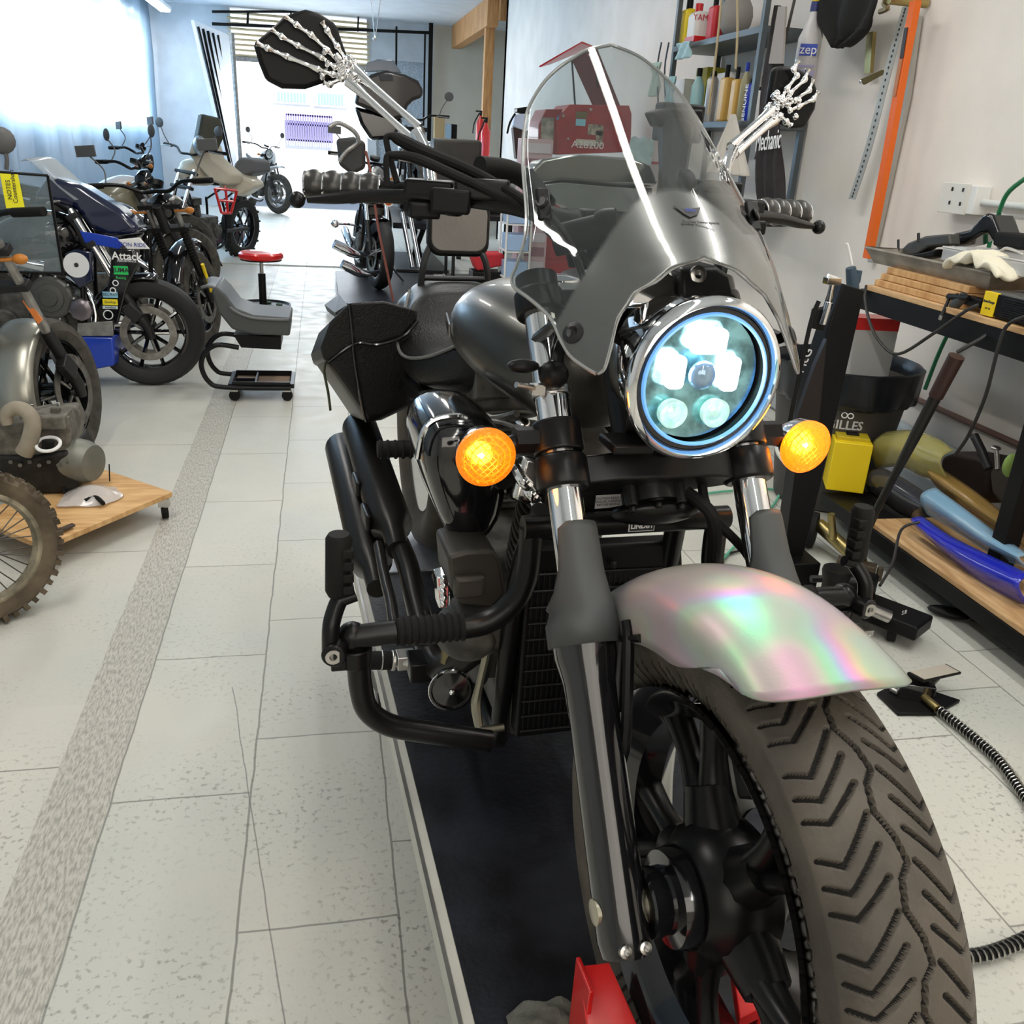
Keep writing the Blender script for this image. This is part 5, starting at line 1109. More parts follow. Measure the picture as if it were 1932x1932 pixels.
for yy in (5.10, 5.40):
    G().tube([W(455, 645, Y=5.25)+V((0, yy-5.25, 0)), W(415, 640, Y=5.25)+V((0, yy-5.25, 0)), W(392, 655, Y=5.25)+V((0, yy-5.25, 0)), W(386, 680, Y=5.25)+V((0, yy-5.25, 0)), W(400, 708, Y=5.25)+V((0, yy-5.25, 0)), W(430, 718, Y=5.25)+V((0, yy-5.25, 0)), W(550, 720, Y=5.25)+V((0, yy-5.25, 0))], .014, 12, 5).out('tube_frame', BLK, rs_)
tz = W(500, 716, Y=5.25).z; xa, xb = W(435, 716, Y=5.25).x, W(556, 716, Y=5.25).x
G().bb(xb-.02, xb, 5.10, 5.40, tz-.012, tz+.012).out('cross_bar', BLK, rs_); G().bb(xa, xa+.02, 5.10, 5.40, tz-.012, tz+.012).out('cross_bar', BLK, rs_)
tr = G().bb(xa+.02, xb-.02, 5.11, 5.39, tz-.02, tz-.012).bb(xa+.02, xb-.02, 5.11, 5.12, tz-.02, tz+.02).bb(xa+.02, xb-.02, 5.38, 5.39, tz-.02, tz+.02).out('tray', BLK, rs_)
G().bb(xa+.03, xb-.03, 5.125, 5.375, tz-.012, tz-.009).out('tray_liner', mat('brown_liner', (.22, .15, .10), .8), tr)
G().bb(xa+.14, xa+.15, 5.125, 5.375, tz-.01, tz+.015).bb(xa+.03, xa+.14, 5.22, 5.23, tz-.01, tz+.015).out('tray_divider', BLK, tr)
for x in (xa+.03, xb-.04):
    for y in (5.12, 5.38):
        cs = G().lathe((x, y, .032), (0, 1, 0), [(-.012, .030), (.012, .030)], 20).out('caster', RUB, rs_); G().bb(x-.02, x+.02, y-.016, y+.016, .055, tz-.012).out('caster_fork', STL, cs)
# red stool
so = W(497, 583, Z=.03); rt = thing('stool', (so.x, so.y, 0), 'round red-topped shop stool with black tray ring, on the aisle', 'stool')
zs = W(495, 480, Y=so.y).z
G().lathe((so.x, so.y, zs-.035), (0, 0, 1), [(0, .165), (.015, .178), (.04, .178), (.055, .16), (.062, .001)], 40).out('seat', RED, rt)
G().lathe((so.x, so.y, zs-.045), (0, 0, 1), [(0, .165), (.012, .165)], 30).out('seat_base', BPL, rt)
G().cyl((so.x, so.y, .05), (so.x, so.y, .32), .030).out('gas_sleeve', BPL, rt); G().cyl((so.x, so.y, .3), (so.x, so.y, zs-.04), .015).out('post', STL, rt)
tr = G().lathe((so.x, so.y, .055), (0, 0, 1), [(0, .02), (0, .215), (.015, .225), (.02, .225), (.02, .215), (.008, .205), (.008, .02)], 44, cap=False).out('tray', BPL, rt)
for k in range(5): a = k*2*pi/5+.3; G().lathe((so.x+.19*cos(a), so.y+.19*sin(a), .026), (-sin(a), cos(a), 0), [(-.012, .025), (.012, .025)], 16).box((so.x+.19*cos(a), so.y+.19*sin(a), .05), .03, .03, .012).out('caster', RUB, rt)
g = G()
for k in range(5): a = k*1.3; g.ell((so.x+.13*cos(a), so.y+.1*sin(a), .071), .03, .02, .012, n=8)
g.out('tray_part', mat('green_grey_bits', (.10, .18, .13), .6), tr)
# maroon low seat
mp = W(430, 455, Y=12.3); ms = thing('creeper_seat', (mp.x, 12.3, .012), 'low wheeled box seat with maroon padded top behind the red stool', 'seat')
x0, x1 = W(400, 430, Y=12.3).x, W(459, 430, Y=12.3).x; zt = W(430, 419, Y=12.4).z
G().bb(x0, x1, 12.2, 12.55, zt-.08, zt).out('seat_pad', mat('maroon_vinyl', (.28, .05, .06), .4), ms, bev=.02)
G().bb(x0+.02, x1, 12.22, 12.53, .06, zt-.08).out('body', mat('dark_maroon_box', (.07, .03, .035), .6), ms, bev=.004)
for x in (x0+.04, x1-.04):
    for y in (12.25, 12.5): G().lathe((x, y, .042), (0, 1, 0), [(-.012, .03), (.012, .03)], 16).out('caster', RUB, ms)
# ------------------------------------------------------------------ cruiser on a low lift and fairing motorcycle beyond
l8 = thing('low_lift', (.55, 8.5, 0), 'low black lift deck under the chrome-piped cruiser behind the saddlebag', 'lift')
G().bb(.12, 1.15, 7.9, 9.9, .05, .085).out('deck', BLT, l8, bev=.003); G().bb(.16, 1.1, 7.95, 9.85, 0, .05).out('base_frame', DGY, l8)
p = W(642, 577, Z=.10); G().prism([W(612, 575, Z=.06), W(640, 555, Z=.12), W(655, 575, Z=.12), W(632, 590, Z=.06)], (.02, 0, -.05)).out('ramp_hook', DGY, l8)
b8, B8, W8 = bgbike('dark red cruiser with twin chrome exhaust pipes and chrome forks on the low black lift', (.50, 8.75, .085), 4, 8, 3, R_=.31, tw=.062, tank=mat('dark_plum_paint', (.05, .008, .012), .2, coat=.7), fend=BGL, rimm=BGL, ty=mat('clean_tyre', (.014, .014, .015), .6), hl=True, mir='rect', bar=.40, barup=.08)
for (x0, y0), (x1, y1), (x2, y2) in (((630, 460), (668, 478), (700, 505)), ((645, 498), (680, 515), (712, 540))):
    P = [W(x0, y0, Y=8.3), W((x0+x1)/2, (y0+y1)/2, Y=8.32), W(x1, y1, Y=8.36), W(x2-8, y2-25, Y=8.5), W(x2+20, y2-35, Y=8.7)]
    G().tube(P, [.042, .044, .040, .024, .022], 16, 4).out('chrome_exhaust', CHR, b8)
for x in (0, 1):
    G().tube([W(758+x*14, 400, Y=8.75+.0*x), W(778+x*14, 505, Y=8.6)], .022, 12).out('chrome_fork_tube', CHR, b8)
G().lathe(W(733, 380, Y=8.4), (0, -1, 0), [(-.03, .03), (0, .045), (.008, .045)], 24).out('signal_shell', CHR, b8); G().ell(W(733, 380, Y=8.37), .035, .02, .035).out('amber_signal', ORG, b8)
G().ell(W(632, 422, Y=8.2), .035).tube([W(636, 422, Y=8.2), W(665, 424, Y=8.3), W(680, 430, Y=8.6)], .01, 8, 3).out('round_mirror', CHR, b8)
G().prism([W(*q, Y=8.25) for q in ((634, 262), (668, 258), (690, 268), (690, 318), (664, 330), (640, 312))], (0, .12, 0)).out('fork_bag', mat('dark_grey_bag', (.05, .05, .05), .5), b8, bev=.03)
G().tube([W(622, 240, Y=8.2), W(640, 232, Y=8.2), W(668, 248, Y=8.2), W(676, 268, Y=8.2), W(655, 285, Y=8.2), W(640, 305, Y=8.2)], .018, 8, 4).out('light_bar', ALU, b8)
stp = tag(G().tube([W(690, 285, Y=8.0), W(700, 330, Y=7.98), W(712, 420, Y=7.96), W(728, 500, Y=7.95), W(742, 568, Y=7.95)], .028, 6, 4, flat=.4).out('tie_down_strap', mat('rust_red_strap', (.32, .10, .07), .7)), 'rust-red tie-down strap hanging in front of the chrome-piped cruiser', 'strap')
# touring motorcycle with batwing fairing, on a raised lift
b7l = thing('raised_lift', (1.15, 11.2, 0), 'raised black lift carrying the fairing motorcycle near the alcove', 'lift')
G().bb(.75, 1.45, 10.3, 12.8, .50, .56).out('deck', BLT, b7l)
G().box((1.1, 11.2, .25), 1.4, .06, .06, (0, 1, .38), (1, 0, 0)).box((1.1, 11.2, .25), 1.4, .06, .06, (0, 1, -.38), (1, 0, 0)).bb(.8, 1.4, 10.5, 12.2, 0.012, .04).out('scissor_legs', DGY, b7l)
b7, B7, W7 = bgbike('black touring motorcycle with wide batwing fairing and low windshield, raised high behind the skeleton-hand mirror', (1.08, 10.8, .56), 2, 4, 0, R_=.33, tw=.065, hl=False, mir='round', bar=.42, barup=.02)
FY = 10.7
g = G(); OUTL = [(668, 196), (676, 160), (700, 140), (730, 132), (765, 140), (790, 152), (800, 170), (797, 184), (780, 190), (770, 200), (762, 222), (740, 228), (715, 215), (690, 205)]
g.prism([W(*q, Y=FY) for q in OUTL], (0, .22, 0)); g.out('batwing_fairing', mat('dark_brown_black_paint', (.022, .017, .015), .35, coat=.4), b7, bev=.05)
G().prism([W(*q, Y=FY-.02) for q in ((715, 140), (740, 140), (742, 152), (718, 152))], (0, -.01, 0)).out('fairing_vent', DK, b7)
G().prism([W(*q, Y=FY+.1) for q in ((688, 136), (692, 118), (715, 112), (742, 114), (752, 128), (758, 138), (725, 134))], (0, .02, .0)).out('windshield', mat('smoked_blue_shield', (.12, .15, .19), .15, al=.85, coat=.5), b7, bev=.008)
G().prism([W(*q, Y=FY+.12) for q in ((668, 200), (762, 225), (745, 262), (700, 265), (680, 235))], (0, .3, 0)).out('fork_shroud', BGL, b7, bev=.04)
for x in (-1, 1): G(B7).ell((-.2, .14*x, .75), .07, .08, .09).out('spotlight', CHR, b7)
# dark storage box, trolley and clutter between the two motorcycles and the wall
cab = thing('tool_cart', (1.45, 8.2, 0), 'dark metal tool cart loaded with black parts behind the backrest pad', 'cart')
G().bb(1.08, 1.66, 7.95, 8.5, .80, .84).bb(1.08, 1.66, 7.95, 8.5, .25, .28).out('shelf', DGY, cab, bev=.003)
for x in (1.1, 1.64):
    for y in (7.98, 8.47): G().cyl((x, y, 0), (x, y, .84), .015).out('leg', DGY, cab)
x0, x1 = W(818, 300, Y=8.2).x, W(909, 300, Y=8.2).x; z0, z1 = .845, W(860, 262, Y=8.2).z
G().bb(1.12, 1.55, 8.25, 8.45, .84, z0+.10).out('crate_riser', BPL, cab)
tag(G().bb(x0, x1, 8.2, 8.46, z0+.102, z1).out('top_case', mat('matte_charcoal_case', (.045, .043, .038), .55, var=.15), bev=.03), 'matte charcoal hard case with rounded corners standing on the tool cart', 'case')
def clutter(name, lab, cat, px, Y, th, m_, bev=.01, group=None, base=None):
    P = [W(x, y, Y=Y) for x, y in px]; o = G().prism(P, (0, th, 0)).out(name, m_, bev=bev); tag(o, lab, cat, group); return o
rb = clutter('tool_bag', 'red cloth tool bag on a black crate behind the backrest pad', 'bag', ((888, 480), (950, 478), (958, 500), (900, 512)), 7.2, .2, mat('red_cloth', (.5, .03, .04), .9), .02); 
q0, q1 = W(890, 505, Y=7.2), W(958, 505, Y=7.2); zc2 = min(W(900, 512, Y=7.2).z, W(888, 480, Y=7.2).z, q0.z)
tag(G().bb(q0.x+.01, q1.x-.03, 7.19, 7.41, 0, zc2-.002).out('crate', BPL, bev=.006), 'black crate on the floor under the red tool bag', 'crate')
wr = thing('wire_rack', (1.62, 7.0, 0), 'white wire rack of pale blue bins left of the windscreen edge', 'rack')
xa, xb = W(957, 420, Y=7.0).x, W(1003, 420, Y=7.0).x
for x in (xa, xb):
    for y in (7.0, 7.25): G().cyl((x, y, 0), (x, y, 1.02), .008).out('upright', WHT, wr)
for z in (.25, .45, .65, .85, 1.0):
    G().bb(xa, xb, 7.0, 7.25, z, z+.01).out('shelf', WHT, wr)
    if z < 1: tag(G().bb(xa+.01, xb-.01, 7.005, 7.24, z+.012, z+.13).out('bin', mat('pale_blue_bin', (.35, .5, .75), .4), bev=.006), 'pale blue plastic bin in the white wire rack, %s' % {.25: 'on its lowest shelf', .45: 'on its second shelf from the floor', .65: 'on its middle shelf', .85: 'just under its top'}[z], 'bin', 'bins in the white wire rack')
# back bench with vise, towels, extinguishers
bk = thing('back_bench', (2.15, 12.4, 0), 'grey back workbench loaded with small tools in front of the alcove post', 'bench')
G().bb(1.65, 2.66, 11.8, 13.2, .90, .95).out('bench_top', mat('grey_bench_top', (.35, .35, .33), .6, var=.2), bk)
for x in (1.7, 2.6):
    for y in (11.86, 13.1): G().bb(x-.03, x+.03, y-.03, y+.03, .012 if y > 10.8 else 0, .9).out('leg', DGY, bk)
for k, (x, y, w_, h_, lb, m_) in enumerate(((925, 297, 30, 13, 'black battery charger on the back bench', BPL), (968, 292, 20, 24, 'dark bench vise on the back bench', DGY), (945, 300, 14, 10, 'white cardboard carton on the back bench', WCL))):
    c = W(x, y, Y=12.0); ww, hh = w_/1700*12.3/2, h_/1700*12.3
    tag(G().bb(c.x-ww, c.x+ww, 11.95+k*.1, 12.2+k*.1, .951, .951+hh).out(('battery_charger', 'bench_vise', 'carton')[k], m_, bev=.01), lb, ('charger', 'vise', 'box')[k])
wt = thing('grinder_stand', (2.3, 11.0, 0), 'black machine with white front plate and hanging cable left of the red tool chest', 'machine')
def c_(x, y, Y=11.0): return W(x, y, Y=Y)
G().prism([c_(*q) for q in ((976, 212), (976, 204), (996, 201), (1000, 212), (998, 216))], (0, .2, 0)).out('motor', BPL, wt, bev=.01)
G().prism([c_(*q) for q in ((972, 216), (996, 214), (996, 242), (985, 246), (968, 238))], (0, .12, 0)).out('front_plate', mat('white_blue_plate', (.6, .68, .85), .5), wt, bev=.01)
G().prism([c_(*q) for q in ((968, 240), (996, 246), (994, 300), (974, 300))], (0, .14, 0)).out('column', mat('dark_brown_column', (.05, .025, .02), .6), wt, bev=.01)
q = c_(984, 300); G().cyl((q.x, 11.07, .012), (q.x, 11.07, q.z), .03).lathe((q.x, 11.07, .012), (0, 0, 1), [(0, .18), (.03, .17)], 28).out('stand_post', DGY, wt)
G().tube([c_(972, 214, 10.98), c_(962, 232, 10.98), c_(957, 252, 10.98)], .012, 8, 4).out('cable', RUB, wt)
for x, y, lb, Yy in ((906, 246, 'red fire extinguisher with black top hanging beside the timber post', 15.0), (916, 268, 'dull red gas bottle half hidden behind the back bench', 13.6)):
    c = W(x, y, Y=Yy); h_ = .42 if Yy > 14 else .5
    fe = thing('fire_extinguisher' if Yy > 14 else 'gas_bottle', (c.x, Yy, c.z-.2), lb, 'extinguisher' if Yy > 14 else 'bottle')
    G().lathe((c.x, Yy, c.z-h_/2), (0, 0, 1), [(0, .05), (.02, .065), (h_*.75, .065), (h_*.9, .03), (h_, .018)], 20).out('cylinder_body', RED, fe)
    G().cyl((c.x, Yy, c.z+h_/2), (c.x, Yy, c.z+h_/2+.05), .02).box((c.x-.03, Yy, c.z+h_/2+.06), .10, .02, .02).tube([(c.x-.02, Yy, c.z+h_/2+.04), (c.x-.10, Yy-.02, c.z+.1), (c.x-.12, Yy-.02, c.z-.05)], .01, 6, 4).out('valve', BPL, fe)
    if Yy < 14: G().cyl((c.x, Yy, .012), (c.x, Yy, c.z-h_/2), .05).out('stand', DGY, fe)
    else: G().box((c.x+.05, Yy+.10, c.z), .16, .10, .05).out('bracket', DGY, fe)
for k, (a, lb, m_, nm, ct) in enumerate((((820, 218, 838, 262), 'tall brown paper roll leaning in the alcove corner', mat('kraft_paper', (.42, .30, .15), .8), 'paper_roll', 'roll'), ((842, 234, 852, 262), 'pale blue folder standing in the alcove', mat('blue_folder', (.3, .42, .52), .5), 'folder', 'folder'), ((851, 234, 862, 262), 'black box file standing beside the blue folder', BPL, 'box_file', 'file'))):
    A = W(a[0], a[1], Y=16.5); B_ = W(a[2], a[3], Y=16.5)
    tag(G().bb(A.x, B_.x, 16.5, 16.62, A.z-.42, A.z).out(nm, m_, bev=.01), lb, ct)
ab = W(815, 262, Y=16.4); G_ = thing('alcove_counter', (2.0, 16.6, 0), 'low cream counter in the alcove holding the folders', 'counter')
zc_ = W(820, 218, Y=16.5).z-.425
G().bb(1.75, 2.6, 16.4, 16.9, .012, zc_).out('body', mat('cream_counter', (.5, .46, .38), .6), G_)
# ------------------------------------------------------------------ red tool chest with open lid
TY = 7.6
tc = thing('tool_chest', (W(1100, 290, Y=TY).x, TY+.25, 0), 'red metal tool chest with raised lid, plate reading A28200 and peeling stickers', 'tool chest')
def t_(x, y, d=0): return W(x, y, Y=TY+d)
RDM = mat('worn_red_enamel', (.36, .015, .018), .4, coat=.3, var=.15)
G().prism([t_(*q) for q in ((1048, 292), (1048, 225), (1075, 197), (1187, 199), (1192, 215), (1190, 287))], (0, .45, 0)).out('chest_body', RDM, tc, bev=.006)
G().prism([t_(*q, -.02) for q in ((1015, 288), (1016, 236), (1030, 206), (1062, 206), (1050, 224), (1050, 290))], (0, .40, 0)).out('side_chest', mat('darker_red_enamel', (.26, .012, .016), .4, coat=.3), tc, bev=.006)
G().prism([t_(1078, 112, .30), t_(1125, 88, .42), t_(1170, 200, .42), t_(1118, 200, .30)], (.01, .02, .0)).out('open_lid', mat('dark_red_lid_inside', (.13, .012, .02), .45), tc, bev=.004)
G().prism([t_(1018, 124, .1), t_(1098, 78, .1), t_(1118, 86, .4), t_(1040, 118, .4)], (0, .01, -.012)).out('lid_flap', RED, tc)
G().tube([t_(1079, 115, .1), t_(1085, 200, .1)], .008, 6).tube([t_(1122, 100, .3), t_(1128, 165, .3)], .008, 6).out('lid_stay', BPL, tc)
G().prism([t_(*q, -.03) for q in ((1022, 222), (1045, 222), (1044, 286), (1020, 286))], (0, .012, 0)).out('framed_picture', mat('murky_photo', (.10, .12, .09), .5, col2=(.45, .42, .36), vsc=14), tc)
for a, m_, nm in (((1087, 210, 1107, 224), mat('olive_sticker', (.15, .14, .06), .6), 'sticker'), ((1087, 224, 1104, 238), mat('cyan_sticker', (.25, .6, .75), .6), 'sticker'), ((1043, 212, 1054, 226), mat('blue_card', (.05, .35, .75), .6), 'sticker'), ((1110, 234, 1137, 256), mat('cream_sticker', (.5, .45, .35), .6, col2=(.08, .06, .05), vsc=30), 'sticker'), ((1125, 246, 1136, 276), mat('cream_strip', (.45, .38, .3), .6, col2=(.1, .05, .04), vsc=30), 'sticker'), ((1087, 262, 1124, 276), mat('ivory_plate', (.6, .57, .48), .5), 'name_plate')):
    A, B_ = t_(a[0], a[1], -.004), t_(a[2], a[3], -.004); G().bb(A.x, B_.x, TY-.006, TY-.002, B_.z, A.z).out(nm, m_, tc)
text('A28200', 'plate_lettering', DW, tc, t_(1109, 274, -.012), (1, 0, 0), (0, 0, 1), .075, .001, wsc=1.15)
for x, y in ((1115, 207), (1063, 219), (1072, 262)): G().ell(t_(x, y, -.01), .012).out('chest_knob', STL, tc)
xl, xr = t_(1015, 290).x, t_(1190, 290).x; zb = t_(1100, 290).z
G().bb(xl, xr, TY-.02, TY+.45, .02, zb-.09).out('cabinet_base', RDM, tc, bev=.005)
for k in range(5): G().bb(xl+.03, xr-.03, TY-.03, TY-.02, .15+k*.2, .32+k*.2).out('drawer', RDM, tc, bev=.003)
dw = thing('drawer_unit', (xl-.05, 7.3, 0), 'pale pink parts drawer unit with dark slots left of the red tool chest', 'drawers')
px0, px1 = W(985, 300, Y=7.3).x, W(1042, 300, Y=7.3).x; zt = W(1010, 262, Y=7.3).z
G().bb(px0, px1, 7.3, 7.5, 0, zt).out('body', mat('pale_pink_plastic', (.62, .45, .47), .5), dw, bev=.004)
for k in range(9): G().bb(px0+.02, px1-.02, 7.285, 7.299, zt-.1-k*.11, zt-.03-k*.11).out('drawer_front', mat('pink_slot', (.30, .14, .17), .4) if k % 2 else mat('white_slot', (.65, .6, .66), .4), dw)
# blue plaid cloth and mask cloth near the windscreen
pc = G(); rs = []; c0 = W(1155, 480, Y=3.9)
rs = [[c0+V((-.14+.28*i/8, .02*sin(i*1.3+j)+.08*j/6, -.09+.20*j/6+.012*sin(i*2.1))) for i in range(9)] for j in range(7)]
pm = mat('blue_white_print', (.03, .08, .32), .9, col2=(.65, .72, .8), vsc=22)
pc.loft(rs, False, False); pcl = tag(pc.out('printed_cloth', pm, solid=.004, sub=1), 'blue and white printed cloth heaped on a stool seen through the windscreen', 'cloth')
stl = thing('work_stool', (c0.x, 4.05, 0), 'plain black work stool holding the blue printed cloth behind the windscreen', 'stool')
G().lathe((c0.x, 4.05, c0.z-.14), (0, 0, 1), [(0, .17), (.03, .18), (.04, .16)], 32).out('seat', BPL, stl)
for k in range(3): a = k*2.09; G().tube([(c0.x+.1*cos(a), 4.05+.1*sin(a), c0.z-.14), (c0.x+.2*cos(a), 4.05+.2*sin(a), .006)], .012, 8).out('leg', STL, stl)
c0 = W(1210, 285, Y=7.4); g = G(); rs = [[c0+V((-.10+.2*i/6, .03*sin(i+j*1.7), -.10+.2*j/6+.02*sin(i*2.2))) for i in range(7)] for j in range(7)]
g.loft(rs, False, False); tag(g.out('shop_towel', mat('pale_aqua_cloth', (.50, .68, .70), .9), solid=.006, sub=1), 'pale aqua paper towel hanging from the right side of the red tool chest', 'towel')
G().bb(t_(1190, 280).x, t_(1232, 280).x, 7.42, 7.6, t_(1200, 300).z-.03, t_(1200, 300).z-.01).out('side_shelf', RDM, tc)
# ------------------------------------------------------------------ shelf unit on the right wall
sf = thing('wall_shelf', (2.55, 6.2, 0), 'dark grey metal wall shelf unit with bottles, behind the windscreen at right', 'shelf')
SHM = mat('blue_grey_shelf', (.10, .12, .13), .4, .5)
zU, zL = 2.17, 1.63; X0 = 2.34; YA, YB_ = 5.15, 6.95
YA = W(1440, 45, X=X0).y; YB_ = W(1270, 72, X=X0).y
for z, lo in ((W(1440, 47, X=X0).z, 0), (W(1390, 228, X=X0).z, 0), (1.15, 0)):
    G().bb(X0, 2.69, YA, YB_, z-.035, z).out('shelf_board', SHM, sf, bev=.002)
zU = W(1440, 47, X=X0).z; zL = W(1390, 228, X=X0).z
for y in (YA+.02, YB_-.02):
    for x in (X0+.015, 2.67): G().bb(x-.015, x+.015, y-.018, y+.018, 1.1, zU+.5).out('upright', SHM, sf)
def bottle(x, yb, yt, w_, m_, cap, lab, shape='bottle', capm=None, d=.06, z0=None, X=None, lbl=None, grp='bottles on the wall shelf'):
    X = X or X0+.09; z = z0 if z0 is not None else zL
    p = W(x, yb, X=X); t = W(x, yt, X=X); hh = (yb-yt)/1700*(p.y*.9+.6+.0)*1.02; rr = w_/2/1700*(p.y*.9+.9)
    hh = max(.12, t.z-z); o = V((X, p.y, z))
    r = thing('bottle', tuple(o), lab, 'bottle', grp)
    if shape == 'jug':
        G().bb(o.x-rr*.8, o.x+rr*.8, o.y-rr*1.1, o.y+rr*1.1, o.z, o.z+hh*.78).out('body', m_, r, bev=rr*.4)
        G().cyl((o.x, o.y+rr*.5, o.z+hh*.78), (o.x, o.y+rr*.5, o.z+hh), rr*.35).out('cap', capm or BPL, r)
    elif shape == 'can': 
        G().lathe(tuple(o), (0, 0, 1), [(0, rr*.95), (.006, rr), (hh*.82, rr), (hh*.87, rr*.8), (hh*.9, rr*.5)], 24).out('body', m_, r); G().lathe((o.x, o.y, o.z+hh*.88), (0, 0, 1), [(0, rr*.55), (hh*.12, rr*.5)], 16).out('cap', capm or BPL, r)
    else:
        G().lathe(tuple(o), (0, 0, 1), [(0, rr*.9), (.008, rr), (hh*.66, rr), (hh*.80, rr*.55), (hh*.86, rr*.36)], 24).out('body', m_, r); G().lathe((o.x, o.y, o.z+hh*.85), (0, 0, 1), [(0, rr*.42), (hh*.15, rr*.42)], 16).out('cap', capm or BPL, r)
    if lbl: G().lathe((o.x, o.y, o.z+hh*.2), (0, 0, 1), [(0, rr*1.02), (hh*.38, rr*1.02)], 24, cap=False).out('bottle_label', lbl, r)
    return r, o, rr, hh
AQ = mat('aqua_bottle', (.38, .62, .64), .3, tr=.2); SIL = mat('silver_can', (.45, .44, .42), .35, .6, var=.1); OCH = mat('ochre_bottle', (.62, .38, .10), .35); KHA = mat('khaki_bottle', (.3, .28, .16), .4)
DBL = mat('deep_blue_bottle', (.01, .03, .35), .3)
bottle(1312, 205, 130, 22, AQ, 1, 'pale aqua bottle with dark cap, leftmost in the front row of the wall shelf')
bottle(1338, 212, 136, 20, SIL, 1, 'silver spray can with black cap beside the ochre bottles on the wall shelf', 'can')
bottle(1365, 216, 124, 24, OCH, 1, 'ochre oil bottle with dark label, left one of the ochre pair', 'jug', lbl=None)
bottle(1384, 218, 128, 20, OCH, 1, 'slim ochre oil bottle, right one of the ochre pair', 'jug')
bottle(1398, 219, 120, 16, KHA, 1, 'khaki bottle with tall blue cap on the wall shelf', 'bottle', DBL)
r_, o_b, rr_, hh_ = bottle(1412, 221, 150, 20, DBL, 1, 'deep blue lettered bottle at the right end of the wall shelf', 'can', BPL)
text('GENUINE', 'bottle_lettering', DW, r_, (o_b.x-rr_*1.02, o_b.y, o_b.z+hh_*.4), (0, 0, 1), (0, 1, 0), .05, .001)
bottle(1428, 222, 165, 12, WCL, 1, 'small cream bottle beside the apron on the wall shelf', 'can')
for k, (x, m_, lb) in enumerate(((1290, WCL, 'white carton at the back left of the wall shelf'), (1330, mat('olive_yellow_box', (.42, .38, .03), .5), 'olive yellow carton standing at the back of the wall shelf'), (1372, WCL, 'white carton at the back right of the wall shelf'))):
    p = W(x, 215, X=2.58); tag(G().bb(2.52, 2.66, p.y-.10, p.y+.10, zL+.001, zL+.30+.05*(k == 1)).out('carton', m_, bev=.004), lb, 'box', 'cartons on the wall shelf')
bottle(1298, 70, 0, 32, YEL, 1, 'yellow jug standing at the left end of the top shelf', 'jug', z0=zU, grp='bottles on the top shelf')
r_, o_b, rr_, hh_ = bottle(1318, 62, 8, 38, mat('white_red_jug', (.75, .72, .68), .4), 1, 'white and red jug beside the yellow jug on the top shelf', 'jug', RED, z0=zU, X=X0+.06, grp='bottles on the top shelf')
G().bb(o_b.x-rr_*.82, o_b.x+rr_*.82, o_b.y-rr_*1.12, o_b.y+rr_*1.12, o_b.z+.004, o_b.z+hh_*.16).out('red_band', RED, r_)
text('YAMAL', 'jug_lettering', DR, r_, (o_b.x, o_b.y-rr_*1.14, o_b.z+hh_*.6), (1, 0, 0), (0, 0, 1), .05, .001)
bottle(1348, 56, -5, 26, mat('red_jug', (.6, .03, .04), .4), 1, 'red jug on the top shelf between the white jug and the grey bag', 'jug', z0=zU, grp='bottles on the top shelf')
c = W(1395, 30, X=X0+.14); tag(G().ell((c.x, c.y+.05, zU+.125), .10, .11, .125).out('grey_bag', mat('grey_taupe_cloth', (.30, .28, .26), .8)), 'bulging grey cloth bag on the top shelf', 'bag')
for k, (a, b, m_) in enumerate((((1362, -10), (1336, 215), mat('beige_cord', (.45, .36, .22), .8)), ((1391, -10), (1388, 130), mat('beige_cord', (.45, .36, .22), .8)), ((1500, -5), (1425, 300), mat('dark_cord', (.05, .045, .04), .7)))):
    tag(G().tube([W(*a, X=2.28), W((a[0]+b[0])/2+2, (a[1]+b[1])/2, X=2.27), W(*b, X=2.28)], .007, 6, 4).out('hanging_cord', m_), ('beige cord hanging in front of the ochre bottles, left one of the pair', 'short beige cord hanging in front of the shelf, right one of the pair', 'dark thin cord slanting down across the black apron')[k], 'cord')
# aqua and white rags and hanging webbing at the shelf's left end
for k, (x, y, w_, h_, m_, lb) in enumerate(((1236, 150, .09, .22, mat('pale_green_rag', (.45, .58, .52), .9), 'pale green rag hanging at the left end of the shelf'), (1262, 190, .09, .3, AQ, 'pale aqua rag hanging below the shelf end'), (1290, 95, .12, .1, mat('light_cyan_pack', (.4, .6, .65), .5), 'light cyan pack tied to the shelf corner'))):
    c = W(x, y, X=2.3); g = G(); rs = [[c+V((.02*sin(i*1.9+j), -w_+2*w_*i/6, -h_/2+h_*j/6)) for i in range(7)] for j in range(7)]
    g.loft(rs, False, False); tag(g.out('rag', m_, solid=.012, sub=1), lb, 'rag')
g = G()
for x in (1248, 1262): g.tube([W(x, 80, X=2.3), W(x-8, 130, X=2.3), W(x-6, 200, X=2.3)], .014, 6, 4, flat=.3)
tag(g.out('webbing_strap', BPL), 'black webbing straps hanging at the left end of the wall shelf', 'strap')
# cream canvas cloth on hook
g = G(); c = W(1390, 215, X=2.32); c1 = W(1375, 330, X=2.30); rs = []
for j in range(9):
    f = j/8; cc = c+(c1-c)*f; ww = .03+.30*f; rs.append([cc+V((-.02+.03*sin(i*2.4)*f, -ww+2*ww*i/14, 0)) for i in range(15)])
g.loft(rs, False, False); tag(g.out('canvas_cloth', mat('cream_canvas', (.58, .53, .46), .9), solid=.005, sub=1), 'cream canvas cloth gathered on a hook under the wall shelf', 'cloth')
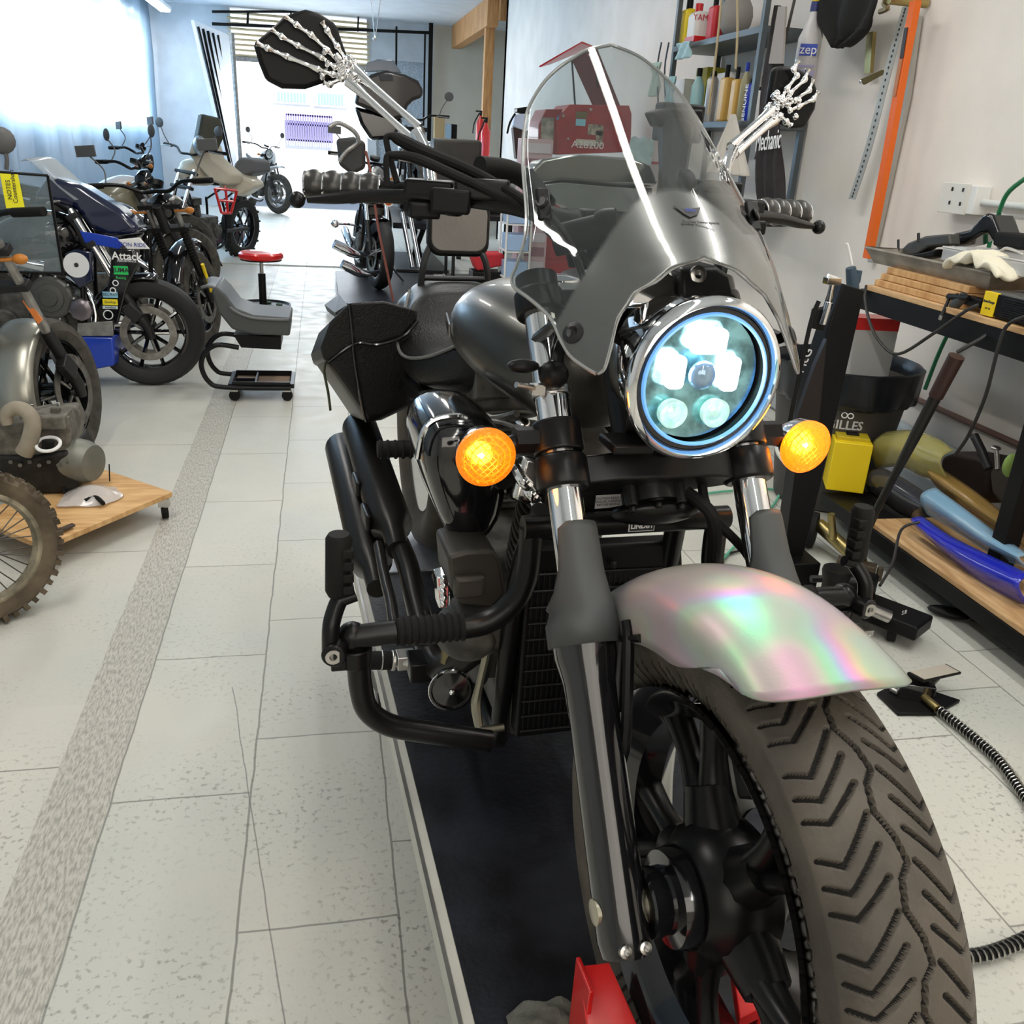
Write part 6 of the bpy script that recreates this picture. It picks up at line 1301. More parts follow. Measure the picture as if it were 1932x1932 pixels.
# black apron with white lettering
ap = G(); rs = []
for (x0, x1, y) in ((1462, 1472, 8), (1450, 1476, 60), (1440, 1480, 150), (1428, 1472, 230), (1424, 1474, 300), (1428, 1478, 340), (1432, 1482, 380), (1440, 1488, 430)):
    A, B_ = W(x0, y, X=2.26), W(x1, y, X=2.26); rs.append([A+(B_-A)*(i/10)+V((.018*sin(i*1.7+y*.03), 0, 0)) for i in range(11)])
ap.loft(rs, False, False); apo = tag(ap.out('apron', mat('black_brown_denim', (.018, .013, .013), .85, var=.3, bump=.3, bsc=150), solid=.008, sub=1), 'black workshop apron with white gothic lettering hanging beside the shelf', 'apron')
a_, b_2 = W(1424, 270, X=2.235), W(1476, 262, X=2.235)
text('Mechanic', 'apron_lettering', DW, apo, tuple((a_+b_2)/2), tuple(b_2-a_), (0, 0, 1), .135, .001, wsc=.55)
G().prism([W(1468, 12, X=2.24), W(1482, 12, X=2.24), W(1476, 120, X=2.24), W(1450, 120, X=2.24)], (.01, 0, 0)).out('grey_strap', mat('grey_webbing', (.30, .27, .25), .7), apo)
# spray bottle
q = W(1521, 120, X=2.5); zp = thing('spray_bottle', (2.5, q.y, W(1521, 140, X=2.5).z), 'clear spray bottle with yellow trigger and blue zep label hanging by the apron', 'bottle')
zz = lambda y: W(1521, y, X=2.5).z
G().lathe((2.5, q.y, zz(148)), (0, 0, 1), [(0, .055), (.01, .06), (zz(75)-zz(148), .06), (zz(60)-zz(148), .045), (zz(35)-zz(148), .022), (zz(24)-zz(148), .02)], 28).out('body', mat('milky_bottle', (.62, .60, .60), .3, tr=.1), zp)
G().lathe((2.5, q.y, zz(26)), (0, 0, 1), [(0, .024), (.045, .022)], 18).out('collar', mat('navy_collar', (.02, .03, .15), .4), zp)
G().bb(2.485, 2.515, q.y-.018, q.y+.018, zz(14), zz(-20)).out('trigger_head', YEL, zp, bev=.005)
dv = V((-2.5, -q.y, 0)).normalized(); lc = V((2.5, q.y, zz(97)))+dv*.061; tv = V((-dv.y, dv.x, 0)); 
if tv.x < 0: tv = -tv
G().box(lc, .085, .055, .004, tuple(tv), (0, 0, 1)).out('blue_label', mat('zep_blue', (.02, .06, .45), .4), zp, bev=.001)
text('zep', 'label_lettering', DW, zp, tuple(lc+dv*.004), tuple(tv), (0, 0, 1), .062, .001)
G().box(lc-V((0, 0, .075)), .085, .01, .003, tuple(tv), (0, 0, 1)).box(lc-V((0, 0, .13)), .09, .07, .003, tuple(tv), (0, 0, 1)).out('lower_label', mat('lavender_label', (.35, .33, .55), .5), zp)
# black cloth, bracket, perforated strip, orange pole, its shadow strip
g = G(); rs = []
cl = [(1537, 1662, -12), (1538, 1664, 15), (1545, 1660, 38), (1560, 1655, 55), (1580, 1630, 75), (1580, 1600, 92)]
for j, (x0, x1, y) in enumerate(cl):
    A, B_ = W(x0, y, X=2.55), W(x1, y-2, X=2.55); rs.append([A+(B_-A)*(i/12)+V((.03*sin(i*1.3+j*1.1)-.02, 0, .008*sin(i*2+j))) for i in range(13)])
g.loft(rs, False, False); tag(g.out('black_cloth', mat('black_fabric', (.008, .008, .008), .9, bump=.3, bsc=90), solid=.03, sub=1), 'bundled black cloth hanging high on the right wall', 'cloth')
bk_ = thing('shelf_bracket', W(1650, 150, X=2.66), 'brass-coloured folding shelf bracket hanging below the black cloth', 'bracket')
G().prism([W(1642, 62, X=2.66), W(1654, 60, X=2.66), W(1648, 138, X=2.66), W(1637, 140, X=2.66)], (-.02, 0, 0)).out('arm', BRS, bk_)
G().prism([W(1628, 150, X=2.6), W(1668, 132, X=2.69), W(1668, 140, X=2.69), W(1632, 160, X=2.6)], (-.012, 0, -.0)).out('foot', mat('olive_brass', (.2, .17, .09), .4, .9), bk_)
G().ell(W(1626, 154, X=2.6), .012).out('bolt_head', CHR, bk_)
tag(G().tube([W(1672, -5, X=2.5), W(1668, 8, X=2.5), W(1675, 16, X=2.5), W(1660, 22, X=2.5)], .012, 6, 4).out('key_bunch', mat('dark_brass_keys', (.2, .15, .08), .4, 1)), 'bunch of dark metal keys hanging beside the black cloth', 'keys')
A, B_ = W(1711, 12, X=2.63), W(1608, 376, X=2.63)
ps = thing('perforated_strip', (2.63, B_.y, B_.z), 'long pale perforated metal strip hanging on the wall left of the orange pole', 'strip')
pth = spl([A, W(1680, 120, X=2.63), W(1642, 270, X=2.63), B_], 12)
G().loft([[p+V((0, -.03, 0)), p+V((-.004, -.03, 0)), p+V((-.004, .03, 0)), p+V((0, .03, 0))] for p in pth]).out('strip_body', mat('pale_galvanised', (.46, .47, .44), .5, .3, var=.08), ps)
g = G(); L_ = len(pth)
for k in range(36):
    f = .03+.94*k/35; i = min(int(f*(L_-1)), L_-2); ff = f*(L_-1)-i; p = pth[i]+(pth[i+1]-pth[i])*ff; g.lathe(p+V((-.0045, 0, 0)), (-1, 0, 0), [(0, .0068), (.0006, .0066)], 10)
g.out('strip_holes', mat('dark_hole', (.04, .04, .045), .8), ps)
tag(G().loft([[V(W(x, y, X=2.55))+V((0, -.022, 0)), V(W(x, y, X=2.55))+V((.03, -.022, 0)), V(W(x, y, X=2.55))+V((.03, .022, 0)), V(W(x, y, X=2.55))+V((0, .022, 0))] for x, y in ((1722, 1), (1700, 120), (1668, 300), (1632, 487))]).out('orange_pole', mat('orange_pole', (.78, .14, .01), .45)), 'bright orange flat-sided pole hanging on the right wall', 'pole')
opo = [o for o in scn.objects if o.name.startswith('orange_pole')][0]
for (a, b, m_) in (((1709, 52), (1700, 110), DK), ((1699, 112), (1686, 182), mat('pole_label', (.45, .18, .08), .5))):
    A, B_ = W(*a, X=2.545), W(*b, X=2.545); G().loft([[p+V((0, -.012, 0)), p+V((.003, -.012, 0)), p+V((.003, .012, 0)), p+V((0, .012, 0))] for p in (A, B_)]).out('pole_label', m_, opo)
tag(G().loft([[V(W(x, y, X=2.67))+V((0, -.018, 0)), V(W(x, y, X=2.67))+V((.02, -.018, 0)), V(W(x, y, X=2.67))+V((.02, .018, 0)), V(W(x, y, X=2.67))+V((0, .018, 0))] for x, y in ((1729, 30), (1708, 180), (1672, 350), (1640, 495))]).out('pole_shadow_strip', mat('pole_shadow_grey', (.42, .42, .38), .5, .5)), 'grey strip standing in for the shadow of the orange pole on the wall', 'rail')  # the pole's shadow on the wall, built as a grey strip
tag(G().cyl((2.69, W(1715, 3, X=2.6).y, W(1715, 3, X=2.6).z), (2.5, W(1715, 3, X=2.6).y, W(1715, 3, X=2.6).z), .02).out('wall_hook', BRS), 'brass wall hook carrying the orange pole and the perforated strip', 'hook')
# outlet and conduit
oy0, oy1 = W(1860, 375, X=2.68).y, W(1795, 375, X=2.68).y; oz0, oz1 = W(1820, 402, X=2.68).z, W(1820, 348, X=2.68).z
ot = thing('wall_outlet', (2.69, (oy0+oy1)/2, oz0), 'white surface-mounted double outlet box on the right wall', 'outlet')
G().bb(2.63, 2.70, oy0, oy1, oz0, oz1).out('box', WHT, ot, bev=.004)
G().bb(2.622, 2.632, oy0+.04, oy1, oz0-.005, oz1+.005).out('cover_plate', mat('ivory_plate2', (.72, .70, .64), .5), ot, bev=.003)
for k in range(4): G().bb(2.618, 2.622, oy0+.07+(k % 2)*.07, oy0+.078+(k % 2)*.07, oz0+.03+(k//2)*.055, oz0+.045+(k//2)*.055).out('socket', DGY, ot)
czz = W(1880, 385, X=2.67).z
tag(G().cyl((2.67, oy0-.001, czz), (2.67, 1.5, czz), .014).out('conduit', mat('white_conduit', (.66, .68, .66), .4)), 'white conduit running right from the outlet box along the wall', 'conduit')
GH = mat('green_hose', (.02, .22, .09), .4)
tag(G().tube([W(1960, 320, X=2.55), W(1905, 360, X=2.58), W(1885, 400, X=2.60), W(1872, 440, X=2.62), W(1840, 560, X=2.64), W(1795, 620, X=2.64), W(1770, 670, X=2.64), W(1745, 735, X=2.62)], .009, 8, 5).out('green_hose', GH), 'thin green air hose hanging down the right wall behind the workbench', 'hose')
# ------------------------------------------------------------------ workbench
BX0, BX1, BZ = 2.16, 2.67, .96
BYF = W(1634, 537, X=BX0).y; zt0 = W(1634, 537, X=BX0).z
OSB = mat('worn_plywood_top', (.42, .24, .10), .6, col2=(.66, .43, .22), vsc=7, stretch=(6, 1, 6), bump=.15)
wb_ = thing('workbench', (2.4, 2.6, 0), 'black steel workbench with worn plywood top against the right wall', 'workbench')
BY0 = 1.2
BZ = W(1634, 537, X=BX0).z
G().bb(BX0, BX1, BY0, BYF, BZ-.02, BZ).out('bench_top', OSB, wb_, bev=.002)
G().bb(BX0+.004, BX1, BY0, BYF+.04, BZ-.10, BZ-.021).out('steel_apron', BPL, wb_, bev=.002)
for x in (BX0+.035, BX1-.035):
    for y in (1.3, 2.35): G().bb(x-.03, x+.03, y-.03, y+.03, 0, BZ-.10).out('leg', BPL, wb_)
G().cyl((BX1-.05, 2.75, BZ-.1), (BX1-.05, 2.75, 0), .014).out('brown_brace', mat('rusty_brown_pipe', (.16, .09, .07), .6), wb_)
LZ2 = .16; LX = 2.03; LYF = W(1640, 962, X=LX).y
G().bb(LX, 2.62, BY0, LYF, LZ2-.018, LZ2).out('lower_board', OSB, wb_, bev=.002)
G().bb(LX-.005, 2.62, BY0, 3.2, LZ2-.075, LZ2-.019).out('lower_steel_frame', BPL, wb_, bev=.002)
def bx(x, y, dX=0, Z=None): return W(x, y, X=BX0+dX) if Z is None else W(x, y, Z=Z)
# planks
ply = W(1660, 500, Z=BZ+.07); y1 = BYF-.01; y0 = W(1833, 570, X=BX0+.06).y
for k in range(3):
    G_ = G().bb(BX0+.03+.012*k, BX0+.22+.01*k, y0+.01*k, y1-.015*k, BZ+.001+k*.026, BZ+.025+k*.026)
    tag(G_.out('plank', WOD, bev=.002), 'short pale timber plank on the workbench, %s of its stack' % ('bottom', 'middle', 'topmost')[k], 'plank', 'planks stacked on the workbench')
zt1 = BZ+.078
# metal tray
tr = thing('metal_tray', (BX0+.25, 3.3, zt1), 'worn grey metal baking tray full of black parts on top of the planks', 'tray')
ty0, ty1 = 2.75, 3.52; tx0, tx1 = BX0+.05, BX0+.40
TRM = mat('worn_tray_metal', (.22, .20, .17), .5, .6, col2=(.34, .30, .25), vsc=14)
G().bb(tx0+.03, tx1-.03, ty0+.03, ty1-.03, zt1+.001, zt1+.006).out('tray_base', TRM, tr)
for a in (((tx0, ty0), (tx1, ty0)), ((tx1, ty0), (tx1, ty1)), ((tx1, ty1), (tx0, ty1)), ((tx0, ty1), (tx0, ty0))):
    (xa, ya), (xb, yb2) = a; mx_, my_ = (tx0+tx1)/2, (ty0+ty1)/2; sh = lambda x, y: (x+(mx_-x)*.16, y+(my_-y)*.08)
    g = G().loft([[V((xa, ya, zt1+.055)), V((xb, yb2, zt1+.055)), V((*sh(xb, yb2), zt1+.002)), V((*sh(xa, ya), zt1+.002))], [V((xa, ya, zt1+.055))-V((0, 0, .004)), V((xb, yb2, zt1+.055))-V((0, 0, .004)), V((*sh(xb, yb2), zt1-.0)), V((*sh(xa, ya), zt1-.0))]]); g.out('tray_side', TRM, tr, solid=.003)
G().tube([(tx0, ty0, zt1+.055), (tx1, ty0, zt1+.055), (tx1, ty1, zt1+.055), (tx0, ty1, zt1+.055)], .006, 8, closed=True).out('tray_rim', TRM, tr)
def tp(x, y, X=BX0+.2): return W(x, y, X=X)
o = G().prism([tp(*q) for q in ((1700, 470), (1712, 458), (1745, 445), (1790, 441), (1792, 462), (1750, 466), (1728, 480), (1705, 484))], (.05, 0, 0)).out('cover_part', mat('grey_black_part', (.06, .06, .055), .5, .2), bev=.008); tag(o, 'curved dark grey cover part lying in the metal tray', 'part')
G().cyl(tp(1733, 456), tp(1733, 440), .006).out('peg', DGY, o); G().cyl(tp(1695, 474), tp(1695, 452), .005).out('peg', DGY, o)
o = G().prism([tp(*q) for q in ((1690, 486), (1730, 478), (1770, 470), (1760, 484), (1700, 494))], (.06, 0, 0)).out('black_part', BPL, bev=.006); tag(o, 'small tangle of black parts at the left end of the metal tray', 'part')
# organiser box
ob = thing('organiser_box', (BX0+.22, 2.6, BZ+.14), 'clear plastic organiser box with rows of small parts on the workbench tray', 'box')
A = [W(1748, 505, X=BX0+.12), W(1925, 520, X=BX0+.12)]
oz = zt1+.058; oya, oyb = 2.32, 3.10; ox = BX0+.10
G().bb(ox, ox+.24, oya, oyb, oz, oz+.045).out('box_body', mat('frosted_clear', (.72, .74, .76), .25, al=.55, spec=.8), ob, bev=.004)
G().bb(ox-.003, ox+.243, oya-.003, oyb+.003, oz+.046, oz+.052).out('box_lid', mat('frosted_lid', (.75, .75, .74), .2, al=.6, spec=.8), ob, bev=.003)
for k in range(9):
    yy = oya+.05+k*.085; G().bb(ox+.01, ox+.06, yy-.025, yy+.025, oz+.003, oz+.03).out('small_parts', mat('blue_grey_bits', (.12, .14, .17), .5, .4, col2=(.4, .42, .45), vsc=60), ob, bev=.008)
# black seat cowl
o = G().prism([tp(*q, BX0+.30) for q in ((1795, 440), (1830, 432), (1852, 405), (1862, 401), (1872, 405), (1895, 470), (1880, 472), (1862, 440), (1850, 442), (1820, 460), (1795, 466))], (.10, 0, 0)).out('seat_cowl', BGL, bev=.012); tag(o, 'glossy black hook-shaped tail cowl standing at the back of the workbench', 'cowl')
tag(G().box(W(1925, 455, X=BX0+.30), .10, .16, .05).out('black_bracket', RUB, bev=.01), 'black ribbed bracket at the right edge behind the organiser box', 'part')
tag(G().tube([W(1818, 473, X=BX0+.12), W(1880, 475, X=BX0+.12), W(1900, 468, X=BX0+.12), W(1932, 480, X=BX0+.12)], .005, 8, 4).out('steel_rod', STL), 'thin bent steel rod lying on the organiser box lid', 'rod')
# paper towels
g = G(); c = W(1855, 528, X=BX0+.10); c.z = BZ+.10; rd = random.Random(2); rs = []
for i in range(9): rs.append([V((BX0+.02+.11*j/6, c.y-.16+.30*i/8, BZ+.10+.11*abs(sin(i*1.1+j*.8))*sin(pi*(i+.6)/9.2)+.02*rd.random())) for j in range(7)])
g.loft(rs, False, False); tag(g.out('paper_towel', mat('cream_paper', (.72, .68, .55), .9, bump=.4, bsc=80), solid=.02, sub=2), 'crumpled cream paper towels on top of the battery charger', 'towel')
# charger
chy = W(1850, 600, X=BX0+.02).y
cg = thing('battery_charger', (BX0+.1, chy-.1, BZ), 'grey and black battery charger with yellow front label on the workbench edge', 'charger')
G().bb(BX0+.03, BX0+.17, chy-.42, chy, BZ+.002, BZ+.085).out('case', mat('charger_grey', (.09, .09, .085), .5), cg, bev=.006)
G().bb(BX0+.02, BX0+.03, chy-.42, chy-.055, BZ+.008, BZ+.078).out('vent_side', BPL, cg)
g = G()
for k in range(9): g.bb(BX0+.014, BX0+.02, chy-.36+.0*k, chy-.09, BZ+.014+k*.007, BZ+.017+k*.007)
g.out('vent_slats', DGY, cg)
yl = G().bb(BX0+.016, BX0+.03, chy-.056, chy+.004, BZ+.004, BZ+.082).out('yellow_label', YEL, cg, bev=.001)
text('AutoCharge', 'charger_lettering', DK, yl, (BX0+.0155, chy-.026, BZ+.05), (0, -1, 0), (0, 0, 1), .011, .0006, bold=.0004)
text('12V 4A', 'charger_lettering', DK, yl, (BX0+.0155, chy-.026, BZ+.028), (0, -1, 0), (0, 0, 1), .009, .0006)
# torch and hex driver
ta, tb = W(1792, 560, X=BX0+.02), W(1832, 548, X=BX0+.02)
hx = thing('t_handle_driver', tuple(ta), 'black T-handle driver hanging over the front edge of the workbench', 'tool')
G().tube([ta+V((0, .01, 0)), ta+V((0, -.10, .012))], .011, 10).box(ta+V((.03, -.08, .0)), .04, .14, .03).out('handle', BPL, hx, bev=.004)
G().cyl(ta, W(1776, 598, X=BX0-.015), .006).out('shaft', BPL, hx); G().cyl(W(1777, 595, X=BX0-.015), W(1774, 603, X=BX0-.015), .008).out('tip', STL, hx)
tag(G().tube([W(1800, 578, X=BX0+.03), W(1820, 560, X=BX0+.03)], .02, 12).out('torch', mat('blue_grey_torch', (.05, .06, .065), .5)), 'short dark blue-grey torch beside the T-handle driver', 'torch')
# cables
CBK = mat('charger_cable', (.02, .019, .018), .5)
tag(G().tube([W(1846, 575, X=BX0+.005), W(1820, 588, X=BX0-.02), W(1760, 630, X=BX0-.05), W(1695, 668, X=BX0-.07), W(1660, 645, X=BX0-.07), W(1640, 605, X=BX0-.05), W(1632, 560, X=BX0-.01), W(1635, 538, X=BX0+.0)], .006, 8, 5).out('charger_cable', CBK), 'grey-black charger cable looping off the workbench over the waste bin', 'cable')
tag(G().tube([W(1960, 590, X=BX0-.01), W(1905, 610, X=BX0-.02), W(1885, 650, X=BX0-.03), W(1860, 745, X=BX0-.03), W(1828, 820, X=BX0-.02), W(1802, 858, X=BX0+.0)], .006, 8, 5).out('charger_cable', CBK), 'black cable hanging from the workbench edge down to the lower shelf at right', 'cable')
# microphone-like cable gun on the post
# ------------------------------------------------------------------ waste bin with box
bc = V((2.21, 3.50, 0)); zr = W(1612, 680, Y=3.5).z
bn = thing('waste_bin', tuple(bc), 'large waste bin with black bag over its rim and GILLES lettering beyond the workbench', 'bin')
bc = V((2.21, 3.50, 0))
G().lathe(tuple(bc), (0, 0, 1), [(0, .20), (.01, .21), (zr-.06, .285)], 40).out('bin_body', mat('dark_taupe_plastic', (.06, .055, .05), .6), bn)
g = G(); rs = []
for (z, r, wv) in ((zr-.15, .292, .010), (zr-.14, .298, .008), (zr-.12, .304, .006), (zr-.02, .314, .004), (zr, .318, .003), (zr+.004, .308, .002), (zr-.02, .298, .002), (zr-.12, .275, .006)):
    rs.append([bc+V(((r+wv*sin(k*1.9)+wv*sin(k*.7+z*9))*cos(2*pi*k/56), (r+wv*sin(k*1.9)+wv*sin(k*.7+z*9))*sin(2*pi*k/56), z+0)) for k in range(56)])
g.rings(rs, False); g.out('bin_bag', mat('black_bag_film', (.010, .012, .016), .28, bump=.4, bsc=25), bn, solid=.002)
dv = V((-bc.x, -bc.y, 0)).normalized(); tv = V((-dv.y, dv.x, 0)); tv = tv if tv.x > 0 else -tv
a_ = W(1618, 806, X=bc.x+dv.x*.235).copy(); pc_ = bc+dv*.272; zl = W(1618, 806, Y=pc_.y).z
tg_ = text('GILLES', 'bin_lettering', mat('print_grey_white', (.6, .6, .6), .6), bn, tuple(pc_+tv*.045+V((0, 0, zl+.012))), tuple(tv), (0, 0, 1), .055, .002, bold=.001)
for q in tg_.data.vertices:                                    # wrap the print around the bin wall
    p = q.co+root_loc(bn)-bc; rr = .21+.075*(p.z-.01)/(zr-.07)+.0025; a = math.atan2(p.y, p.x); q.co = bc+V((rr*cos(a), rr*sin(a), p.z))-root_loc(bn)
g = G()
for s in (-1, 1): g.torus(tuple(bc+(dv*.276+tv*(.045+s*.012))+V((0, 0, zl+.058))), tuple(dv), .011, .0025, 16, 5)
g.out('knot_emblem', DW, bn)
g = G().lathe(bc+dv*.235-tv*.12+V((0, 0, zl-.0)), tuple(dv-tv*.4), [(0, .045), (.012, .045)], 28); g.out('green_round_sticker', mat('lime_sticker', (.10, .5, .06), .5), bn)
bxx = thing('carton', tuple(bc+V((0, 0, .4))), 'white carton with red top band sticking out of the waste bin', 'box')
u1 = V((.98, -.12, 0)).normalized(); cb = bc+V((.05, -.03, 0)); ztp = W(1640, 598, Y=3.45).z
G().box(cb+V((0, 0, (ztp+.30)/2-.02)), .215, .11, ztp-.34, tuple(u1), (-u1.y, u1.x, 0)).out('carton_body', mat('pale_grey_card', (.52, .52, .50), .7), bxx, bev=.002)
G().box(cb+V((0, 0, ztp-.025)), .2155, .1105, .05, tuple(u1), (-u1.y, u1.x, 0)).out('red_band', RED, bxx)
G().box(cb+u1*.107+V((0, 0, (ztp+.30)/2-.04)), .004, .06, ztp-.50, tuple(u1), (-u1.y, u1.x, 0)).out('side_print', mat('pink_print', (.6, .25, .25), .7), bxx)
# ------------------------------------------------------------------ black upright stand beside the bin
PY = 2.55
def p_(x, y, d=0): return W(x, y, Y=PY+d)
us_ = thing('upright_stand', (p_(1500, 1030).x, PY, 0), 'tall black steel upright with hose and chrome clamp, standing behind the right turn signal', 'stand')
bt = p_(1478, 1060)
G().prism([p_(1590, 535), p_(1632, 548), p_(1545, 930), p_(1512, 1065), p_(1478, 1062), p_(1505, 860), p_(1530, 720)], (0, .07, 0)).out('column', BPL, us_, bev=.004)
G().prism([p_(1538, 690, -.012), p_(1560, 640, -.012), p_(1545, 800, -.012), p_(1500, 800, -.012)], (0, .02, 0)).out('column_web', mat('very_dark_brown', (.012, .008, .008), .4), us_)
q = p_(1496, 1060); G().bb(q.x-.05, q.x+.07, PY-.06, PY+.16, 0, max(.05, q.z+.02)).out('foot', BPL, us_, bev=.004)
text('McG', 'stand_lettering', mat('print_grey_white', (.6, .6, .6), .6), us_, p_(1518, 680, -.02), (.25, 0, 1), (-1, 0, .25), .04, .001)
g = G().cyl(p_(1565, 570, -.03), p_(1552, 612, -.03), .012).box(p_(1570, 530, -.03), .045, .03, .02).cyl(p_(1562, 520, -.03), p_(1585, 528, -.03), .006).cyl(p_(1562, 580, -.03), p_(1572, 525, -.03), .008); g.out('chrome_clamp', CHR, us_, bev=.001)
G().prism([p_(1540, 585, -.02), p_(1567, 580, -.02), p_(1555, 625, -.02), p_(1533, 620, -.02)], (0, .03, 0)).out('ribbed_lever', RUB, us_, bev=.003)
G().tube([p_(1545, 568, -.03), p_(1532, 600, -.03), p_(1518, 660, -.03), p_(1495, 770, -.03), p_(1480, 850, -.03)], .007, 8, 4).out('hose', RUB, us_)
# blue-grey air gun on a wire
GB = mat('slate_blue_plastic', (.04, .07, .10), .45)
ag = thing('cable_plug', tuple(p_(1608, 600, .15)), 'slate blue ribbed cable plug with white lead hanging above the waste bin', 'plug')
G().tube([p_(1605, 505, .15), p_(1609, 540, .15), p_(1612, 590, .15)], [.016, .020, .015], 14, 3).out('grip', GB, ag)
P, rr = [], []
for i in range(22): P.append(p_(1612-i*.25, 545+i*2.1, .15)); rr.append(.016 if i % 4 < 2 else .012)
G().tube(P, rr, 14).out('ribbed_sleeve', GB, ag)
G().tube([p_(1607, 500, .15), p_(1603, 478, .15), p_(1598, 459, .15)], .0045, 8, 4).out('white_lead', WCL, ag)
G().tube([p_(1606, 592, .15), p_(1605, 615, .15)], .005, 8).out('copper_tip', mat('copper', (.6, .3, .18), .3, 1), ag)
G().box(p_(1618, 522, .15), .016, .02, .04).box(p_(1595, 565, .10), .012, .10, .012).out('trigger', GB, ag, bev=.002)
# ------------------------------------------------------------------ lower shelf load
def l_(x, y, X=2.12): return W(x, y, X=X)
by = W(1565, 925, X=2.06).y
yb_ = thing('yellow_battery', (2.1, by, LZ2), 'yellow box-shaped battery on the lower shelf end below the bin lettering', 'battery')
c = W(1575, 932, Z=LZ2+.001); 
G().box(c+V((.09, .10, .105)), .15, .17, .21, (.92, -.4, 0), (.4, .92, 0)).out('battery_case', YEL, yb_, bev=.004)
G().box(c+V((.09, .10, .215)), .13, .10, .02, (.92, -.4, 0), (.4, .92, 0)).out('top_ridge', mat('darker_yellow', (.5, .38, .01), .5), yb_, bev=.003)
G().box(c+V((.09, .10, .227)), .05, .04, .006, (.92, -.4, 0), (.4, .92, 0)).out('black_terminal', BPL, yb_)
VIS1 = mat('amber_clear_sheet', (.55, .50, .16), .12, al=.62, spec=.8, coat=.5); VIS2 = mat('blue_violet_sheet', (.02, .03, .55), .1, al=.78, coat=.6, spec=.8); VIS3 = mat('pale_blue_sheet', (.35, .62, .85), .08, al=.5, coat=.6); VIS4 = mat('smoke_sheet', (.05, .05, .06), .12, al=.85, coat=.6)
def shield(name, mt, px, bulge, lab, d=(.10, .05, .12), X=2.12, n=10, ny=.0):
    P = [W(x, y, X=X) for x, y in px]; k = len(P)//2; top = P[:k]; bot = P[k:][::-1]
    g = G(); rs = []
    T, Bo = spl(top, 5), spl(bot, 5)
    for i in range(n+1):
        f = i/n; rs.append([T[j]+(Bo[j]-T[j])*f+V((-bulge*sin(pi*f), 0, bulge*.4*sin(pi*f))) for j in range(len(T))])
    g.loft(rs, False, False); return tag(g.out(name, mt, solid=.004), lab, 'windshield', 'loose windshields on the lower bench shelf')
shield('windshield', VIS1, [(1672, 815), (1725, 812), (1770, 828), (1800, 850), (1790, 905), (1745, 900), (1700, 880), (1655, 885)], .05, 'amber-tinted clear windshield propped behind the blue one, nearest the waste bin', X=2.26)
shield('windshield', VIS4, [(1660, 880), (1700, 900), (1740, 925), (1768, 945), (1745, 985), (1700, 970), (1665, 945), (1640, 930)], .04, 'smoky dark windshield lying beside the amber one on the lower shelf', X=2.22)
shield('windshield', VIS3, [(1765, 920), (1820, 960), (1880, 1005), (1945, 1050), (1945, 1075), (1870, 1045), (1800, 1000), (1750, 970)], .05, 'pale blue clear windshield lying above the deep blue one', X=2.20)
shield('windshield', VIS2, [(1740, 975), (1790, 1010), (1860, 1045), (1945, 1085), (1945, 1145), (1870, 1115), (1800, 1060), (1740, 1005)], .05, 'deep blue-violet windshield at the front edge of the lower shelf', X=2.14)
shield('windshield', mat('amber_brown_sheet', (.45, .28, .08), .15, al=.7, coat=.5), [(1770, 880), (1830, 920), (1890, 965), (1945, 1000), (1945, 1040), (1880, 1000), (1820, 960), (1770, 920)], .05, 'brown-amber windshield lying behind the pale blue one', X=2.28)
tag(G().prism([l_(*q, 2.36) for q in ((1775, 862), (1800, 852), (1850, 862), (1868, 880), (1862, 935), (1838, 952), (1790, 930), (1768, 905))], (.16, 0, 0)).out('dark_bag', mat('dark_brown_bag', (.018, .010, .010), .6), bev=.02), 'dark brown-black bag leaning on the lower bench shelf', 'bag')
tag(G().prism([l_(*q, 2.30) for q in ((1862, 880), (1900, 880), (1932, 905), (1932, 990), (1895, 965), (1868, 930))], (.2, 0, 0)).out('leather_bundle', mat('dark_leather_bundle', (.03, .022, .016), .7, bump=.5, bsc=40), bev=.02), 'dark crumpled leather bundle at the right end of the lower bench shelf', 'bundle')
tag(G().tube([l_(1838, 822, 2.3), l_(1852, 850, 2.3), l_(1866, 885, 2.3)], .016, 12).torus(l_(1840, 826, 2.3), (.2, -.5, 1), .016, .004, 16, 6).out('pump_handle', DGY), 'dark chrome-collared handle sticking up from the lower bench shelf', 'tool')
tag(G().cyl(l_(1880, 848, 2.3), l_(1882, 885, 2.3), .008).ell(l_(1879, 845, 2.3), .018, .018, .008).out('bolt', STL), 'steel bolt with washer standing behind the leather bundle', 'bolt')
tag(G().ell(l_(1908, 878, 2.25), .03, .022, .042).out('green_glove', mat('lime_leaf_green', (.28, .42, .10), .6, var=.3), sub=0), 'yellow-green glove fingertip at the right edge of the lower bench shelf', 'glove')
# long dark lever leaning over the shelf
lv = thing('pry_lever', tuple(W(1668, 945, X=2.0)), 'long dark lever with fat brown rubber grip leaning from the floor to the bench', 'lever')
a, b = W(1805, 672, X=1.98), W(1655, 960, X=1.94)
G().tube([a, a+(b-a)*.24], [.026, .024], 18).out('grip', mat('dark_brown_rubber', (.035, .015, .012), .5), lv)
G().tube([a+(b-a)*.24, a+(b-a)*.5, a+(b-a)*.8, b], [.020, .019, .014, .014], 14).tube([b, V((b.x-.02, b.y+.05, .01))], .014, 10).out('shaft', mat('dark_shaft', (.02, .02, .018), .35, .4), lv)
tag(G().tube([W(1805, 665, X=2.1), W(1850, 640, X=2.15), W(1880, 620, X=2.2)], .007, 8).out('lever_lead', CBK), 'short black lead running from the brown grip up under the bench', 'cable')
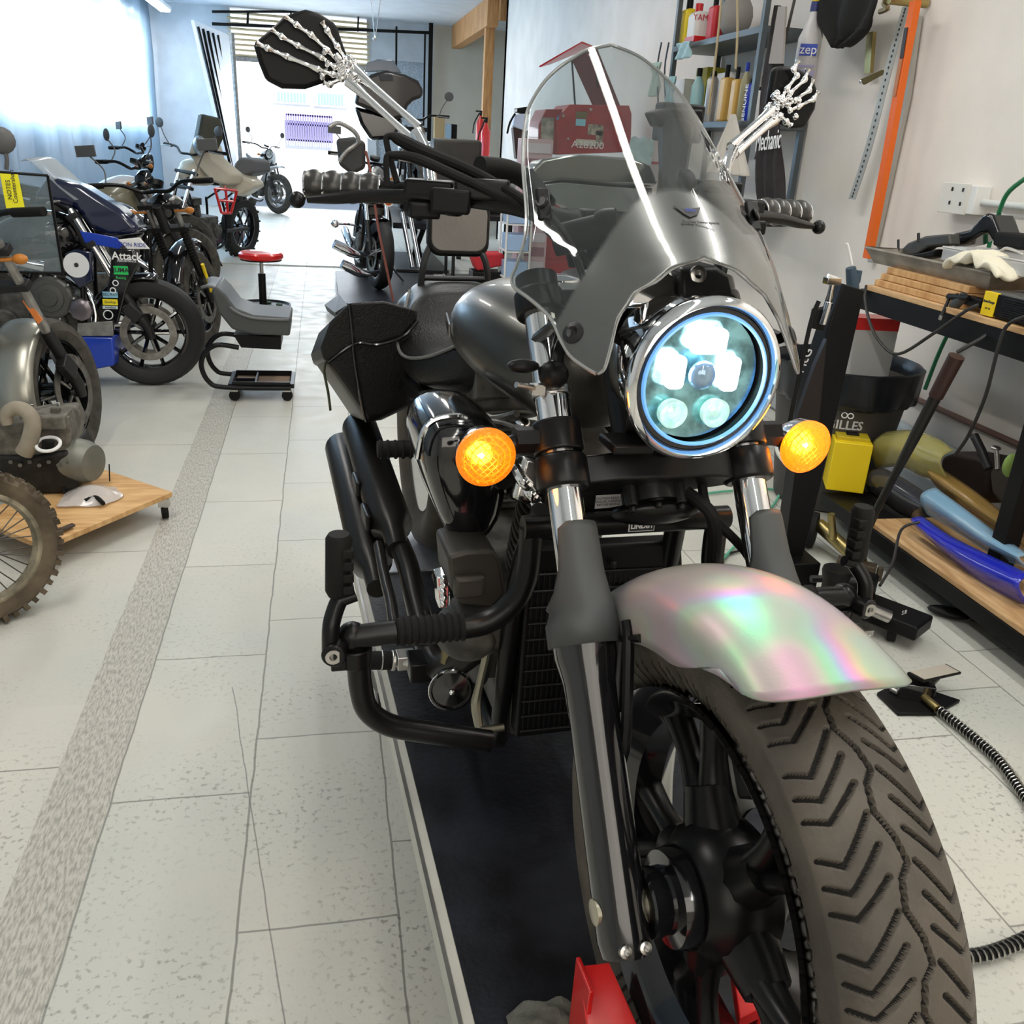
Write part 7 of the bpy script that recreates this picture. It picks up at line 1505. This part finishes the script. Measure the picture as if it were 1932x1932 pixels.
# ------------------------------------------------------------------ floor items at right
js = thing('axle_stand', (1.95, 2.95, 0), 'oily brass-coloured tube stand with black roller wheel lying on the floor under the bench end', 'stand')
G().cyl(W(1545, 990, Z=.10), W(1625, 1062, Z=.05), .026).out('tube', BRS, js)
G().cyl(W(1572, 1015, Z=.10), W(1568, 970, Z=.20), .014).out('side_tube', BRS, js)
c = W(1527, 998, Z=.075); G().lathe(c, (.8, -.6, 0), [(-.03, .05), (-.025, .072), (.025, .072), (.03, .05)], 28).out('roller', RUB, js)
q = W(1615, 1070, Z=.03); G().box(q+V((0, 0, .0)), .14, .05, .05, (.8, -.6, 0), (.6, .8, 0)).box(q+V((.06, -.06, .0)), .02, .02, .055).out('foot', mat('rusty_foot', (.08, .06, .04), .7, .4), js, bev=.006)
tj = thing('transmission_jack', (1.72, 2.3, 0), 'small black hydraulic floor jack with chrome ram and casters beside the right highway bar', 'jack')
def j_(x, y, Z): return W(x, y, Z=Z)
G().box((1.76, 2.32, .07), .30, .13, .05, (.55, -.83, 0), (.83, .55, 0)).box((1.70, 2.38, .13), .10, .10, .10, (.55, -.83, 0), (.83, .55, 0)).out('body', BPL, tj, bev=.008)
c = j_(1575, 1100, .20); G().cyl((c.x, c.y, .08), (c.x, c.y, .22), .038).lathe((c.x, c.y, .22), (0, 0, 1), [(0, .042), (.02, .046), (.03, .044), (.03, .03), (.02, .001)], 24).out('ram_cup', BPL, tj)
a, b = j_(1650, 1150, .12), j_(1680, 1170, .12); G().tube([j_(1640, 1148, .14), j_(1678, 1164, .12)], .020, 14).out('socket_tube', STL, tj)
G().tube([j_(1530, 1092, .17), j_(1570, 1092, .17), j_(1640, 1098, .17)], .012, 10).out('link_bar', DGY, tj)
for x, y in ((1595, 1192), (1632, 1205), (1683, 1195)):
    c = j_(x, y, .028); G().lathe((c.x, c.y, .028), (.8, -.5, 0), [(-.012, .026), (.012, .026)], 20).box((c.x, c.y, .055), .03, .03, .02).out('caster', STL if x < 1640 else RUB, tj)
text('5.8', 'jack_lettering', mat('print_grey_white', (.6, .6, .6), .6), tj, (1.80, 2.25, .1), (.83, .3, 0), (0, 0, 1), .02, .001)
# foot pedal and spring hoses
ft = thing('foot_pedal', tuple(W(1740, 1310, Z=0)), 'black foot pedal with pale metal tread plate on the floor at right', 'pedal')
G().prism([W(1655, 1306, Z=.012), W(1700, 1283, Z=.012), W(1812, 1320, Z=.012), W(1765, 1345, Z=.012), W(1695, 1345, Z=.012)], (0, 0, -.011)).out('base_plate', BPL, ft, bev=.002)
G().box(W(1725, 1298, Z=.035), .10, .06, .05, (.8, -.3, 0), (.3, .8, 0)).out('valve_body', BGL, ft, bev=.003)
P = [W(1712, 1268, Z=.085), W(1785, 1252, Z=.075), W(1814, 1268, Z=.075), W(1742, 1284, Z=.085)]
G().prism(P, (0, 0, -.008)).out('tread_frame', BPL, ft, bev=.001)
P2 = [p+(sum(P, V())/4-p)*.10+V((0, 0, .0015)) for p in P]; G().prism(P2, (0, 0, -.002)).out('tread_plate', mat('pale_tread_plate', (.55, .50, .42), .5, .3), ft)
G().cyl(W(1682, 1300, Z=.02), W(1700, 1310, Z=.02), .010).cyl(W(1758, 1290, Z=.06), W(1768, 1280, Z=.06), .009).out('fitting', STL, ft)
G().tube([W(1690, 1290, Z=.03), W(1665, 1268, Z=.03), W(1650, 1255, Z=.03)], .013, 12).out('silver_inlet', STL, ft)
def coil(P, r, pitch, name, lab, coilr=.0035):
    Q = spl(P, 40); g = G(); g.tube(Q[::6]+[Q[-1]], r*.8, 12); o = g.out(name, BPL); tag(o, lab, 'hose')
    L_ = [0]
    for a, b in zip(Q, Q[1:]): L_.append(L_[-1]+(b-a).length)
    pts = []; i = 0; s_ = 0
    while s_ < L_[-1]:
        while i < len(L_)-2 and L_[i+1] < s_: i += 1
        f = (s_-L_[i])/max(1e-6, L_[i+1]-L_[i]); p = Q[i]+(Q[i+1]-Q[i])*f; t = (Q[i+1]-Q[i]).normalized(); a, b = frame_of(t); an = 2*pi*s_/pitch
        pts.append(p+(a*cos(an)+b*sin(an))*r); s_ += pitch/9
    G().tube(pts, coilr, 5).out('spring_wire', STL, o)
G().cyl(W(1740, 1312, Z=.025), W(1770, 1338, Z=.025), .012).out('brass_fitting', BRS, ft)
coil([W(1770, 1338, Z=.02), W(1830, 1385, Z=.02), W(1885, 1435, Z=.02), W(1932, 1500, Z=.02), W(1975, 1570, Z=.02)], .013, .012, 'spring_hose', 'black spring-wrapped air hose leading right from the foot pedal', .002)
coil([W(1790, 1806, Z=.02), W(1850, 1802, Z=.02), W(1905, 1785, Z=.02), W(1960, 1760, Z=.02)], .014, .014, 'spring_hose', 'short run of spring-wrapped hose behind the front tyre at the lower right edge', .002)
tag(G().tube([W(1400, 1120, Z=.01), W(1500, 1075, Z=.01), W(1475, 1050, Z=.01), W(1380, 1080, Z=.01), W(1340, 1060, Z=.01), W(1420, 1035, Z=.01), W(1500, 1050, Z=.01)], .005, 8, 6).out('floor_cable', CBK), 'black cable looped on the floor behind the right fork', 'cable')
tag(G().tube([W(1300, 935, Z=.012), W(1400, 925, Z=.012), W(1470, 935, Z=.012), W(1350, 1075, Z=.012), W(1420, 1085, Z=.012), W(1500, 1070, Z=.012)], .006, 8, 6).out('green_floor_hose', mat('mint_hose', (.12, .42, .28), .5)), 'mint green air hose lying on the floor behind the right fork', 'hose')
tag(G().tube([W(1660, 1105, Z=.16), W(1685, 1060, Z=.2), W(1700, 1000, X=1.95), W(1735, 985, X=2.02)], .005, 8, 5).out('thin_cable', CBK), 'thin black cable rising from the floor jack to the lower bench shelf', 'cable')
sh1 = W(1790, 1155, Z=.02)
tag(G().ell(sh1, .07, .03, .018, (.8, -.6, 0)).tube([sh1+V((.05, -.05, 0)), sh1+V((.12, -.12, -.005))], .008, 8).out('black_glove', BPL), 'black glove lying on the floor in the shade under the bench', 'glove')
